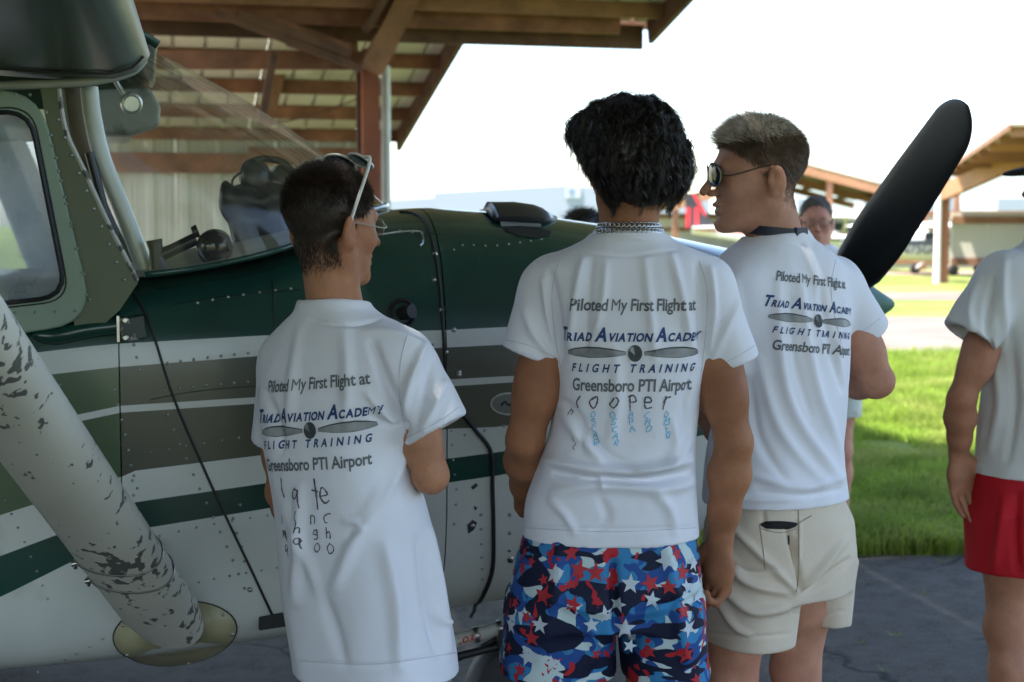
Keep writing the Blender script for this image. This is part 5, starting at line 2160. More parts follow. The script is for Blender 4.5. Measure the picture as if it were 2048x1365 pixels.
def make_cloth(name, person, torso, Y, yaw, m, sleeves=(), collar=None, extra=(), folds=(), noise=(), h=0.0042, hem=0.03,
               cut_bottom=None, seed=1, n=2.5, hem_line=True):
    """garment: sleeves, trunk and openings in one surface.
    torso / extra: ring lists; sleeves: (shoulder, hem centre, r0, r1)"""
    fields = [ring_field(t, Y, yaw, n) for t in [torso] + list(extra)]
    lo = np.min([f[1] for f in fields] + [np.minimum(s[0], s[1]) - 0.12 for s in sleeves], axis=0) - 0.03
    hi = np.max([f[2] for f in fields] + [np.maximum(s[0], s[1]) + 0.12 for s in sleeves], axis=0) + 0.05
    S = Solid(lo, hi, h)
    for (sh, hc, r0, r1) in sleeves:
        d = hc - sh
        L = np.linalg.norm(d)
        d = d / L
        S.cone(sh, hc + d * 0.05, r0, r1 * 1.02, 0.02)
        if collar is not None:
            S.cone(collar[0] + (sh - collar[0]) * 0.45 - Z3 * 0.035, sh - Z3 * 0.004, 0.052, r0 * 0.96, 0.03)

        def beyond(X, Yg, Z):
            return -((X - hc[0]) * d[0] + (Yg - hc[1]) * d[1] + (Z - hc[2]) * d[2])
        S.put(beyond, hc - 0.16, hc + 0.16, 0.002, sub=True)
        S.cone(hc - d * 0.05, hc + d * 0.05, r1 * 0.72, r1 * 1.02 - 0.0065, 0.004, sub=True)
    for i, (f, l_, h_, T) in enumerate(fields):
        zb, zt = l_[2], h_[2]

        def solid(X, Yg, Z, f=f, zb=zb, zt=zt, i=i):
            q = f(X, Yg, Z)
            return np.maximum(np.maximum(q, zb - Z), Z - zt)

        if i == 0 and len(extra):
            S.put(solid, l_, h_, 0.02)
        else:
            S.put(solid, l_, h_, 0.028 if i == 0 else 0.018)
    if collar is not None:
        (c, ax, rn) = collar

        def ring(X, Yg, Z):
            x, y, z = X - c[0], Yg - c[1], Z - c[2]
            t = x * ax[0] + y * ax[1] + z * ax[2]
            q = np.sqrt(np.maximum(x * x + y * y + z * z - t * t, 0))
            return np.sqrt((q - rn - 0.004) ** 2 + (t * 0.55) ** 2) - 0.0065
        S.put(ring, c - rn - 0.03, c + rn + 0.03, 0.016)

        def bore(X, Yg, Z):
            x, y, z = X - c[0], Yg - c[1], Z - c[2]
            t = x * ax[0] + y * ax[1] + z * ax[2]
            q = np.sqrt(np.maximum(x * x + y * y + z * z - t * t, 0))
            return np.maximum(q - rn - 0.001, -t - 0.03)
        S.put(bore, c - rn - 0.03, c + rn + 0.08, 0.003, sub=True)
    for i, (f, l_, h_, T) in enumerate(fields):
        if (i == 0 and len(extra)) or hem <= 0:
            continue
        zb = l_[2]

        def cav(X, Yg, Z, f=f, zb=zb):
            q = f(X, Yg, Z, 0.007)
            return np.maximum(q, Z - (zb + hem))
        S.put(cav, np.array([l_[0], l_[1], zb - 0.05]), np.array([h_[0], h_[1], zb + hem]), 0.003, sub=True)
    V, F = S.skin()
    V = relax(V, F, 2, 0.5)
    N = vnormals(V, F)
    V = fold_disp(V, N, folds, noise, seed, Y)
    V = relax(V, F, 1, 0.35)
    o = mk(name, V, F, m, person, smooth=True, world_coords=True)
    return o, V, (F, fields[0][0])


class Printer:
    """lays flat artwork onto a worn garment: measured on the smooth trunk, then carried by its folds"""

    def __init__(self, V, Ff, axis_xy, yaw_out, zmid):
        F, self.f = Ff
        self.bvh = BVHTree.FromPolygons(V.tolist(), F.tolist())
        self.ax = axis_xy
        self.y0 = yaw_out
        self.th = np.radians(np.linspace(-140, 140, 561))
        p = self.trunk(self.th, np.full(561, zmid))
        seg = np.linalg.norm(np.diff(p[:, :2], axis=0), axis=1)
        cum = np.concatenate([[0], np.cumsum(seg)])
        self.arc = cum - np.interp(0, self.th, cum)

    def trunk(self, th, z):
        dx, dy = np.sin(self.y0 + th), np.cos(self.y0 + th)
        lo, hi = np.full(len(th), 0.01), np.full(len(th), 0.45)
        for _ in range(22):
            m = (lo + hi) / 2
            out = self.f(self.ax[0] + dx * m, self.ax[1] + dy * m, z) > 0
            hi = np.where(out, m, hi)
            lo = np.where(out, lo, m)
        return np.stack([self.ax[0] + dx * lo, self.ax[1] + dy * lo, z], 1)

    def lay(self, pts, off=0.0012):
        """pts (x right as seen, z) -> world"""
        pts = np.asarray(pts, float)
        th = np.interp(-pts[:, 0], self.arc, self.th)
        p = self.trunk(th, pts[:, 1])
        q = self.trunk(th + 0.02, pts[:, 1]) - self.trunk(th - 0.02, pts[:, 1])
        n = np.stack([-q[:, 1], q[:, 0], 0 * q[:, 0]], 1)
        n /= np.linalg.norm(n, axis=1)[:, None] + 1e-9
        c = np.array([self.ax[0], self.ax[1], 0])
        n *= np.sign(((p - c) * n).sum(1))[:, None]
        out = []
        for a, b in zip(p, n):
            loc, nn, i, d = self.bvh.ray_cast(Vector(a + b * 0.045), Vector(-b), 0.09)
            out.append(np.array(loc) + b * off if loc is not None else a + b * off)
        return np.array(out)


def refine(vs, fs, maxlen):
    bm = bmesh.new()
    bv = [bm.verts.new((p[0], p[1], 0)) for p in vs]
    for f in fs:
        try:
            bm.faces.new([bv[i] for i in f])
        except ValueError:
            pass
    bmesh.ops.triangulate(bm, faces=bm.faces[:])
    for _ in range(4):
        es = [e for e in bm.edges if e.calc_length() > maxlen]
        if not es:
            break
        bmesh.ops.subdivide_edges(bm, edges=es, cuts=1)
        bmesh.ops.triangulate(bm, faces=bm.faces[:])
    bm.verts.index_update()
    v = np.array([q.co[:2] for q in bm.verts])
    f = [tuple(q.index for q in fc.verts) for fc in bm.faces]
    bm.free()
    return v, f


def fit_text(parts, width, gap=0.3, tall=1.25, slant=0.0):
    """parts (text, size, bold, spacing) set side by side, scaled to width; centred on 0, baseline 0"""
    V, F, x = [], [], 0.0
    for (t, s, bo, sp) in parts:
        if t == ' ':
            x += s
            continue
        vs, fs = text_mesh(t, s, bo, 0.0, sp)
        x0, x1 = vs[:, 0].min(), vs[:, 0].max()
        n = len(V)
        V += [(p[0] - x0 + x + slant * p[1], p[1]) for p in vs]
        F += [tuple(n + k for k in f) for f in fs]
        x += x1 - x0 + gap * 0.12
    V = np.array(V)
    w = V[:, 0].max() - V[:, 0].min()
    k = width / w
    V = (V - np.array([(V[:, 0].max() + V[:, 0].min()) / 2, 0])) * k
    V[:, 1] *= tall
    return V, F


M_inkgrey = mat("print_grey", (0.13, 0.14, 0.155), rough=0.75, var=0.15, vscale=60)
M_inkblue = mat("print_navy", (0.022, 0.055, 0.17), rough=0.75, var=0.15, vscale=60)
M_inkblade = mat("print_blade_grey", (0.26, 0.27, 0.28), rough=0.75, var=0.5, vscale=16)
M_inkdark = mat("print_dark", (0.05, 0.055, 0.06), rough=0.75, var=0.2, vscale=60)
M_marker = mat("marker_black", (0.09, 0.09, 0.11), rough=0.8, var=0.3, vscale=80)
M_markblue = mat("marker_blue", (0.16, 0.46, 0.68), rough=0.8, var=0.2, vscale=80)

GLYPH = {
    'l': [[(0.55, 1), (0.4, 0.6), (0.42, 0.2), (0.6, 0)]],
    'o': [[(0.5, 1), (0.15, 0.7), (0.1, 0.35), (0.45, 0), (0.85, 0.3), (0.8, 0.75), (0.5, 1)]],
    'p': [[(0.2, 1), (0.25, 0.5), (0.22, -0.15)], [(0.2, 0.95), (0.7, 1.0), (0.8, 0.7), (0.3, 0.45)]],
    'e': [[(0.1, 0.5), (0.8, 0.65), (0.6, 1.0), (0.25, 0.85), (0.1, 0.4), (0.4, 0.0), (0.9, 0.2)]],
    'r': [[(0.2, 1), (0.3, 0.0)], [(0.28, 0.5), (0.5, 0.9), (0.95, 0.95)]],
    'a': [[(0.75, 0.85), (0.35, 1.0), (0.1, 0.6), (0.3, 0.3), (0.7, 0.6), (0.75, 0.9), (0.75, 0.3), (0.95, -0.1)]],
    't': [[(0.5, 1.2), (0.5, 0.5), (0.55, -0.1)], [(0.1, 0.75), (0.95, 0.75)]],
    'c': [[(0.85, 0.9), (0.4, 0.95), (0.15, 0.5), (0.4, 0.05), (0.9, 0.1)]],
    'h': [[(0.2, 1.2), (0.22, 0.0)], [(0.22, 0.4), (0.55, 0.75), (0.8, 0.5), (0.8, 0.0)]],
    'i': [[(0.5, 0.9), (0.5, 0.1)]],
    'm': [[(0.05, 0.0), (0.15, 0.9), (0.35, 0.3), (0.5, 0.9), (0.7, 0.2), (0.9, 0.9), (1.0, 0.0)]],
    'n': [[(0.15, 0), (0.15, 0.9), (0.6, 0.8), (0.8, 0.0)]],
    'g': [[(0.8, 0.9), (0.3, 0.9), (0.2, 0.5), (0.7, 0.45), (0.8, 0.9), (0.75, 0.0), (0.3, -0.1)]],
    'O': [[(0.5, 1), (0.1, 0.6), (0.3, 0.05), (0.8, 0.2), (0.85, 0.8), (0.5, 1)], ],
    'S': [[(0.85, 0.9), (0.3, 0.95), (0.25, 0.6), (0.75, 0.45), (0.7, 0.05), (0.15, 0.1)]],
    'C': [[(0.85, 0.9), (0.3, 0.8), (0.2, 0.2), (0.85, 0.05)]],
    'A': [[(0.1, 0), (0.5, 1), (0.9, 0)], [(0.25, 0.4), (0.8, 0.4)]],
    'R': [[(0.2, 0), (0.2, 1), (0.75, 0.85), (0.7, 0.5), (0.25, 0.5), (0.8, 0)]],
    'P': [[(0.2, 0), (0.2, 1), (0.75, 0.85), (0.7, 0.5), (0.25, 0.5)]],
    'E': [[(0.85, 1), (0.2, 1), (0.2, 0), (0.85, 0)], [(0.2, 0.5), (0.7, 0.5)]],
    'H': [[(0.2, 1), (0.2, 0)], [(0.8, 1), (0.8, 0)], [(0.2, 0.5), (0.8, 0.5)]],
    'M': [[(0.1, 0), (0.2, 1), (0.5, 0.4), (0.8, 1), (0.9, 0)]],
    'L': [[(0.3, 1), (0.25, 0.05), (0.85, 0.1)]],
    'I': [[(0.5, 1), (0.5, 0)]],
}


def strokes(ch, x, z, w, hgt, t, rnd):
    """a hand-written letter as flat ribbons"""
    sl_ = rnd.uniform(-0.15, 0.35)
    V, F = [], []
    for st in GLYPH[ch]:
        pts = np.array(st, float)
        pts = pts + np.array([[rnd.uniform(-.13, .13), rnd.uniform(-.10, .10)] for _ in pts])
        pts[:, 0] += sl_ * (pts[:, 1] - 0.5)
        c = spline(pts, max(8, 4 * len(pts))) if len(pts) > 2 else np.stack([np.linspace(pts[0][k], pts[1][k], 8) for k in (0, 1)], 1)
        c = np.stack([x + (c[:, 0] - 0.5) * w, z + (c[:, 1] - 0.5) * hgt], 1)
        n0 = len(V)
        for k in range(len(c)):
            d = c[min(k + 1, len(c) - 1)] - c[max(k - 1, 0)]
            d = d / (np.linalg.norm(d) + 1e-9)
            tt = t * (0.55 + 0.6 * rnd.random())
            V += [tuple(c[k] + np.array([-d[1], d[0]]) * tt), tuple(c[k] - np.array([-d[1], d[0]]) * tt)]
        for k in range(len(c) - 1):
            F.append((n0 + 2 * k, n0 + 2 * k + 1, n0 + 2 * k + 3, n0 + 2 * k + 2))
    return V, F


def shirt_print(shirt, pr, zs, tilt=0.0, x0=0.0, sc=1.0):
    """the club artwork: zs baseline heights of the five rows"""
    def lay(name, V, F, z, m, off=0.0012, ml=0.009):
        v, f = refine(V, F, ml)
        w = np.stack([v[:, 0] * math.cos(tilt) - v[:, 1] * math.sin(tilt) + x0, v[:, 1] * math.cos(tilt) + v[:, 0] * math.sin(tilt) + z], 1)
        mk(name, pr.lay(w, off), f, m, shirt)
    V, F = fit_text([("Piloted", 1.0, 0.024, 0.97), (" ", 0.24, 0, 0), ("M", 1.0, 0.0, 1), ("y", 1.0, 0.02, 1), (" ", 0.24, 0, 0), ("First Flight at", 1.0, 0.024, 0.97)], 0.282 * sc, 0.4, 1.25, 0.12)
    lay("print_heading", V, F, zs[0], M_inkgrey)
    b = 0.024
    row = []
    for wd, (cap, rest) in enumerate((("T", "RIAD"), ("A", "VIATION"), ("A", "CADEMY"))):
        if wd:
            row.append((' ', 0.30, 0, 0))
        row.append((cap, 1.6, 0.055, 1.0))
        for ch_ in rest:
            row.append((ch_, 0.95, 0.0 if ch_ == "M" else 0.042, 1.0))
    V, F = fit_text(row, 0.338 * sc, 0.55, 1.2, 0.30)
    lay("print_title", V, F, zs[1], M_inkblue)
    # propeller emblem
    for sd in (-1, 1):
        top = [(0.02, 0.004), (0.05, 0.010), (0.08, 0.0135), (0.11, 0.0135), (0.135, 0.010), (0.155, 0.004)]
        bot = [(0.157, -0.004), (0.135, -0.008), (0.10, -0.011), (0.06, -0.009), (0.02, -0.004)]
        pl = [(x * sd * sc, z * sc) for x, z in top + bot]
        lay("print_blade_outline", np.array(pl), [tuple(range(len(pl)))], zs[2], M_inkdark, 0.0010)
        pl = [(x * sd * sc * 0.985 + 0.001 * sd, z * sc * 0.80 - 0.0006) for x, z in top + bot]
        lay("print_blade", np.array(pl), [tuple(range(len(pl)))], zs[2], M_inkblade, 0.0018)
    an = np.linspace(0, 2 * math.pi, 20, endpoint=False)
    lay("print_hub", np.stack([np.cos(an) * 0.0155 * sc, np.sin(an) * 0.0185 * sc], 1), [tuple(range(20))], zs[2], M_inkdark, 0.0024)
    lay("print_hub_shine", np.array([(-0.012, 0.006), (0.0, -0.004), (-0.004, 0.015), (-0.010, 0.013)]) * sc, [(0, 1, 2, 3)], zs[2], M_inkblade, 0.0030)
    V, F = fit_text([("F L I G H T", 1.0, 0.034, 1.12), (' ', 1.1, 0, 0), ("T R A I N I N G", 1.0, 0.034, 1.12)], 0.292 * sc, 0.3, 1.2, 0.3)
    V = np.asarray(V)
    for nm, want in (("print_flight", True), ("print_training", False)):
        fs_ = [f for f in F if (V[list(f), 0].mean() < -0.018 * sc) == want]
        us = sorted({i for f in fs_ for i in f})
        mp = {i: k for k, i in enumerate(us)}
        lay(nm, V[us], [tuple(mp[i] for i in f) for f in fs_], zs[3], M_inkblue)
    V, F = fit_text([("Greensboro PTI Airport", 1.0, 0.026, 0.98)], 0.290 * sc, 0.3, 1.28, 0.06)
    lay("print_airport", V, F, zs[4], M_inkgrey)


def handwriting(shirt, pr, items, m, name, t=0.0016):
    """items (char, x, z, w, h), each letter its own part"""
    rnd = random.Random(len(items))
    for (ch, x, z, w, hh) in items:
        v, f = strokes(ch, x, z, w, hh, t, rnd)
        mk(name, pr.lay(v, 0.0016), f, m, shirt)


def collar_band(person, c, ax, rn, m):
    """ribbed neck band sewn round the opening"""
    x = np.cross(ax, (0, 1.0, 0))
    x /= np.linalg.norm(x)
    y = np.cross(ax, x)
    v, f = [], []
    n = 96
    prof = [(0.0, -0.012, 0.012), (0.0, -0.006, 0.0105), (0.0, 0.004, 0.0065), (0.0, 0.009, 0.0040), (0.0, 0.0095, 0.0015), (0.0, 0.004, 0.0018)]
    for k in range(n):
        a = 2 * math.pi * k / n
        e = x * math.cos(a) + y * math.sin(a)
        rib = 0.0006 * (k % 2)
        for (_, h_, r_) in prof:
            v.append(c + e * (rn + r_ + rib) + ax * h_)
    q = len(prof)
    for k in range(n):
        j = (k + 1) % n
        for i in range(q - 1):
            f.append((k * q + i, j * q + i, j * q + i + 1, k * q + i + 1))
    return mk("collar_band", v, f, m, person, smooth=True)


def seam_lines(shirt, V, Ff, lines, m):
    bv = BVHTree.FromPolygons(V.tolist(), Ff[0].tolist())
    for ln in lines:
        pts = []
        for u, v in spline(ln, 40):
            d = ray(u, v)
            loc, nn, i, ds = bv.ray_cast(Vector(_eye), Vector(d / np.linalg.norm(d)), 20)
            if loc is not None:
                pts.append(np.array(loc) + np.array(nn) * 0.0002)
        if len(pts) > 4:
            mb = MB()
            mb.tube(pts, 0.0007, 5)
            mb.build("seam", m, shirt, smooth=True)


# ---------------------------------------------------------------- hair
def strand_mesh(roots, dirs, length, nseg, width, grav, curl, freq, seed, pull=None):
    g = np.random.default_rng(seed)
    n = len(roots)
    p = roots.copy()
    d = dirs / np.linalg.norm(dirs, axis=1)[:, None]
    ph = g.random(n) * 6.28
    side = np.cross(d, g.normal(size=(n, 3)))
    side /= np.linalg.norm(side, axis=1)[:, None] + 1e-9
    step = (length / nseg)[:, None]
    W = (np.asarray(width) * (0.7 + 0.6 * g.random(n)))[:, None]
    rows = []
    for k in range(nseg + 1):
        t = k / nseg
        w = W * (1 - 0.85 * t)
        rows += [p - side * w, p + side * w]
        wob = side * (curl * np.sin(ph + freq * t))[:, None] + g.normal(size=(n, 3)) * curl * 0.25
        d = d + grav * np.array([0, 0, -1.0]) + wob
        if pull is not None:
            d = d + pull(p, t)
        d /= np.linalg.norm(d, axis=1)[:, None]
        p = p + d * step
        side = side - d * (side * d).sum(1)[:, None]
        side /= np.linalg.norm(side, axis=1)[:, None] + 1e-9
    m = 2 * (nseg + 1)
    V = np.stack(rows, 1).reshape(-1, 3)
    b = np.arange(n)[:, None] * m
    F = np.concatenate([b + np.array([[2 * k, 2 * k + 1, 2 * k + 3, 2 * k + 2]]) for k in range(nseg)])
    return V, F


def hair_mat(name, c, c2, rough=0.38):
    m = mat(name, c, rough=rough, var=0.35, vscale=60, spec=0.5, color2=c2, cscale=35, cthr=0.55, csoft=0.15)
    return m


def join_parts(parts):
    V, F, n = [], [], 0
    for v, f in parts:
        V.append(v)
        F.append(f + n)
        n += len(v)
    return np.concatenate(V), np.concatenate(F)


M_shirt = mat("white_cotton", (0.75, 0.75, 0.82), rough=0.85, var=0.03, vscale=5, bump=0.12, bscale=350, sheen=0.15, spec=0.2)
M_shirt2 = mat("white_cotton_warm", (0.66, 0.66, 0.66), rough=0.85, var=0.03, vscale=5, bump=0.12, bscale=350, sheen=0.1, spec=0.2)


def add_rumple(m, scale, strength, dist):
    """broad soft creases on top of the weave"""
    nt = m.node_tree
    bp = [n for n in nt.nodes if n.type == 'BUMP'][0]
    tc = [n for n in nt.nodes if n.type == 'TEX_COORD'][0]
    mp = nt.nodes.new("ShaderNodeMapping")
    mp.inputs["Scale"].default_value = (1, 1, 0.6)
    mp.inputs["Rotation"].default_value = (0, 0.5, 0.3)
    nt.links.new(tc.outputs["Object"], mp.inputs["Vector"])
    n = nt.nodes.new("ShaderNodeTexNoise")
    n.noise_type = 'RIDGED_MULTIFRACTAL'
    n.inputs["Scale"].default_value = scale
    n.inputs["Detail"].default_value = 2.0
    n.inputs["Distortion"].default_value = 0.5
    nt.links.new(mp.outputs[0], n.inputs["Vector"])
    b2 = nt.nodes.new("ShaderNodeBump")
    b2.inputs["Strength"].default_value = strength
    b2.inputs["Distance"].default_value = dist
    nt.links.new(n.outputs[0], b2.inputs["Height"])
    nt.links.new(b2.outputs[0], bp.inputs["Normal"])


for m_ in (M_shirt, M_shirt2):
    add_rumple(m_, 7.0, 0.5, 0.016)
CL_NOISE = ((9, 0.0050, (1, 1, 0.5)), (20, 0.0026, (1, 1, 0.5)), (48, 0.0007, (1, 1, 0.6)))


def skin_mat(name, c, c2):
    return mat(name, c, rough=0.58, var=0.16, vscale=22, spec=0.22, sss=0.08, color2=c2, cscale=7, cthr=0.46, csoft=0.25, bump=0.16, bscale=190, detail=8.0)


def person(u, v, Y, label, group=None):
    b = P(u, v, Y)
    o = empty("person", (float(b[0]), float(Y), 0.0))
    tag(o, label, "person", group)
    return o


def stand(K, hipY, spread=0.09, foot=0.11, zk=0.50, za=0.085, dy=0.0, dyk=0.02):
    """hips, knees and ankles below the pelvis"""
    r, f, _ = axes(K['yaw'])
    for q, sg in (('L', -1), ('R', 1)):
        K['hip' + q] = K['pelvis'] + r * sg * spread - Z3 * 0.02
        kn = K['pelvis'] + r * sg * (spread + foot) / 2 + f * (0.02 + dyk)
        K['kn' + q] = np.array([kn[0], kn[1], zk])
        an = K['pelvis'] + r * sg * foot + f * dy
        K['an' + q] = np.array([an[0], an[1], za])
    return K

M_skin_m = skin_mat("skin_tan", (0.34, 0.150, 0.078), (0.25, 0.098, 0.050))
M_skin_l = skin_mat("skin_boy", (0.43, 0.205, 0.118), (0.34, 0.14, 0.078))
M_skin_b = skin_mat("skin_pink", (0.48, 0.245, 0.165), (0.40, 0.17, 0.11))
M_skin_f = skin_mat("skin_ruddy", (0.48, 0.24, 0.17), (0.42, 0.17, 0.12))
M_shoe = mat("shoe_grey", (0.18, 0.18, 0.19), rough=0.6)
M_hair_black = hair_mat("hair_black", (0.012, 0.0085, 0.0075), (0.026, 0.018, 0.015), 0.40)
M_hair_brown = hair_mat("hair_brown", (0.030, 0.018, 0.012), (0.055, 0.033, 0.022), 0.5)
M_hair_blond = hair_mat("hair_blond", (0.58, 0.50, 0.42), (0.42, 0.34, 0.27), 0.5)
M_hair_blond2 = hair_mat("hair_blond_short", (0.17, 0.115, 0.08), (0.25, 0.175, 0.125), 0.55)
M_hair_grey = hair_mat("hair_grey", (0.07, 0.058, 0.05), (0.16, 0.14, 0.125), 0.5)


def scalp(K):
    H = K['head']
    L = H.local(K['V'])
    ok = (np.abs(L[:, 0]) < 0.086) & (L[:, 2] > -0.12) & (L[:, 2] < 0.14) & (np.abs(L[:, 1]) < 0.125)
    earz = (np.abs(L[:, 0]) > 0.070) & (L[:, 2] < 0.030) & (L[:, 1] > -0.052)
    return L, ok & ~earz


def short_hair(K, n, seed, lens, width, keep, lift, lay, grav=0.0, curl=0.1, nseg=3, clump=0.15):
    """cropped hair rooted on the head itself; keep(local points)->0..1 density, lens(local)->length"""
    H = K['head']
    g = np.random.default_rng(seed)
    L, ok = scalp(K)
    w = np.where(ok, keep(L), 0.0)
    w = w / w.sum()
    pk = g.choice(len(L), n, p=w)
    nn = K['N'][pk] @ H.M.T
    L = L[pk] + np.cross(nn, g.normal(size=(n, 3))) * 0.0028 / H.sc
    fl = lay(L)
    fl = fl - nn * (fl * nn).sum(1)[:, None]
    cl_ = np.stack([vnoise(L * 70 + 5), vnoise(L * 70 + 19), vnoise(L * 70 + 37)], 1)
    dr = nn * lift(L)[:, None] + fl + g.normal(size=L.shape) * 0.14 + cl_ * clump
    W = H.c + H.sc * (L @ H.M)
    return strand_mesh(W, dr @ H.M, lens(L) * H.sc * (0.7 + 0.6 * g.random(n)) * (1 + clump * 0.6 * vnoise(L * 55 + 71)), nseg, width, grav, curl, 5.0, seed)


def hair_cap(K, keep, shell=0.003):
    """thin layer of hair hugging the scalp under the strands"""
    L, ok = scalp(K)
    k = (keep(L) > 0.5) & ok
    F = K['F'][k[K['F']].all(axis=1)]
    us = np.unique(F)
    mp = np.full(len(L), -1)
    mp[us] = np.arange(len(us))
    return K['V'][us] + K['N'][us] * shell, mp[F]


def hsv_keep(z_front, z_back, y_side, ear_gap=True):
    """hairline: higher at the brow, down to the nape behind"""
    def f(L):
        x, y, z = L[:, 0], L[:, 1], L[:, 2]
        line = np.interp(y, [-0.11, -0.07, -0.03, 0.0, 0.02, 0.05, 0.07, 0.09], [z_back, z_back + 0.005, z_back + 0.035, 0.005, 0.03, 0.055, z_front, z_front + 0.006])
        return np.clip((z - line) / 0.012 + 0.5, 0, 1)
    return f


# dark padded hood and gear behind the windscreen, one lumpy shape
S = Solid((-0.2, -0.32, 1.40), (0.50, 0.20, 1.80), 0.006)


def hd_(u, v, y=-0.12):
    s_, z_ = A(u, v, y)
    return np.array([s_, y, z_])


S.cone(hd_(505, 520), hd_(470, 400), 0.055, 0.026, 0.03)
S.cone(hd_(560, 520), hd_(545, 400), 0.065, 0.040, 0.03)
S.cone(hd_(500, 400), hd_(560, 395), 0.040, 0.045, 0.03)
S.cone(hd_(520, 430, -0.06), hd_(540, 530, 0.05), 0.06, 0.08, 0.03)
S.ball(hd_(452, 400), (0.018, 0.03, 0.05), 0.02)
V, F = S.skin()
V = V + vnormals(V, F) * (0.006 * vnoise(V * 25))[:, None]
mk("instrument_hood", V, F, M_blackp, plane, smooth=True)

# ================================================================ the young man in star shorts (middle)
YM = 3.05
pm_ = person(1245, 1100, YM, "young man with wavy black hair, white printed T-shirt and star-patterned shorts")
KM = dict(yaw=R(-4), neck=P(1258, 470, YM), pelvis=P(1225, 1085, YM), head=Head(P(1258, 333, YM + 0.02), -16, -4, 0, 1.0),
          shL=P(1092, 552, YM), shR=P(1432, 552, YM), elL=P(1050, 880, YM - 0.02), elR=P(1468, 885, YM - 0.02),
          wrL=P(1052, 1005, YM + 0.19), wrR=P(1440, 1082, YM + 0.02), arm=1.04, rn=0.055,
          handL=((0.25, 0.95, -0.1), (0.6, 0, -0.4), 1, 30), handR=((-0.06, 0.06, -1), (-0.8, -0.5, 0), -1, 52))
stand(KM, 0)
body_m = make_body(pm_, KM, M_skin_m, 0.0045)
make_shoes(pm_, KM, M_shoe)
folds_m = [
    ([(1095, 922), (1180, 938), (1280, 942), (1378, 920)], 13, 0.012), ([(1110, 946), (1200, 958), (1300, 962), (1370, 948)], 9, -0.010),
    ([(1110, 985), (1200, 972), (1330, 978), (1392, 960)], 14, 0.007), ([(1150, 955), (1195, 952), (1205, 975)], 7, 0.006),
    ([(1130, 835), (1165, 880), (1205, 925)], 13, 0.007), ([(1160, 850), (1210, 905), (1260, 935)], 9, -0.005),
    ([(1345, 840), (1350, 890), (1330, 930)], 10, 0.004), ([(1380, 880), (1340, 925), (1280, 940)], 11, 0.006),
    ([(1165, 520), (1150, 600), (1140, 690)], 10, 0.006), ([(1185, 520), (1175, 610), (1170, 700)], 9, -0.004), ([(1212, 525), (1205, 600), (1190, 660)], 9, 0.004),
    ([(1290, 520), (1300, 620), (1310, 720)], 11, 0.004), ([(1345, 515), (1365, 600), (1380, 690)], 11, 0.006), ([(1395, 530), (1402, 620), (1405, 720)], 9, -0.006),
    ([(1420, 540), (1425, 620), (1418, 700)], 9, 0.007), ([(1100, 545), (1112, 620), (1118, 720)], 9, -0.008), ([(1085, 560), (1098, 640), (1112, 700)], 8, 0.006),
    ([(1050, 620), (1070, 670), (1105, 715)], 10, 0.005), ([(1480, 600), (1450, 660), (1425, 720)], 10, 0.005), ([(1230, 700), (1235, 800), (1220, 880)], 14, 0.004),
    ([(1100, 1000), (1130, 1030), (1150, 1065)], 10, 0.005), ([(1310, 985), (1340, 1020), (1350, 1062)], 13, 0.005), ([(1200, 1000), (1215, 1035), (1190, 1062)], 11, -0.004),
    ([(1046, 1055), (1220, 1060), (1394, 1055)], 3.0, -0.0025), ([(1150, 500), (1250, 512), (1355, 500)], 4, -0.002),
    ([(1120, 800), (1160, 840), (1165, 900)], 9, -0.005), ([(1390, 740), (1370, 800), (1375, 870)], 8, -0.005)]
axm = (KM['head'].c - KM['neck'])
axm = axm / np.linalg.norm(axm)
sh_m, VM, FM = make_cloth(
    "shirt", pm_,
    [(474, 1192, 1326, 0.064), (484, 1168, 1352, 0.074), (502, 1122, 1400, 0.090), (522, 1092, 1432, 0.098), (550, 1075, 1450, 0.104), (600, 1085, 1438, 0.112), (680, 1106, 1415, 0.118),
     (780, 1112, 1400, 0.116), (860, 1100, 1390, 0.116), (930, 1074, 1388, 0.122), (1000, 1050, 1392, 0.130), (1072, 1046, 1395, 0.132)],
    YM, R(-4), M_shirt,
    sleeves=[(P(1108, 575, YM), P(1061, 712, YM), 0.066, 0.060), (P(1405, 580, YM), P(1463, 731, YM), 0.064, 0.058)],
    collar=(P(1258, 478, YM), axm, 0.066), folds=folds_m, noise=CL_NOISE, seed=1)
prm = Printer(VM, FM, (KM['pelvis'][0] + 0.025, YM), R(180 - 4), P(0, 690, YM)[2])
ZB = YM - 0.115


def zrow(v, Yb):
    return float(P(0, v, Yb)[2])


shirt_print(sh_m, prm, [zrow(v, ZB) for v in (622, 683, 707, 745, 783)], 0.0, 0.001, 0.90)
handwriting(sh_m, prm, [(c, x, zrow(806, ZB), 0.020, 0.024) for c, x in zip("looper", (-0.115, -0.080, -0.040, -0.004, 0.027, 0.066))], M_marker, "handwritten_letter", 0.0019)
blue = []
for wd, x in (("OSCAR", -0.082), ("OSCAR", -0.042), ("APA", -0.006), ("CHO", 0.026), ("OMEO", 0.067)):
    for k, c in enumerate(wd):
        blue.append((c, x + 0.002 * k, zrow(830 + 14 * k, ZB), 0.012, 0.0125))
handwriting(sh_m, prm, blue, M_markblue, "handwritten_letter", 0.00115)
handwriting(sh_m, prm, [("h", -0.135, zrow(828, ZB), 0.010, 0.012), ("i", -0.118, zrow(880, ZB), 0.010, 0.014), ("l", -0.115, zrow(895, ZB), 0.012, 0.014)], M_marker, "handwritten_letter", 0.0009)

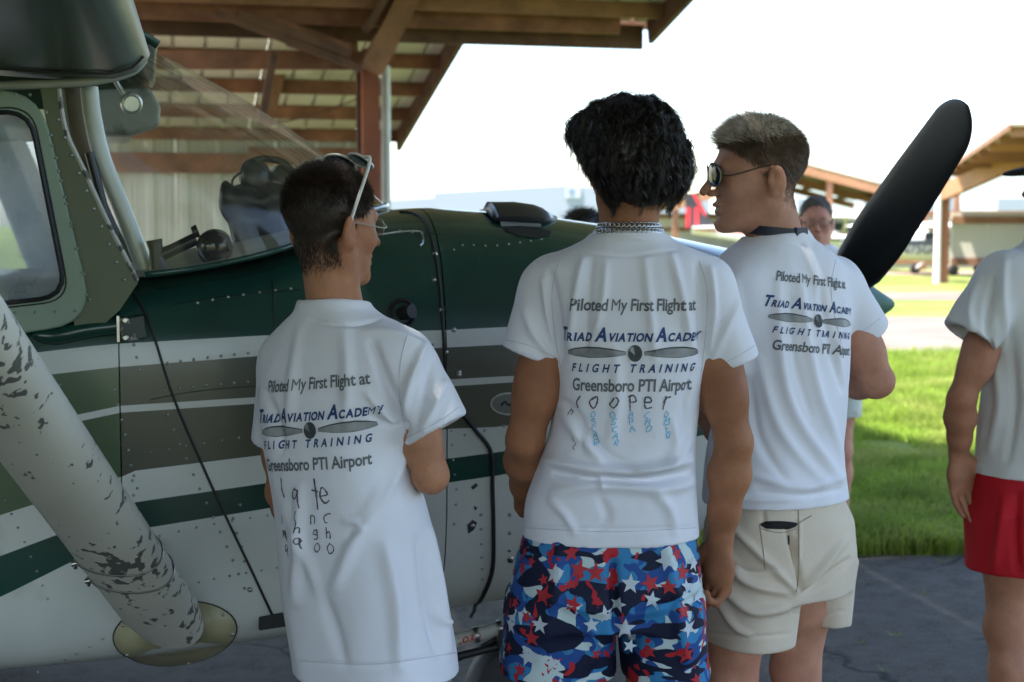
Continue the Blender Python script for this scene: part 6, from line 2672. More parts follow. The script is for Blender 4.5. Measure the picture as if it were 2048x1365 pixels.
M_thread = mat("shirt_thread", (0.50, 0.50, 0.56), rough=0.9)
collar_band(sh_m, P(1258, 478, YM), axm, 0.066, M_shirt)
seam_lines(sh_m, VM, FM, [[(1118, 522), (1104, 580), (1108, 660), (1122, 738)], [(1398, 522), (1414, 580), (1412, 660), (1402, 745)], [(1050, 1056), (1220, 1064), (1392, 1056)],
                          [(1010, 680), (1060, 692), (1118, 718)], [(1412, 740), (1465, 718), (1512, 690)]], M_thread)
# star shorts
def camo():
    m = bpy.data.materials.new("star_camo")
    m.use_nodes = True
    nt = m.node_tree
    b = nt.nodes["Principled BSDF"]
    b.inputs["Roughness"].default_value = 0.7
    b.inputs["Specular IOR Level"].default_value = 0.25
    tc = nt.nodes.new("ShaderNodeTexCoord")
    out = None
    prev = rgb(0.018, 0.070, 0.27)
    for (sc, thr, c, off, st) in ((17, 0.53, (0.035, 0.20, 0.42), 3.1, (1, 1, 1)), (15, 0.545, (0.50, 0.60, 0.62), 11.7, (1, 1, 1.1)), (14, 0.535, (0.007, 0.011, 0.035), 23.3, (0.7, 0.7, 1.6)), (26, 0.63, (0.42, 0.02, 0.03), 31.9, (1, 1, 1))):
        mp = nt.nodes.new("ShaderNodeMapping")
        mp.inputs["Location"].default_value = (off, off * 0.7, off * 1.3)
        mp.inputs["Scale"].default_value = st
        nt.links.new(tc.outputs["Object"], mp.inputs["Vector"])
        n = nt.nodes.new("ShaderNodeTexNoise")
        n.inputs["Scale"].default_value = sc
        n.inputs["Detail"].default_value = 1.5
        n.inputs["Distortion"].default_value = 0.6
        nt.links.new(mp.outputs[0], n.inputs["Vector"])
        r = nt.nodes.new("ShaderNodeMapRange")
        r.inputs[1].default_value = thr
        r.inputs[2].default_value = thr + 0.008
        nt.links.new(n.outputs[0], r.inputs[0])
        x = nt.nodes.new("ShaderNodeMix")
        x.data_type = 'RGBA'
        nt.links.new(r.outputs[0], x.inputs[0])
        if out is None:
            x.inputs[6].default_value = prev
        else:
            nt.links.new(out, x.inputs[6])
        x.inputs[7].default_value = rgb(*c)
        out = x.outputs[2]
    nt.links.new(out, b.inputs["Base Color"])
    return m


sr_m, VS, FS = make_cloth(
    "shorts", pm_, [(1050, 1056, 1386, 0.120), (1110, 1036, 1396, 0.138), (1170, 1020, 1400, 0.150), (1232, 1012, 1404, 0.150)], YM, R(-4), camo(),
    extra=[[(1185, 1016, 1230, 0.140), (1240, 1010, 1228, 0.138), (1338, 999, 1230, 0.130)], [(1185, 1225, 1402, 0.140), (1240, 1240, 1404, 0.138), (1345, 1244, 1417, 0.128)]],
    folds=[([(1225, 1120), (1228, 1190), (1232, 1260)], 10, -0.012), ([(1120, 1090), (1110, 1200), (1080, 1320)], 16, 0.005), ([(1330, 1090), (1350, 1200), (1370, 1320)], 15, 0.006),
           ([(1060, 1180), (1150, 1215), (1225, 1225)], 12, 0.006), ([(1395, 1170), (1320, 1215), (1240, 1230)], 12, 0.006), ([(1180, 1260), (1190, 1300), (1180, 1335)], 10, 0.005)],
    noise=((8, 0.004, (1, 1, 0.6)), (20, 0.002, (1, 1, 0.8))), seed=4, hem=0.05)
prs = Printer(VS, FS, (KM['pelvis'][0] + 0.002, YM), R(176), zrow(1180, YM))
M_star_r = mat("star_red", (0.42, 0.018, 0.028), rough=0.7, var=0.1)
M_star_w = mat("star_white", (0.50, 0.56, 0.62), rough=0.7, var=0.06)
g = random.Random(21)
stars = {0: ([], []), 1: ([], [])}
spots = []
for _ in range(900):
    x, z = g.uniform(-0.55, 0.55), zrow(g.uniform(1078, 1335), YM)
    rr = g.uniform(0.013, 0.023)
    if all((x - a) ** 2 + (z - b) ** 2 > (0.78 * (rr + c)) ** 2 for a, b, c in spots):
        spots.append((x, z, rr))
    if len(spots) > 120:
        break
for k, (x, z, rr) in enumerate(spots):
    rot = g.uniform(-0.4, 0.4)
    c = 0 if k % 2 else 1
    V, F = stars[c]
    n0 = len(V)
    V.append((x, z))
    for q in range(10):
        a = math.pi / 2 + rot + q * math.pi / 5
        r_ = rr if q % 2 == 0 else rr * 0.42
        V.append((x + r_ * math.cos(a), z + r_ * math.sin(a)))
    F += [(n0, n0 + 1 + q, n0 + 1 + (q + 1) % 10) for q in range(10)]
for c, m in ((0, M_star_r), (1, M_star_w)):
    v, f = refine(stars[c][0], stars[c][1], 0.011)
    tag(mk("star_print", prs.lay(v, 0.0010 + 0.0005 * c), f, m, sr_m), kind="stuff")

# wavy black hair
Hm = KM['head']
S = Solid(Hm.c - 0.22, Hm.c + 0.22, 0.005)
S.ball(Hm(0, -0.012, 0.052), (0.099, 0.114, 0.087), 0.02, Hm.M)
S.ball(Hm(0.0, -0.055, 0.0), (0.092, 0.075, 0.085), 0.03, Hm.M)
S.ball(Hm(0.012, -0.062, -0.044), (0.068, 0.048, 0.042), 0.03, Hm.M)
S.ball(Hm(0.075, -0.03, -0.005), (0.036, 0.06, 0.060), 0.02, Hm.M)
S.ball(Hm(-0.070, -0.045, 0.010), (0.030, 0.045, 0.045), 0.02, Hm.M)
S.ball(Hm(-0.055, 0.05, 0.078), (0.048, 0.05, 0.034), 0.04, Hm.M)
V, F = S.skin()
N = vnormals(V, F)
V = V + N * (0.006 * vnoise(V * 38))[:, None] + N * (0.004 * vnoise(V * 90))[:, None]
parts = [(V - N * 0.004, F)]
bvh_h = BVHTree.FromPolygons(V.tolist(), F.tolist())
g2 = np.random.default_rng(4)
crown = Hm(0.01, -0.045, 0.145)
locks = g2.choice(len(V), 620, replace=False)
NSEG, PER = 12, 34
allV, allF, nb = [], [], 0
for li in locks:
    p = V[li].copy()
    L0 = Hm.local(p[None])[0]
    if L0[2] < -0.062:
        continue
    length = g2.uniform(0.045, 0.085) * (0.85 if L0[2] < -0.02 else 1.0)
    amp, wl, ph = g2.uniform(0.25, 0.75), g2.uniform(0.024, 0.040), g2.uniform(0, 6.28)
    path, d = [], None
    for k in range(NSEG + 1):
        loc, nn_, i_, ds_ = bvh_h.find_nearest(Vector(p))
        loc, nn_ = np.array(loc), np.array(nn_)
        t = k / NSEG
        free = max(0.0, t - 0.55) / 0.45
        if free <= 0.0:
            p = loc + nn_ * (0.002 + 0.004 * math.sin(ph + t * length / wl * 6.28))
        path.append(p.copy())
        fl = p - crown
        fl = fl / (np.linalg.norm(fl) + 1e-6) + np.array([0, 0, -0.55])
        fl = fl - nn_ * (fl @ nn_) * (1 - 0.5 * free)
        fl /= np.linalg.norm(fl) + 1e-6
        sd = np.cross(nn_, fl)
        w = amp * math.cos(ph + t * length / wl * 6.28)
        dn = fl + sd * w + nn_ * (0.25 * free * math.sin(ph * 1.7) + 0.12 * free)
        d = dn if d is None else 0.45 * d + 0.55 * dn
        d /= np.linalg.norm(d) + 1e-6
        p = p + d * (length / NSEG)
    path = np.array(path)
    tan = np.gradient(path, axis=0)
    tan /= np.linalg.norm(tan, axis=1)[:, None] + 1e-9
    nr = np.cross(tan, [0.3, 0.5, 0.8])
    nr /= np.linalg.norm(nr, axis=1)[:, None] + 1e-9
    bn = np.cross(tan, nr)
    o1, o2 = g2.normal(size=PER) * 0.0052, g2.normal(size=PER) * 0.0030
    shrink = np.interp(np.linspace(0, 1, NSEG + 1), [0, 0.4, 1.0], [1.0, 0.9, 0.28])
    rr = g2.uniform(0, 6.28, PER)
    fz = g2.normal(size=(PER, 1, 3)) * 0.0012 * np.linspace(0.3, 1.6, NSEG + 1)[None, :, None]
    C = path[None] + nr[None] * (o1[:, None] * shrink[None])[..., None] + bn[None] * (o2[:, None] * shrink[None])[..., None] + fz
    wv = (np.cos(rr)[:, None, None] * nr[None] + np.sin(rr)[:, None, None] * bn[None]) * (0.00042 * np.linspace(1, 0.25, NSEG + 1))[None, :, None]
    Q = np.stack([C - wv, C + wv], 2).reshape(PER, -1, 3)
    m_ = 2 * (NSEG + 1)
    base_ = nb + np.arange(PER)[:, None] * m_
    for k in range(NSEG):
        allF.append(base_ + np.array([[2 * k, 2 * k + 1, 2 * k + 3, 2 * k + 2]]))
    allV.append(Q.reshape(-1, 3))
    nb += PER * m_
parts.append((np.concatenate(allV), np.concatenate(allF)))
pk = g2.integers(0, len(V), 350)
sv, sf = strand_mesh(V[pk], N[pk] * 0.6 + np.array([0, 0, -0.5]) + g2.normal(size=(350, 3)) * 0.4, 0.02 + 0.022 * g2.random(350), 9, 0.00025, 0.10, 0.5, 8.0, 12)
parts.append((sv, sf))
hv, hf = join_parts(parts)
mk("hair", hv, hf, M_hair_black, pm_, smooth=True, world_coords=True)

# silver curb chain
ch = empty("necklace", tuple(KM['neck']))
tag(ch, "silver double curb-chain necklace round the neck of the black-haired young man", "necklace")
for (dz, rr, nl, tilt_) in ((0.012, 0.0640, 40, 0.10), (0.001, 0.0705, 44, 0.16)):
    mb = MB()
    c0 = P(1258, 461, YM - 0.004) + Z3 * dz
    for k in range(nl):
        a = 2 * math.pi * k / nl
        e = np.array([math.cos(a), math.sin(a), 0])
        tn = np.array([-math.sin(a), math.cos(a), 0])
        c = c0 + e * rr * np.array([1.0, 0.98, 0]) + Z3 * (-tilt_ * 0.06 * (math.sin(a) + 1)) * 0.5
        tw = R(35)
        n_ = e * math.cos(tw) + Z3 * math.sin(tw)
        b_ = np.cross(tn, n_)
        ring = [c + tn * 0.0072 * math.cos(q * math.pi / 4) + b_ * 0.0052 * math.sin(q * math.pi / 4) for q in range(9)]
        mb.tube(ring, 0.0016, 5, caps=False)
    tag(mb.build("chain_links", mat("silver", (0.55, 0.55, 0.54), rough=0.25, metal=1.0, var=0.1), ch, smooth=True, world_coords=True), kind="stuff")

# ================================================================ the boy with sunglasses on his head (left)
YL = 2.90
pl_ = person(690, 1200, YL, "boy with cropped brown hair in a long white printed T-shirt beside the cockpit")
KL = dict(yaw=R(30), neck=P(668, 622, YL), pelvis=P(738, 1190, YL), head=Head(P(666, 458, YL + 0.02), 44, -2, 0, 0.93),
          shL=P(556, 705, YL + 0.08), shR=P(815, 705, YL - 0.08), elL=P(566, 985, YL + 0.12), elR=P(862, 952, YL - 0.06),
          wrL=P(612, 1070, YL + 0.28), wrR=P(830, 900, YL + 0.17), arm=0.98, rn=0.051, sc=0.93, jaw=0.95, thigh=0.85,
          handL=((0.2, 0.9, -0.2), (0.6, 0, -0.4), 1, 30), handR=((0.3, 0.9, 0.1), (-0.6, 0, -0.4), 1, 30))
stand(KL, 0, 0.058, 0.09, 0.46)
make_body(pl_, KL, M_skin_l, 0.0038)
make_shoes(pl_, KL, M_shoe)
folds_l = [
    ([(815, 880), (775, 970), (720, 1060), (672, 1170)], 15, 0.009), ([(790, 930), (750, 1010), (700, 1075)], 11, -0.006), ([(690, 1040), (712, 1045), (725, 1060)], 9, 0.004),
    ([(745, 690), (770, 760), (800, 830), (815, 890)], 11, -0.010), ([(850, 690), (820, 760), (808, 840)], 10, 0.008), ([(865, 720), (850, 790), (830, 850)], 9, -0.006), ([(890, 760), (870, 810), (845, 860)], 9, 0.005),
    ([(735, 790), (770, 830), (800, 855)], 8, 0.006), ([(740, 830), (780, 850), (810, 850)], 6, -0.006), ([(690, 660), (695, 760), (690, 850)], 15, 0.004), ([(600, 660), (585, 760), (580, 850)], 13, 0.004),
    ([(600, 980), (600, 1080), (590, 1200)], 14, 0.006), ([(640, 1180), (670, 1260), (690, 1330)], 15, -0.005), ([(770, 1090), (790, 1200), (800, 1330)], 18, 0.008), ([(835, 1080), (855, 1200), (880, 1310)], 12, -0.008),
    ([(860, 1060), (880, 1180), (900, 1300)], 10, 0.007), ([(870, 1220), (885, 1245), (905, 1240)], 7, 0.005), ([(600, 1322), (750, 1330), (915, 1308)], 3, -0.0025),
    ([(620, 640), (680, 652), (760, 640)], 4, -0.003), ([(730, 660), (800, 670), (845, 690)], 10, 0.004), ([(530, 780), (560, 860), (560, 900)], 9, -0.005), ([(565, 1010), (620, 1130), (640, 1200)], 14, 0.004)]
axl = KL['head'].c - KL['neck']
axl /= np.linalg.norm(axl)
sh_l, VL, FL = make_cloth(
    "shirt", pl_,
    [(608, 616, 724, 0.060), (622, 592, 756, 0.072), (648, 568, 805, 0.088), (680, 545, 838, 0.099), (730, 528, 846, 0.110), (800, 522, 838, 0.118), (870, 530, 828, 0.122), (930, 542, 826, 0.124), (1000, 556, 846, 0.128),
     (1100, 565, 868, 0.134), (1200, 574, 888, 0.138), (1300, 590, 906, 0.142), (1345, 597, 914, 0.142)],
    YL, R(30), M_shirt,
    sleeves=[(P(585, 722, YL + 0.07), P(556, 888, YL + 0.10), 0.060, 0.052), (P(795, 725, YL - 0.06), P(873, 861, YL - 0.08), 0.070, 0.062)],
    collar=(P(668, 614, YL), axl, 0.060), folds=folds_l, noise=CL_NOISE, seed=2)
prl = Printer(VL, FL, (P(690, 850, YL)[0], YL), R(180 + 30), P(0, 850, YL)[2])
YLb = YL - 0.12
shirt_print(sh_l, prl, [zrow(v, YLb) for v in (780, 842, 862, 896, 941)], R(6.5), 0.012, 0.86)
handwriting(sh_l, prl, [("l", -0.062, zrow(985, YLb), 0.016, 0.040), ("a", -0.022, zrow(998, YLb), 0.024, 0.032), ("t", 0.022, zrow(990, YLb), 0.024, 0.040), ("e", 0.042, zrow(990, YLb), 0.018, 0.028)], M_marker, "handwritten_letter", 0.0019)
lt = []
for wd, x, v0, dv in (("ima", -0.068, 1050, 30), ("lha", -0.018, 1035, 26), ("ngo", 0.018, 1040, 28), ("cho", 0.046, 1035, 30)):
    for k, c in enumerate(wd):
        lt.append((c, x + 0.004 * k, zrow(v0 + dv * k, YLb), 0.014, 0.019))
handwriting(sh_l, prl, lt, M_marker, "handwritten_letter", 0.0013)
collar_band(sh_l, P(668, 614, YL), axl, 0.060, M_shirt)
seam_lines(sh_l, VL, FL, [[(815, 668), (800, 730), (800, 800), (815, 880)], [(600, 1322), (750, 1328), (912, 1306)], [(815, 875), (865, 850), (918, 815)]], M_thread)
make_cloth("shorts", pl_, [(1250, 650, 850, 0.10), (1330, 628, 876, 0.115), (1400, 612, 888, 0.125)], YL, R(30), mat("grey_shorts", (0.24, 0.26, 0.28), rough=0.8, var=0.08, bump=0.1, bscale=200),
           extra=[[(1360, 606, 750, 0.115), (1480, 606, 748, 0.11)], [(1360, 748, 892, 0.115, -0.05), (1480, 752, 890, 0.11, -0.05)]], noise=CL_NOISE, seed=8, h=0.006)
# cropped hair
Hl = KL['head']
kp = hsv_keep(0.082, -0.105, 0)
kpd = lambda L: kp(L) * np.interp(L[:, 2], [-0.108, -0.095, -0.075, -0.05], [0.05, 0.35, 1.2, 1.6])
kpc = lambda L: kp(L) * (L[:, 2] > -0.035 + 0.022 * vnoise(L * 110))
lenf = lambda L: np.interp(L[:, 2], [-0.10, -0.06, -0.02, 0.05, 0.10], [0.004, 0.008, 0.011, 0.014, 0.019])
hp = [hair_cap(KL, kpc, 0.003),
      short_hair(KL, 42000, 5, lenf, 0.00042, kpd, lambda L: np.interp(L[:, 2], [-0.05, 0.06, 0.12], [0.14, 0.42, 0.6]),
                 lambda L: np.stack([0 * L[:, 0], np.interp(L[:, 2], [0.05, 0.12], [-0.1, 0.7]), np.interp(L[:, 2], [0.03, 0.1], [-1.0, -0.2])], 1))]
hv, hf = join_parts([p for p in hp if len(p[1])])
mk("hair", hv, hf, M_hair_brown, pl_, smooth=True, world_coords=True)
# white sunglasses pushed up on the head
def glasses(name, label, H, frame_m, lens_m, front, tip, ear, lens_r, tilt, thick, cat="sunglasses", width=0.068):
    o = empty(name, tuple(H(0, front[1], front[2])))
    tag(o, label, cat)
    ct, st = math.cos(R(tilt)), math.sin(R(tilt))

    def fp(x, z, bul=0.0):  # point on the front plane
        yy = front[1] - abs(x) ** 2 * 4.0 + bul
        return H(x, yy + z * st, front[2] + z * ct)
    for q in (-1, 1):
        ring = []
        for k in range(25):
            a = 2 * math.pi * k / 24
            ring.append(fp(q * (0.034 + lens_r[0] * math.cos(a)), lens_r[1] * math.sin(a) - 0.003 * math.cos(a)))
        mb = MB()
        mb.tube(ring, thick, 6, caps=False)
        autosmooth(mb.build("lens_rim", frame_m, o, world_coords=True), 70)
        mb = MB()
        mb.add(ring[:24] + [fp(q * 0.034, 0, 0.003)], [(k, (k + 1) % 24, 24) for k in range(24)])
        mb.build("lens", lens_m, o, smooth=True, world_coords=True)
        mb = MB()
        hx = q * (0.034 + lens_r[0])
        pts = spline([fp(hx, lens_r[1] * 0.35), H(q * (width + 0.004), front[1] - 0.03, front[2] - 0.004), H(q * ear[0], ear[1], ear[2]), H(q * tip[0], tip[1], tip[2])], 18)
        mb.tube(pts, [thick * (1.5 - 0.2 * k / 17) for k in range(18)], 6)
        autosmooth(mb.build("temple_arm", frame_m, o, world_coords=True), 70)
    mb = MB()
    mb.tube([fp(-0.034 + lens_r[0], 0.006), fp(0, 0.010), fp(0.034 - lens_r[0], 0.006)], thick, 6)
    autosmooth(mb.build("bridge", frame_m, o, world_coords=True), 70)
    return o


M_lens = mat("dark_lens", (0.008, 0.012, 0.025), rough=0.05, var=0.0, spec=0.8)
glasses("sunglasses", "white-framed sunglasses pushed up on the boy's cropped hair", Hl, mat("white_frame", (0.70, 0.70, 0.68), rough=0.35, var=0.05), M_lens,
        (0, 0.050, 0.143), (0.086, -0.038, -0.018), (0.088, -0.012, 0.050), (0.035, 0.028), -60, 0.0026, width=0.086)
glasses("eyeglasses", "thin clear eyeglasses on the face of the boy beside the cockpit", Hl, mat("clear_frame", (0.35, 0.33, 0.30), rough=0.2, var=0.05), glass_mat("spectacle_lens", (0.95, 0.95, 0.95), 0.03),
        (0, 0.104, 0.008), (0.083, -0.03, -0.002), (0.083, -0.01, 0.012), (0.024, 0.017), 0, 0.0009, "eyeglasses", width=0.074)

# ================================================================ the blond man in khaki shorts
YB_ = 3.40
pb_ = person(1560, 1000, YB_, "blond man in sunglasses, white printed T-shirt and khaki shorts turned left")
KB = dict(yaw=R(-30), neck=P(1553, 490, YB_), pelvis=P(1555, 1050, YB_), head=Head(P(1513, 357, YB_), -94, -2, 0, 1.02),
          shL=P(1462, 565, YB_ - 0.10), shR=P(1672, 562, YB_ + 0.11), elL=P(1430, 800, YB_ - 0.05), elR=P(1752, 762, YB_ + 0.10),
          wrL=P(1440, 880, YB_ + 0.18), wrR=P(1648, 752, YB_ + 0.32), arm=1.12, rn=0.057, jaw=1.06, sc=1.0,
          handL=((0.3, 0.9, 0.1), (0.6, 0, -0.4), 1, 30), handR=((-0.8, 0.5, 0.1), (-0.3, -0.3, -0.6), -1, 35))
stand(KB, 0, 0.09, 0.10, 0.50)
make_body(pb_, KB, M_skin_b, 0.0038)
make_shoes(pb_, KB, M_shoe)
folds_b_ = [
    ([(1555, 560), (1560, 700), (1590, 830), (1680, 960)], 13, 0.009), ([(1600, 560), (1615, 690), (1640, 800), (1690, 920)], 12, 0.008), ([(1580, 600), (1590, 720), (1620, 830)], 9, -0.006),
    ([(1520, 720), (1560, 860), (1640, 960)], 13, 0.007), ([(1500, 760), (1520, 880), (1580, 970)], 11, -0.006), ([(1640, 580), (1660, 690), (1685, 780)], 9, -0.008),
    ([(1690, 600), (1675, 680), (1680, 760)], 8, 0.006), ([(1470, 560), (1480, 640), (1470, 720)], 11, 0.006), ([(1500, 950), (1600, 975), (1685, 955)], 10, 0.008), ([(1520, 985), (1600, 992), (1680, 980)], 6, -0.005),
    ([(1610, 490), (1625, 540), (1635, 590)], 9, 0.004), ([(1420, 985), (1500, 1000), (1600, 995)], 8, 0.005)]
folds_b = [(l_, w_, a_ * 0.62) for l_, w_, a_ in folds_b_]
axb = KB['head'](0, -0.02, -0.04) - KB['neck']
axb /= np.linalg.norm(axb)
sh_b, VB, FB = make_cloth(
    "shirt", pb_,
    [(474, 1500, 1606, 0.064), (486, 1474, 1634, 0.076), (505, 1446, 1664, 0.090), (530, 1430, 1690, 0.100), (570, 1424, 1702, 0.108), (630, 1430, 1702, 0.116), (720, 1434, 1696, 0.122), (820, 1428, 1690, 0.124),
     (900, 1418, 1684, 0.126), (960, 1414, 1690, 0.132), (1000, 1412, 1694, 0.132)],
    YB_, R(-30), M_shirt,
    sleeves=[(P(1480, 580, YB_ - 0.09), P(1440, 730, YB_ - 0.09), 0.064, 0.060), (P(1662, 575, YB_ + 0.09), P(1724, 672, YB_ + 0.12), 0.072, 0.064)],
    collar=(P(1553, 480, YB_), axb, 0.064), folds=folds_b, noise=CL_NOISE, seed=3)
prb = Printer(VB, FB, (P(1562, 650, YB_)[0], YB_), R(180 - 30), P(0, 640, YB_)[2])
YBb = YB_ - 0.10
shirt_print(sh_b, prb, [zrow(v, YBb) for v in (570, 622, 642, 673, 706)], R(-6), 0.004, 0.80)
collar_band(sh_b, P(1553, 480, YB_), axb, 0.064, M_shirt)
seam_lines(sh_b, VB, FB, [[(1672, 520), (1662, 570), (1668, 630), (1684, 690)], [(1690, 676), (1728, 660), (1760, 638)]], M_thread)
M_khaki = mat("khaki_cotton", (0.62, 0.53, 0.43), rough=0.85, var=0.06, vscale=6, bump=0.12, bscale=260, spec=0.2)
sr_b, VK, FK = make_cloth(
    "shorts", pb_, [(980, 1440, 1676, 0.112), (1040, 1416, 1700, 0.138), (1110, 1410, 1706, 0.150), (1180, 1412, 1694, 0.145)], YB_, R(-30), M_khaki,
    extra=[[(1120, 1410, 1600, 0.115, -0.06), (1190, 1412, 1592, 0.112, -0.06), (1284, 1414, 1580, 0.106, -0.06)], [(1110, 1560, 1704, 0.105, 0.07), (1170, 1578, 1696, 0.100, 0.08), (1240, 1582, 1690, 0.096, 0.08)]],
    folds=[([(1575, 1060), (1592, 1120), (1600, 1180)], 6, -0.009), ([(1440, 1080), (1490, 1160), (1570, 1185)], 11, 0.008), ([(1430, 1150), (1500, 1220), (1570, 1215)], 11, 0.008), ([(1460, 1050), (1540, 1130), (1590, 1180)], 9, 0.007),
           ([(1690, 1080), (1640, 1140), (1600, 1185)], 10, 0.007), ([(1700, 1120), (1650, 1160), (1600, 1190)], 8, -0.007), ([(1430, 1190), (1470, 1250), (1500, 1270)], 9, 0.006), ([(1525, 1020), (1530, 1060)], 5, -0.004),
           ([(1600, 1040), (1596, 1120), (1590, 1170)], 4, 0.004), ([(1415, 1268), (1500, 1274), (1580, 1268)], 3, -0.0025), ([(1585, 1228), (1640, 1230), (1690, 1222)], 3, -0.0025)],
    noise=((8, 0.004, (1, 1, 0.7)), (20, 0.0018, (1, 1, 1))), seed=5, hem=0.05)
bk = BVHTree.FromPolygons(VK.tolist(), FK[0].tolist())


def onto(bvh, u, v, off=0.002):
    d = ray(u, v)
    d = d / np.linalg.norm(d)
    loc, nn, i, dist = bvh.ray_cast(Vector(_eye), Vector(d), 20)
    if loc is None:
        return None
    return np.array(loc) + np.array(nn) * off


def cloth_patch(name, px, m, parent, bvh, off=0.0025):
    px = spline(list(px) + [px[0]], 33)[:-1]
    c = px.mean(axis=0)
    v, n = [], len(px)
    for k in (1.0, 0.66, 0.33):
        v += [onto(bvh, *(c + (q - c) * k), off) for q in px]
    v.append(onto(bvh, *c, off))
    if any(p is None for p in v):
        return None
    f = [(r * n + k, r * n + (k + 1) % n, (r + 1) * n + (k + 1) % n, (r + 1) * n + k) for r in range(2) for k in range(n)]
    f += [(2 * n + k, 2 * n + (k + 1) % n, 3 * n) for k in range(n)]
    return mk(name, v, f, m, parent)


def cloth_line(name, px, r, m, parent, bvh, n=24):
    pts = [onto(bvh, u, v, 0.0006) for u, v in spline(px, n)]
    pts = [p for p in pts if p is not None]
    if len(pts) < 3:
        return None
    mb = MB()
    mb.tube(pts, r, 5)
    return mb.build(name, m, parent)


cloth_patch("pocket_opening", [(1519, 1050), (1530, 1044), (1560, 1043), (1590, 1046), (1593, 1052), (1580, 1058), (1550, 1059), (1528, 1057)], mat("pocket_dark", (0.012, 0.010, 0.010), rough=0.9), sr_b, bk)
M_seam = mat("khaki_seam", (0.30, 0.26, 0.20), rough=0.9)
cloth_line("pocket_seam", [(1519, 1050), (1522, 1070), (1526, 1100), (1530, 1140)], 0.0012, M_seam, sr_b, bk)
cloth_line("pocket_seam", [(1593, 1050), (1605, 1042), (1622, 1032)], 0.0014, M_seam, sr_b, bk)
cloth_line("pocket_seam", [(1522, 1058), (1560, 1066), (1592, 1058)], 0.0010, M_seam, sr_b, bk)
cloth_line("back_seam", [(1596, 1010), (1598, 1080), (1597, 1150), (1592, 1185)], 0.0012, M_seam, sr_b, bk)
cloth_line("pocket_button", [(1577, 1071), (1578, 1080), (1577, 1090)], 0.0020, mat("pocket_dark2", (0.02, 0.02, 0.025)), sr_b, bk, 6)
cloth_line("belt_loop", [(1620, 975), (1624, 985), (1626, 995)], 0.0025, M_seam, sr_b, bk, 6)
# blond hair: short sides, longer brushed-up top
Hb = KB['head']
kpb = hsv_keep(0.078, -0.075, 0)
top_ = lambda L: np.clip((L[:, 2] - 0.070) / 0.035, 0, 1)
sv1 = short_hair(KB, 42000, 15, lambda L: np.interp(L[:, 2], [-0.06, 0.0, 0.05, 0.08, 0.10], [0.0025, 0.005, 0.010, 0.018, 0.024]), 0.00040, lambda L: kpb(L) * (1 - 0.85 * top_(L)) * np.interp(L[:, 2], [-0.075, -0.03, 0.01, 0.05], [0.10, 0.35, 0.8, 1.0]),
                 lambda L: 0.4 + 0 * L[:, 0], lambda L: np.stack([0 * L[:, 0], -0.2 + 0 * L[:, 0], -1.0 + 0 * L[:, 0]], 1))
cps = hair_cap(KB, lambda L: kpb(L) * (L[:, 2] > 0.050 + 0.025 * vnoise(L * 80)), 0.0012)
sv1 = join_parts([sv1, cps])
mk("side_hair", sv1[0], sv1[1], M_hair_blond2, pb_, smooth=True, world_coords=True)
cp = hair_cap(KB, lambda L: kpb(L) * (L[:, 2] > 0.084), 0.004)
sv2 = short_hair(KB, 11000, 16, lambda L: np.interp(L[:, 1], [-0.09, -0.03, 0.06], [0.012, 0.018, 0.034]), 0.0006, lambda L: top_(L) * kpb(L),
                 lambda L: np.interp(L[:, 1], [-0.09, 0.06], [0.45, 0.85]), lambda L: np.stack([0.25 * np.sign(L[:, 0]) * 0 + 0.15, 0.55 + 0 * L[:, 0], 0.15 + 0 * L[:, 0]], 1), curl=0.12, nseg=4, clump=0.4)
hv, hf = join_parts([q for q in (cp, sv2) if len(q[1])])
mk("hair", hv, hf, M_hair_blond, pb_, smooth=True, world_coords=True)
glasses("sunglasses", "dark metal-rimmed sunglasses worn by the blond man", Hb, mat("dark_metal_rim", (0.06, 0.055, 0.05), rough=0.3, metal=0.7, var=0.05), M_lens,
        (0, 0.108, 0.010), (0.084, -0.062, -0.016), (0.088, -0.028, 0.026), (0.031, 0.026), 0, 0.0011, width=0.076)
# dark strap round his neck
st_ = empty("neck_strap", tuple(KB['neck']))
tag(st_, "dark navy strap with a buckle round the blond man's neck", "strap")
mb = MB()
c0 = P(1553, 470, YB_)
rv_ = []
for k in range(41):
    a = 2 * math.pi * k / 40
    e = np.array([math.cos(a), math.sin(a), 0])
    c = c0 + e * 0.0690 + Z3 * (0.006 + 0.020 * e[0] * -0.3)
    rv_.append(c)
v, f = [], []
for c in rv_:
    e = c - c0
    e = e / np.linalg.norm(e)
    v += [c - Z3 * 0.010, c + Z3 * 0.010, c + Z3 * 0.010 + e * 0.003, c - Z3 * 0.010 + e * 0.003]
for k in range(40):
    for q in range(4):
        f.append((4 * k + q, 4 * k + (q + 1) % 4, 4 * k + 4 + (q + 1) % 4, 4 * k + 4 + q))
M_navy = mat("navy_strap", (0.010, 0.013, 0.030), rough=0.5, var=0.1)
mk("strap_band", v, f, M_navy, st_, world_coords=True)
mb = MB()
q = c0 + np.array([0.045, -0.052, 0.004])
mb.box(q, np.array([0.75, 0.65, 0]) * 0.021, np.array([0.65, -0.75, 0]) * 0.005, Z3 * 0.0125)
bevel(mb.build("buckle", M_navy, st_, world_coords=True), 0.003)

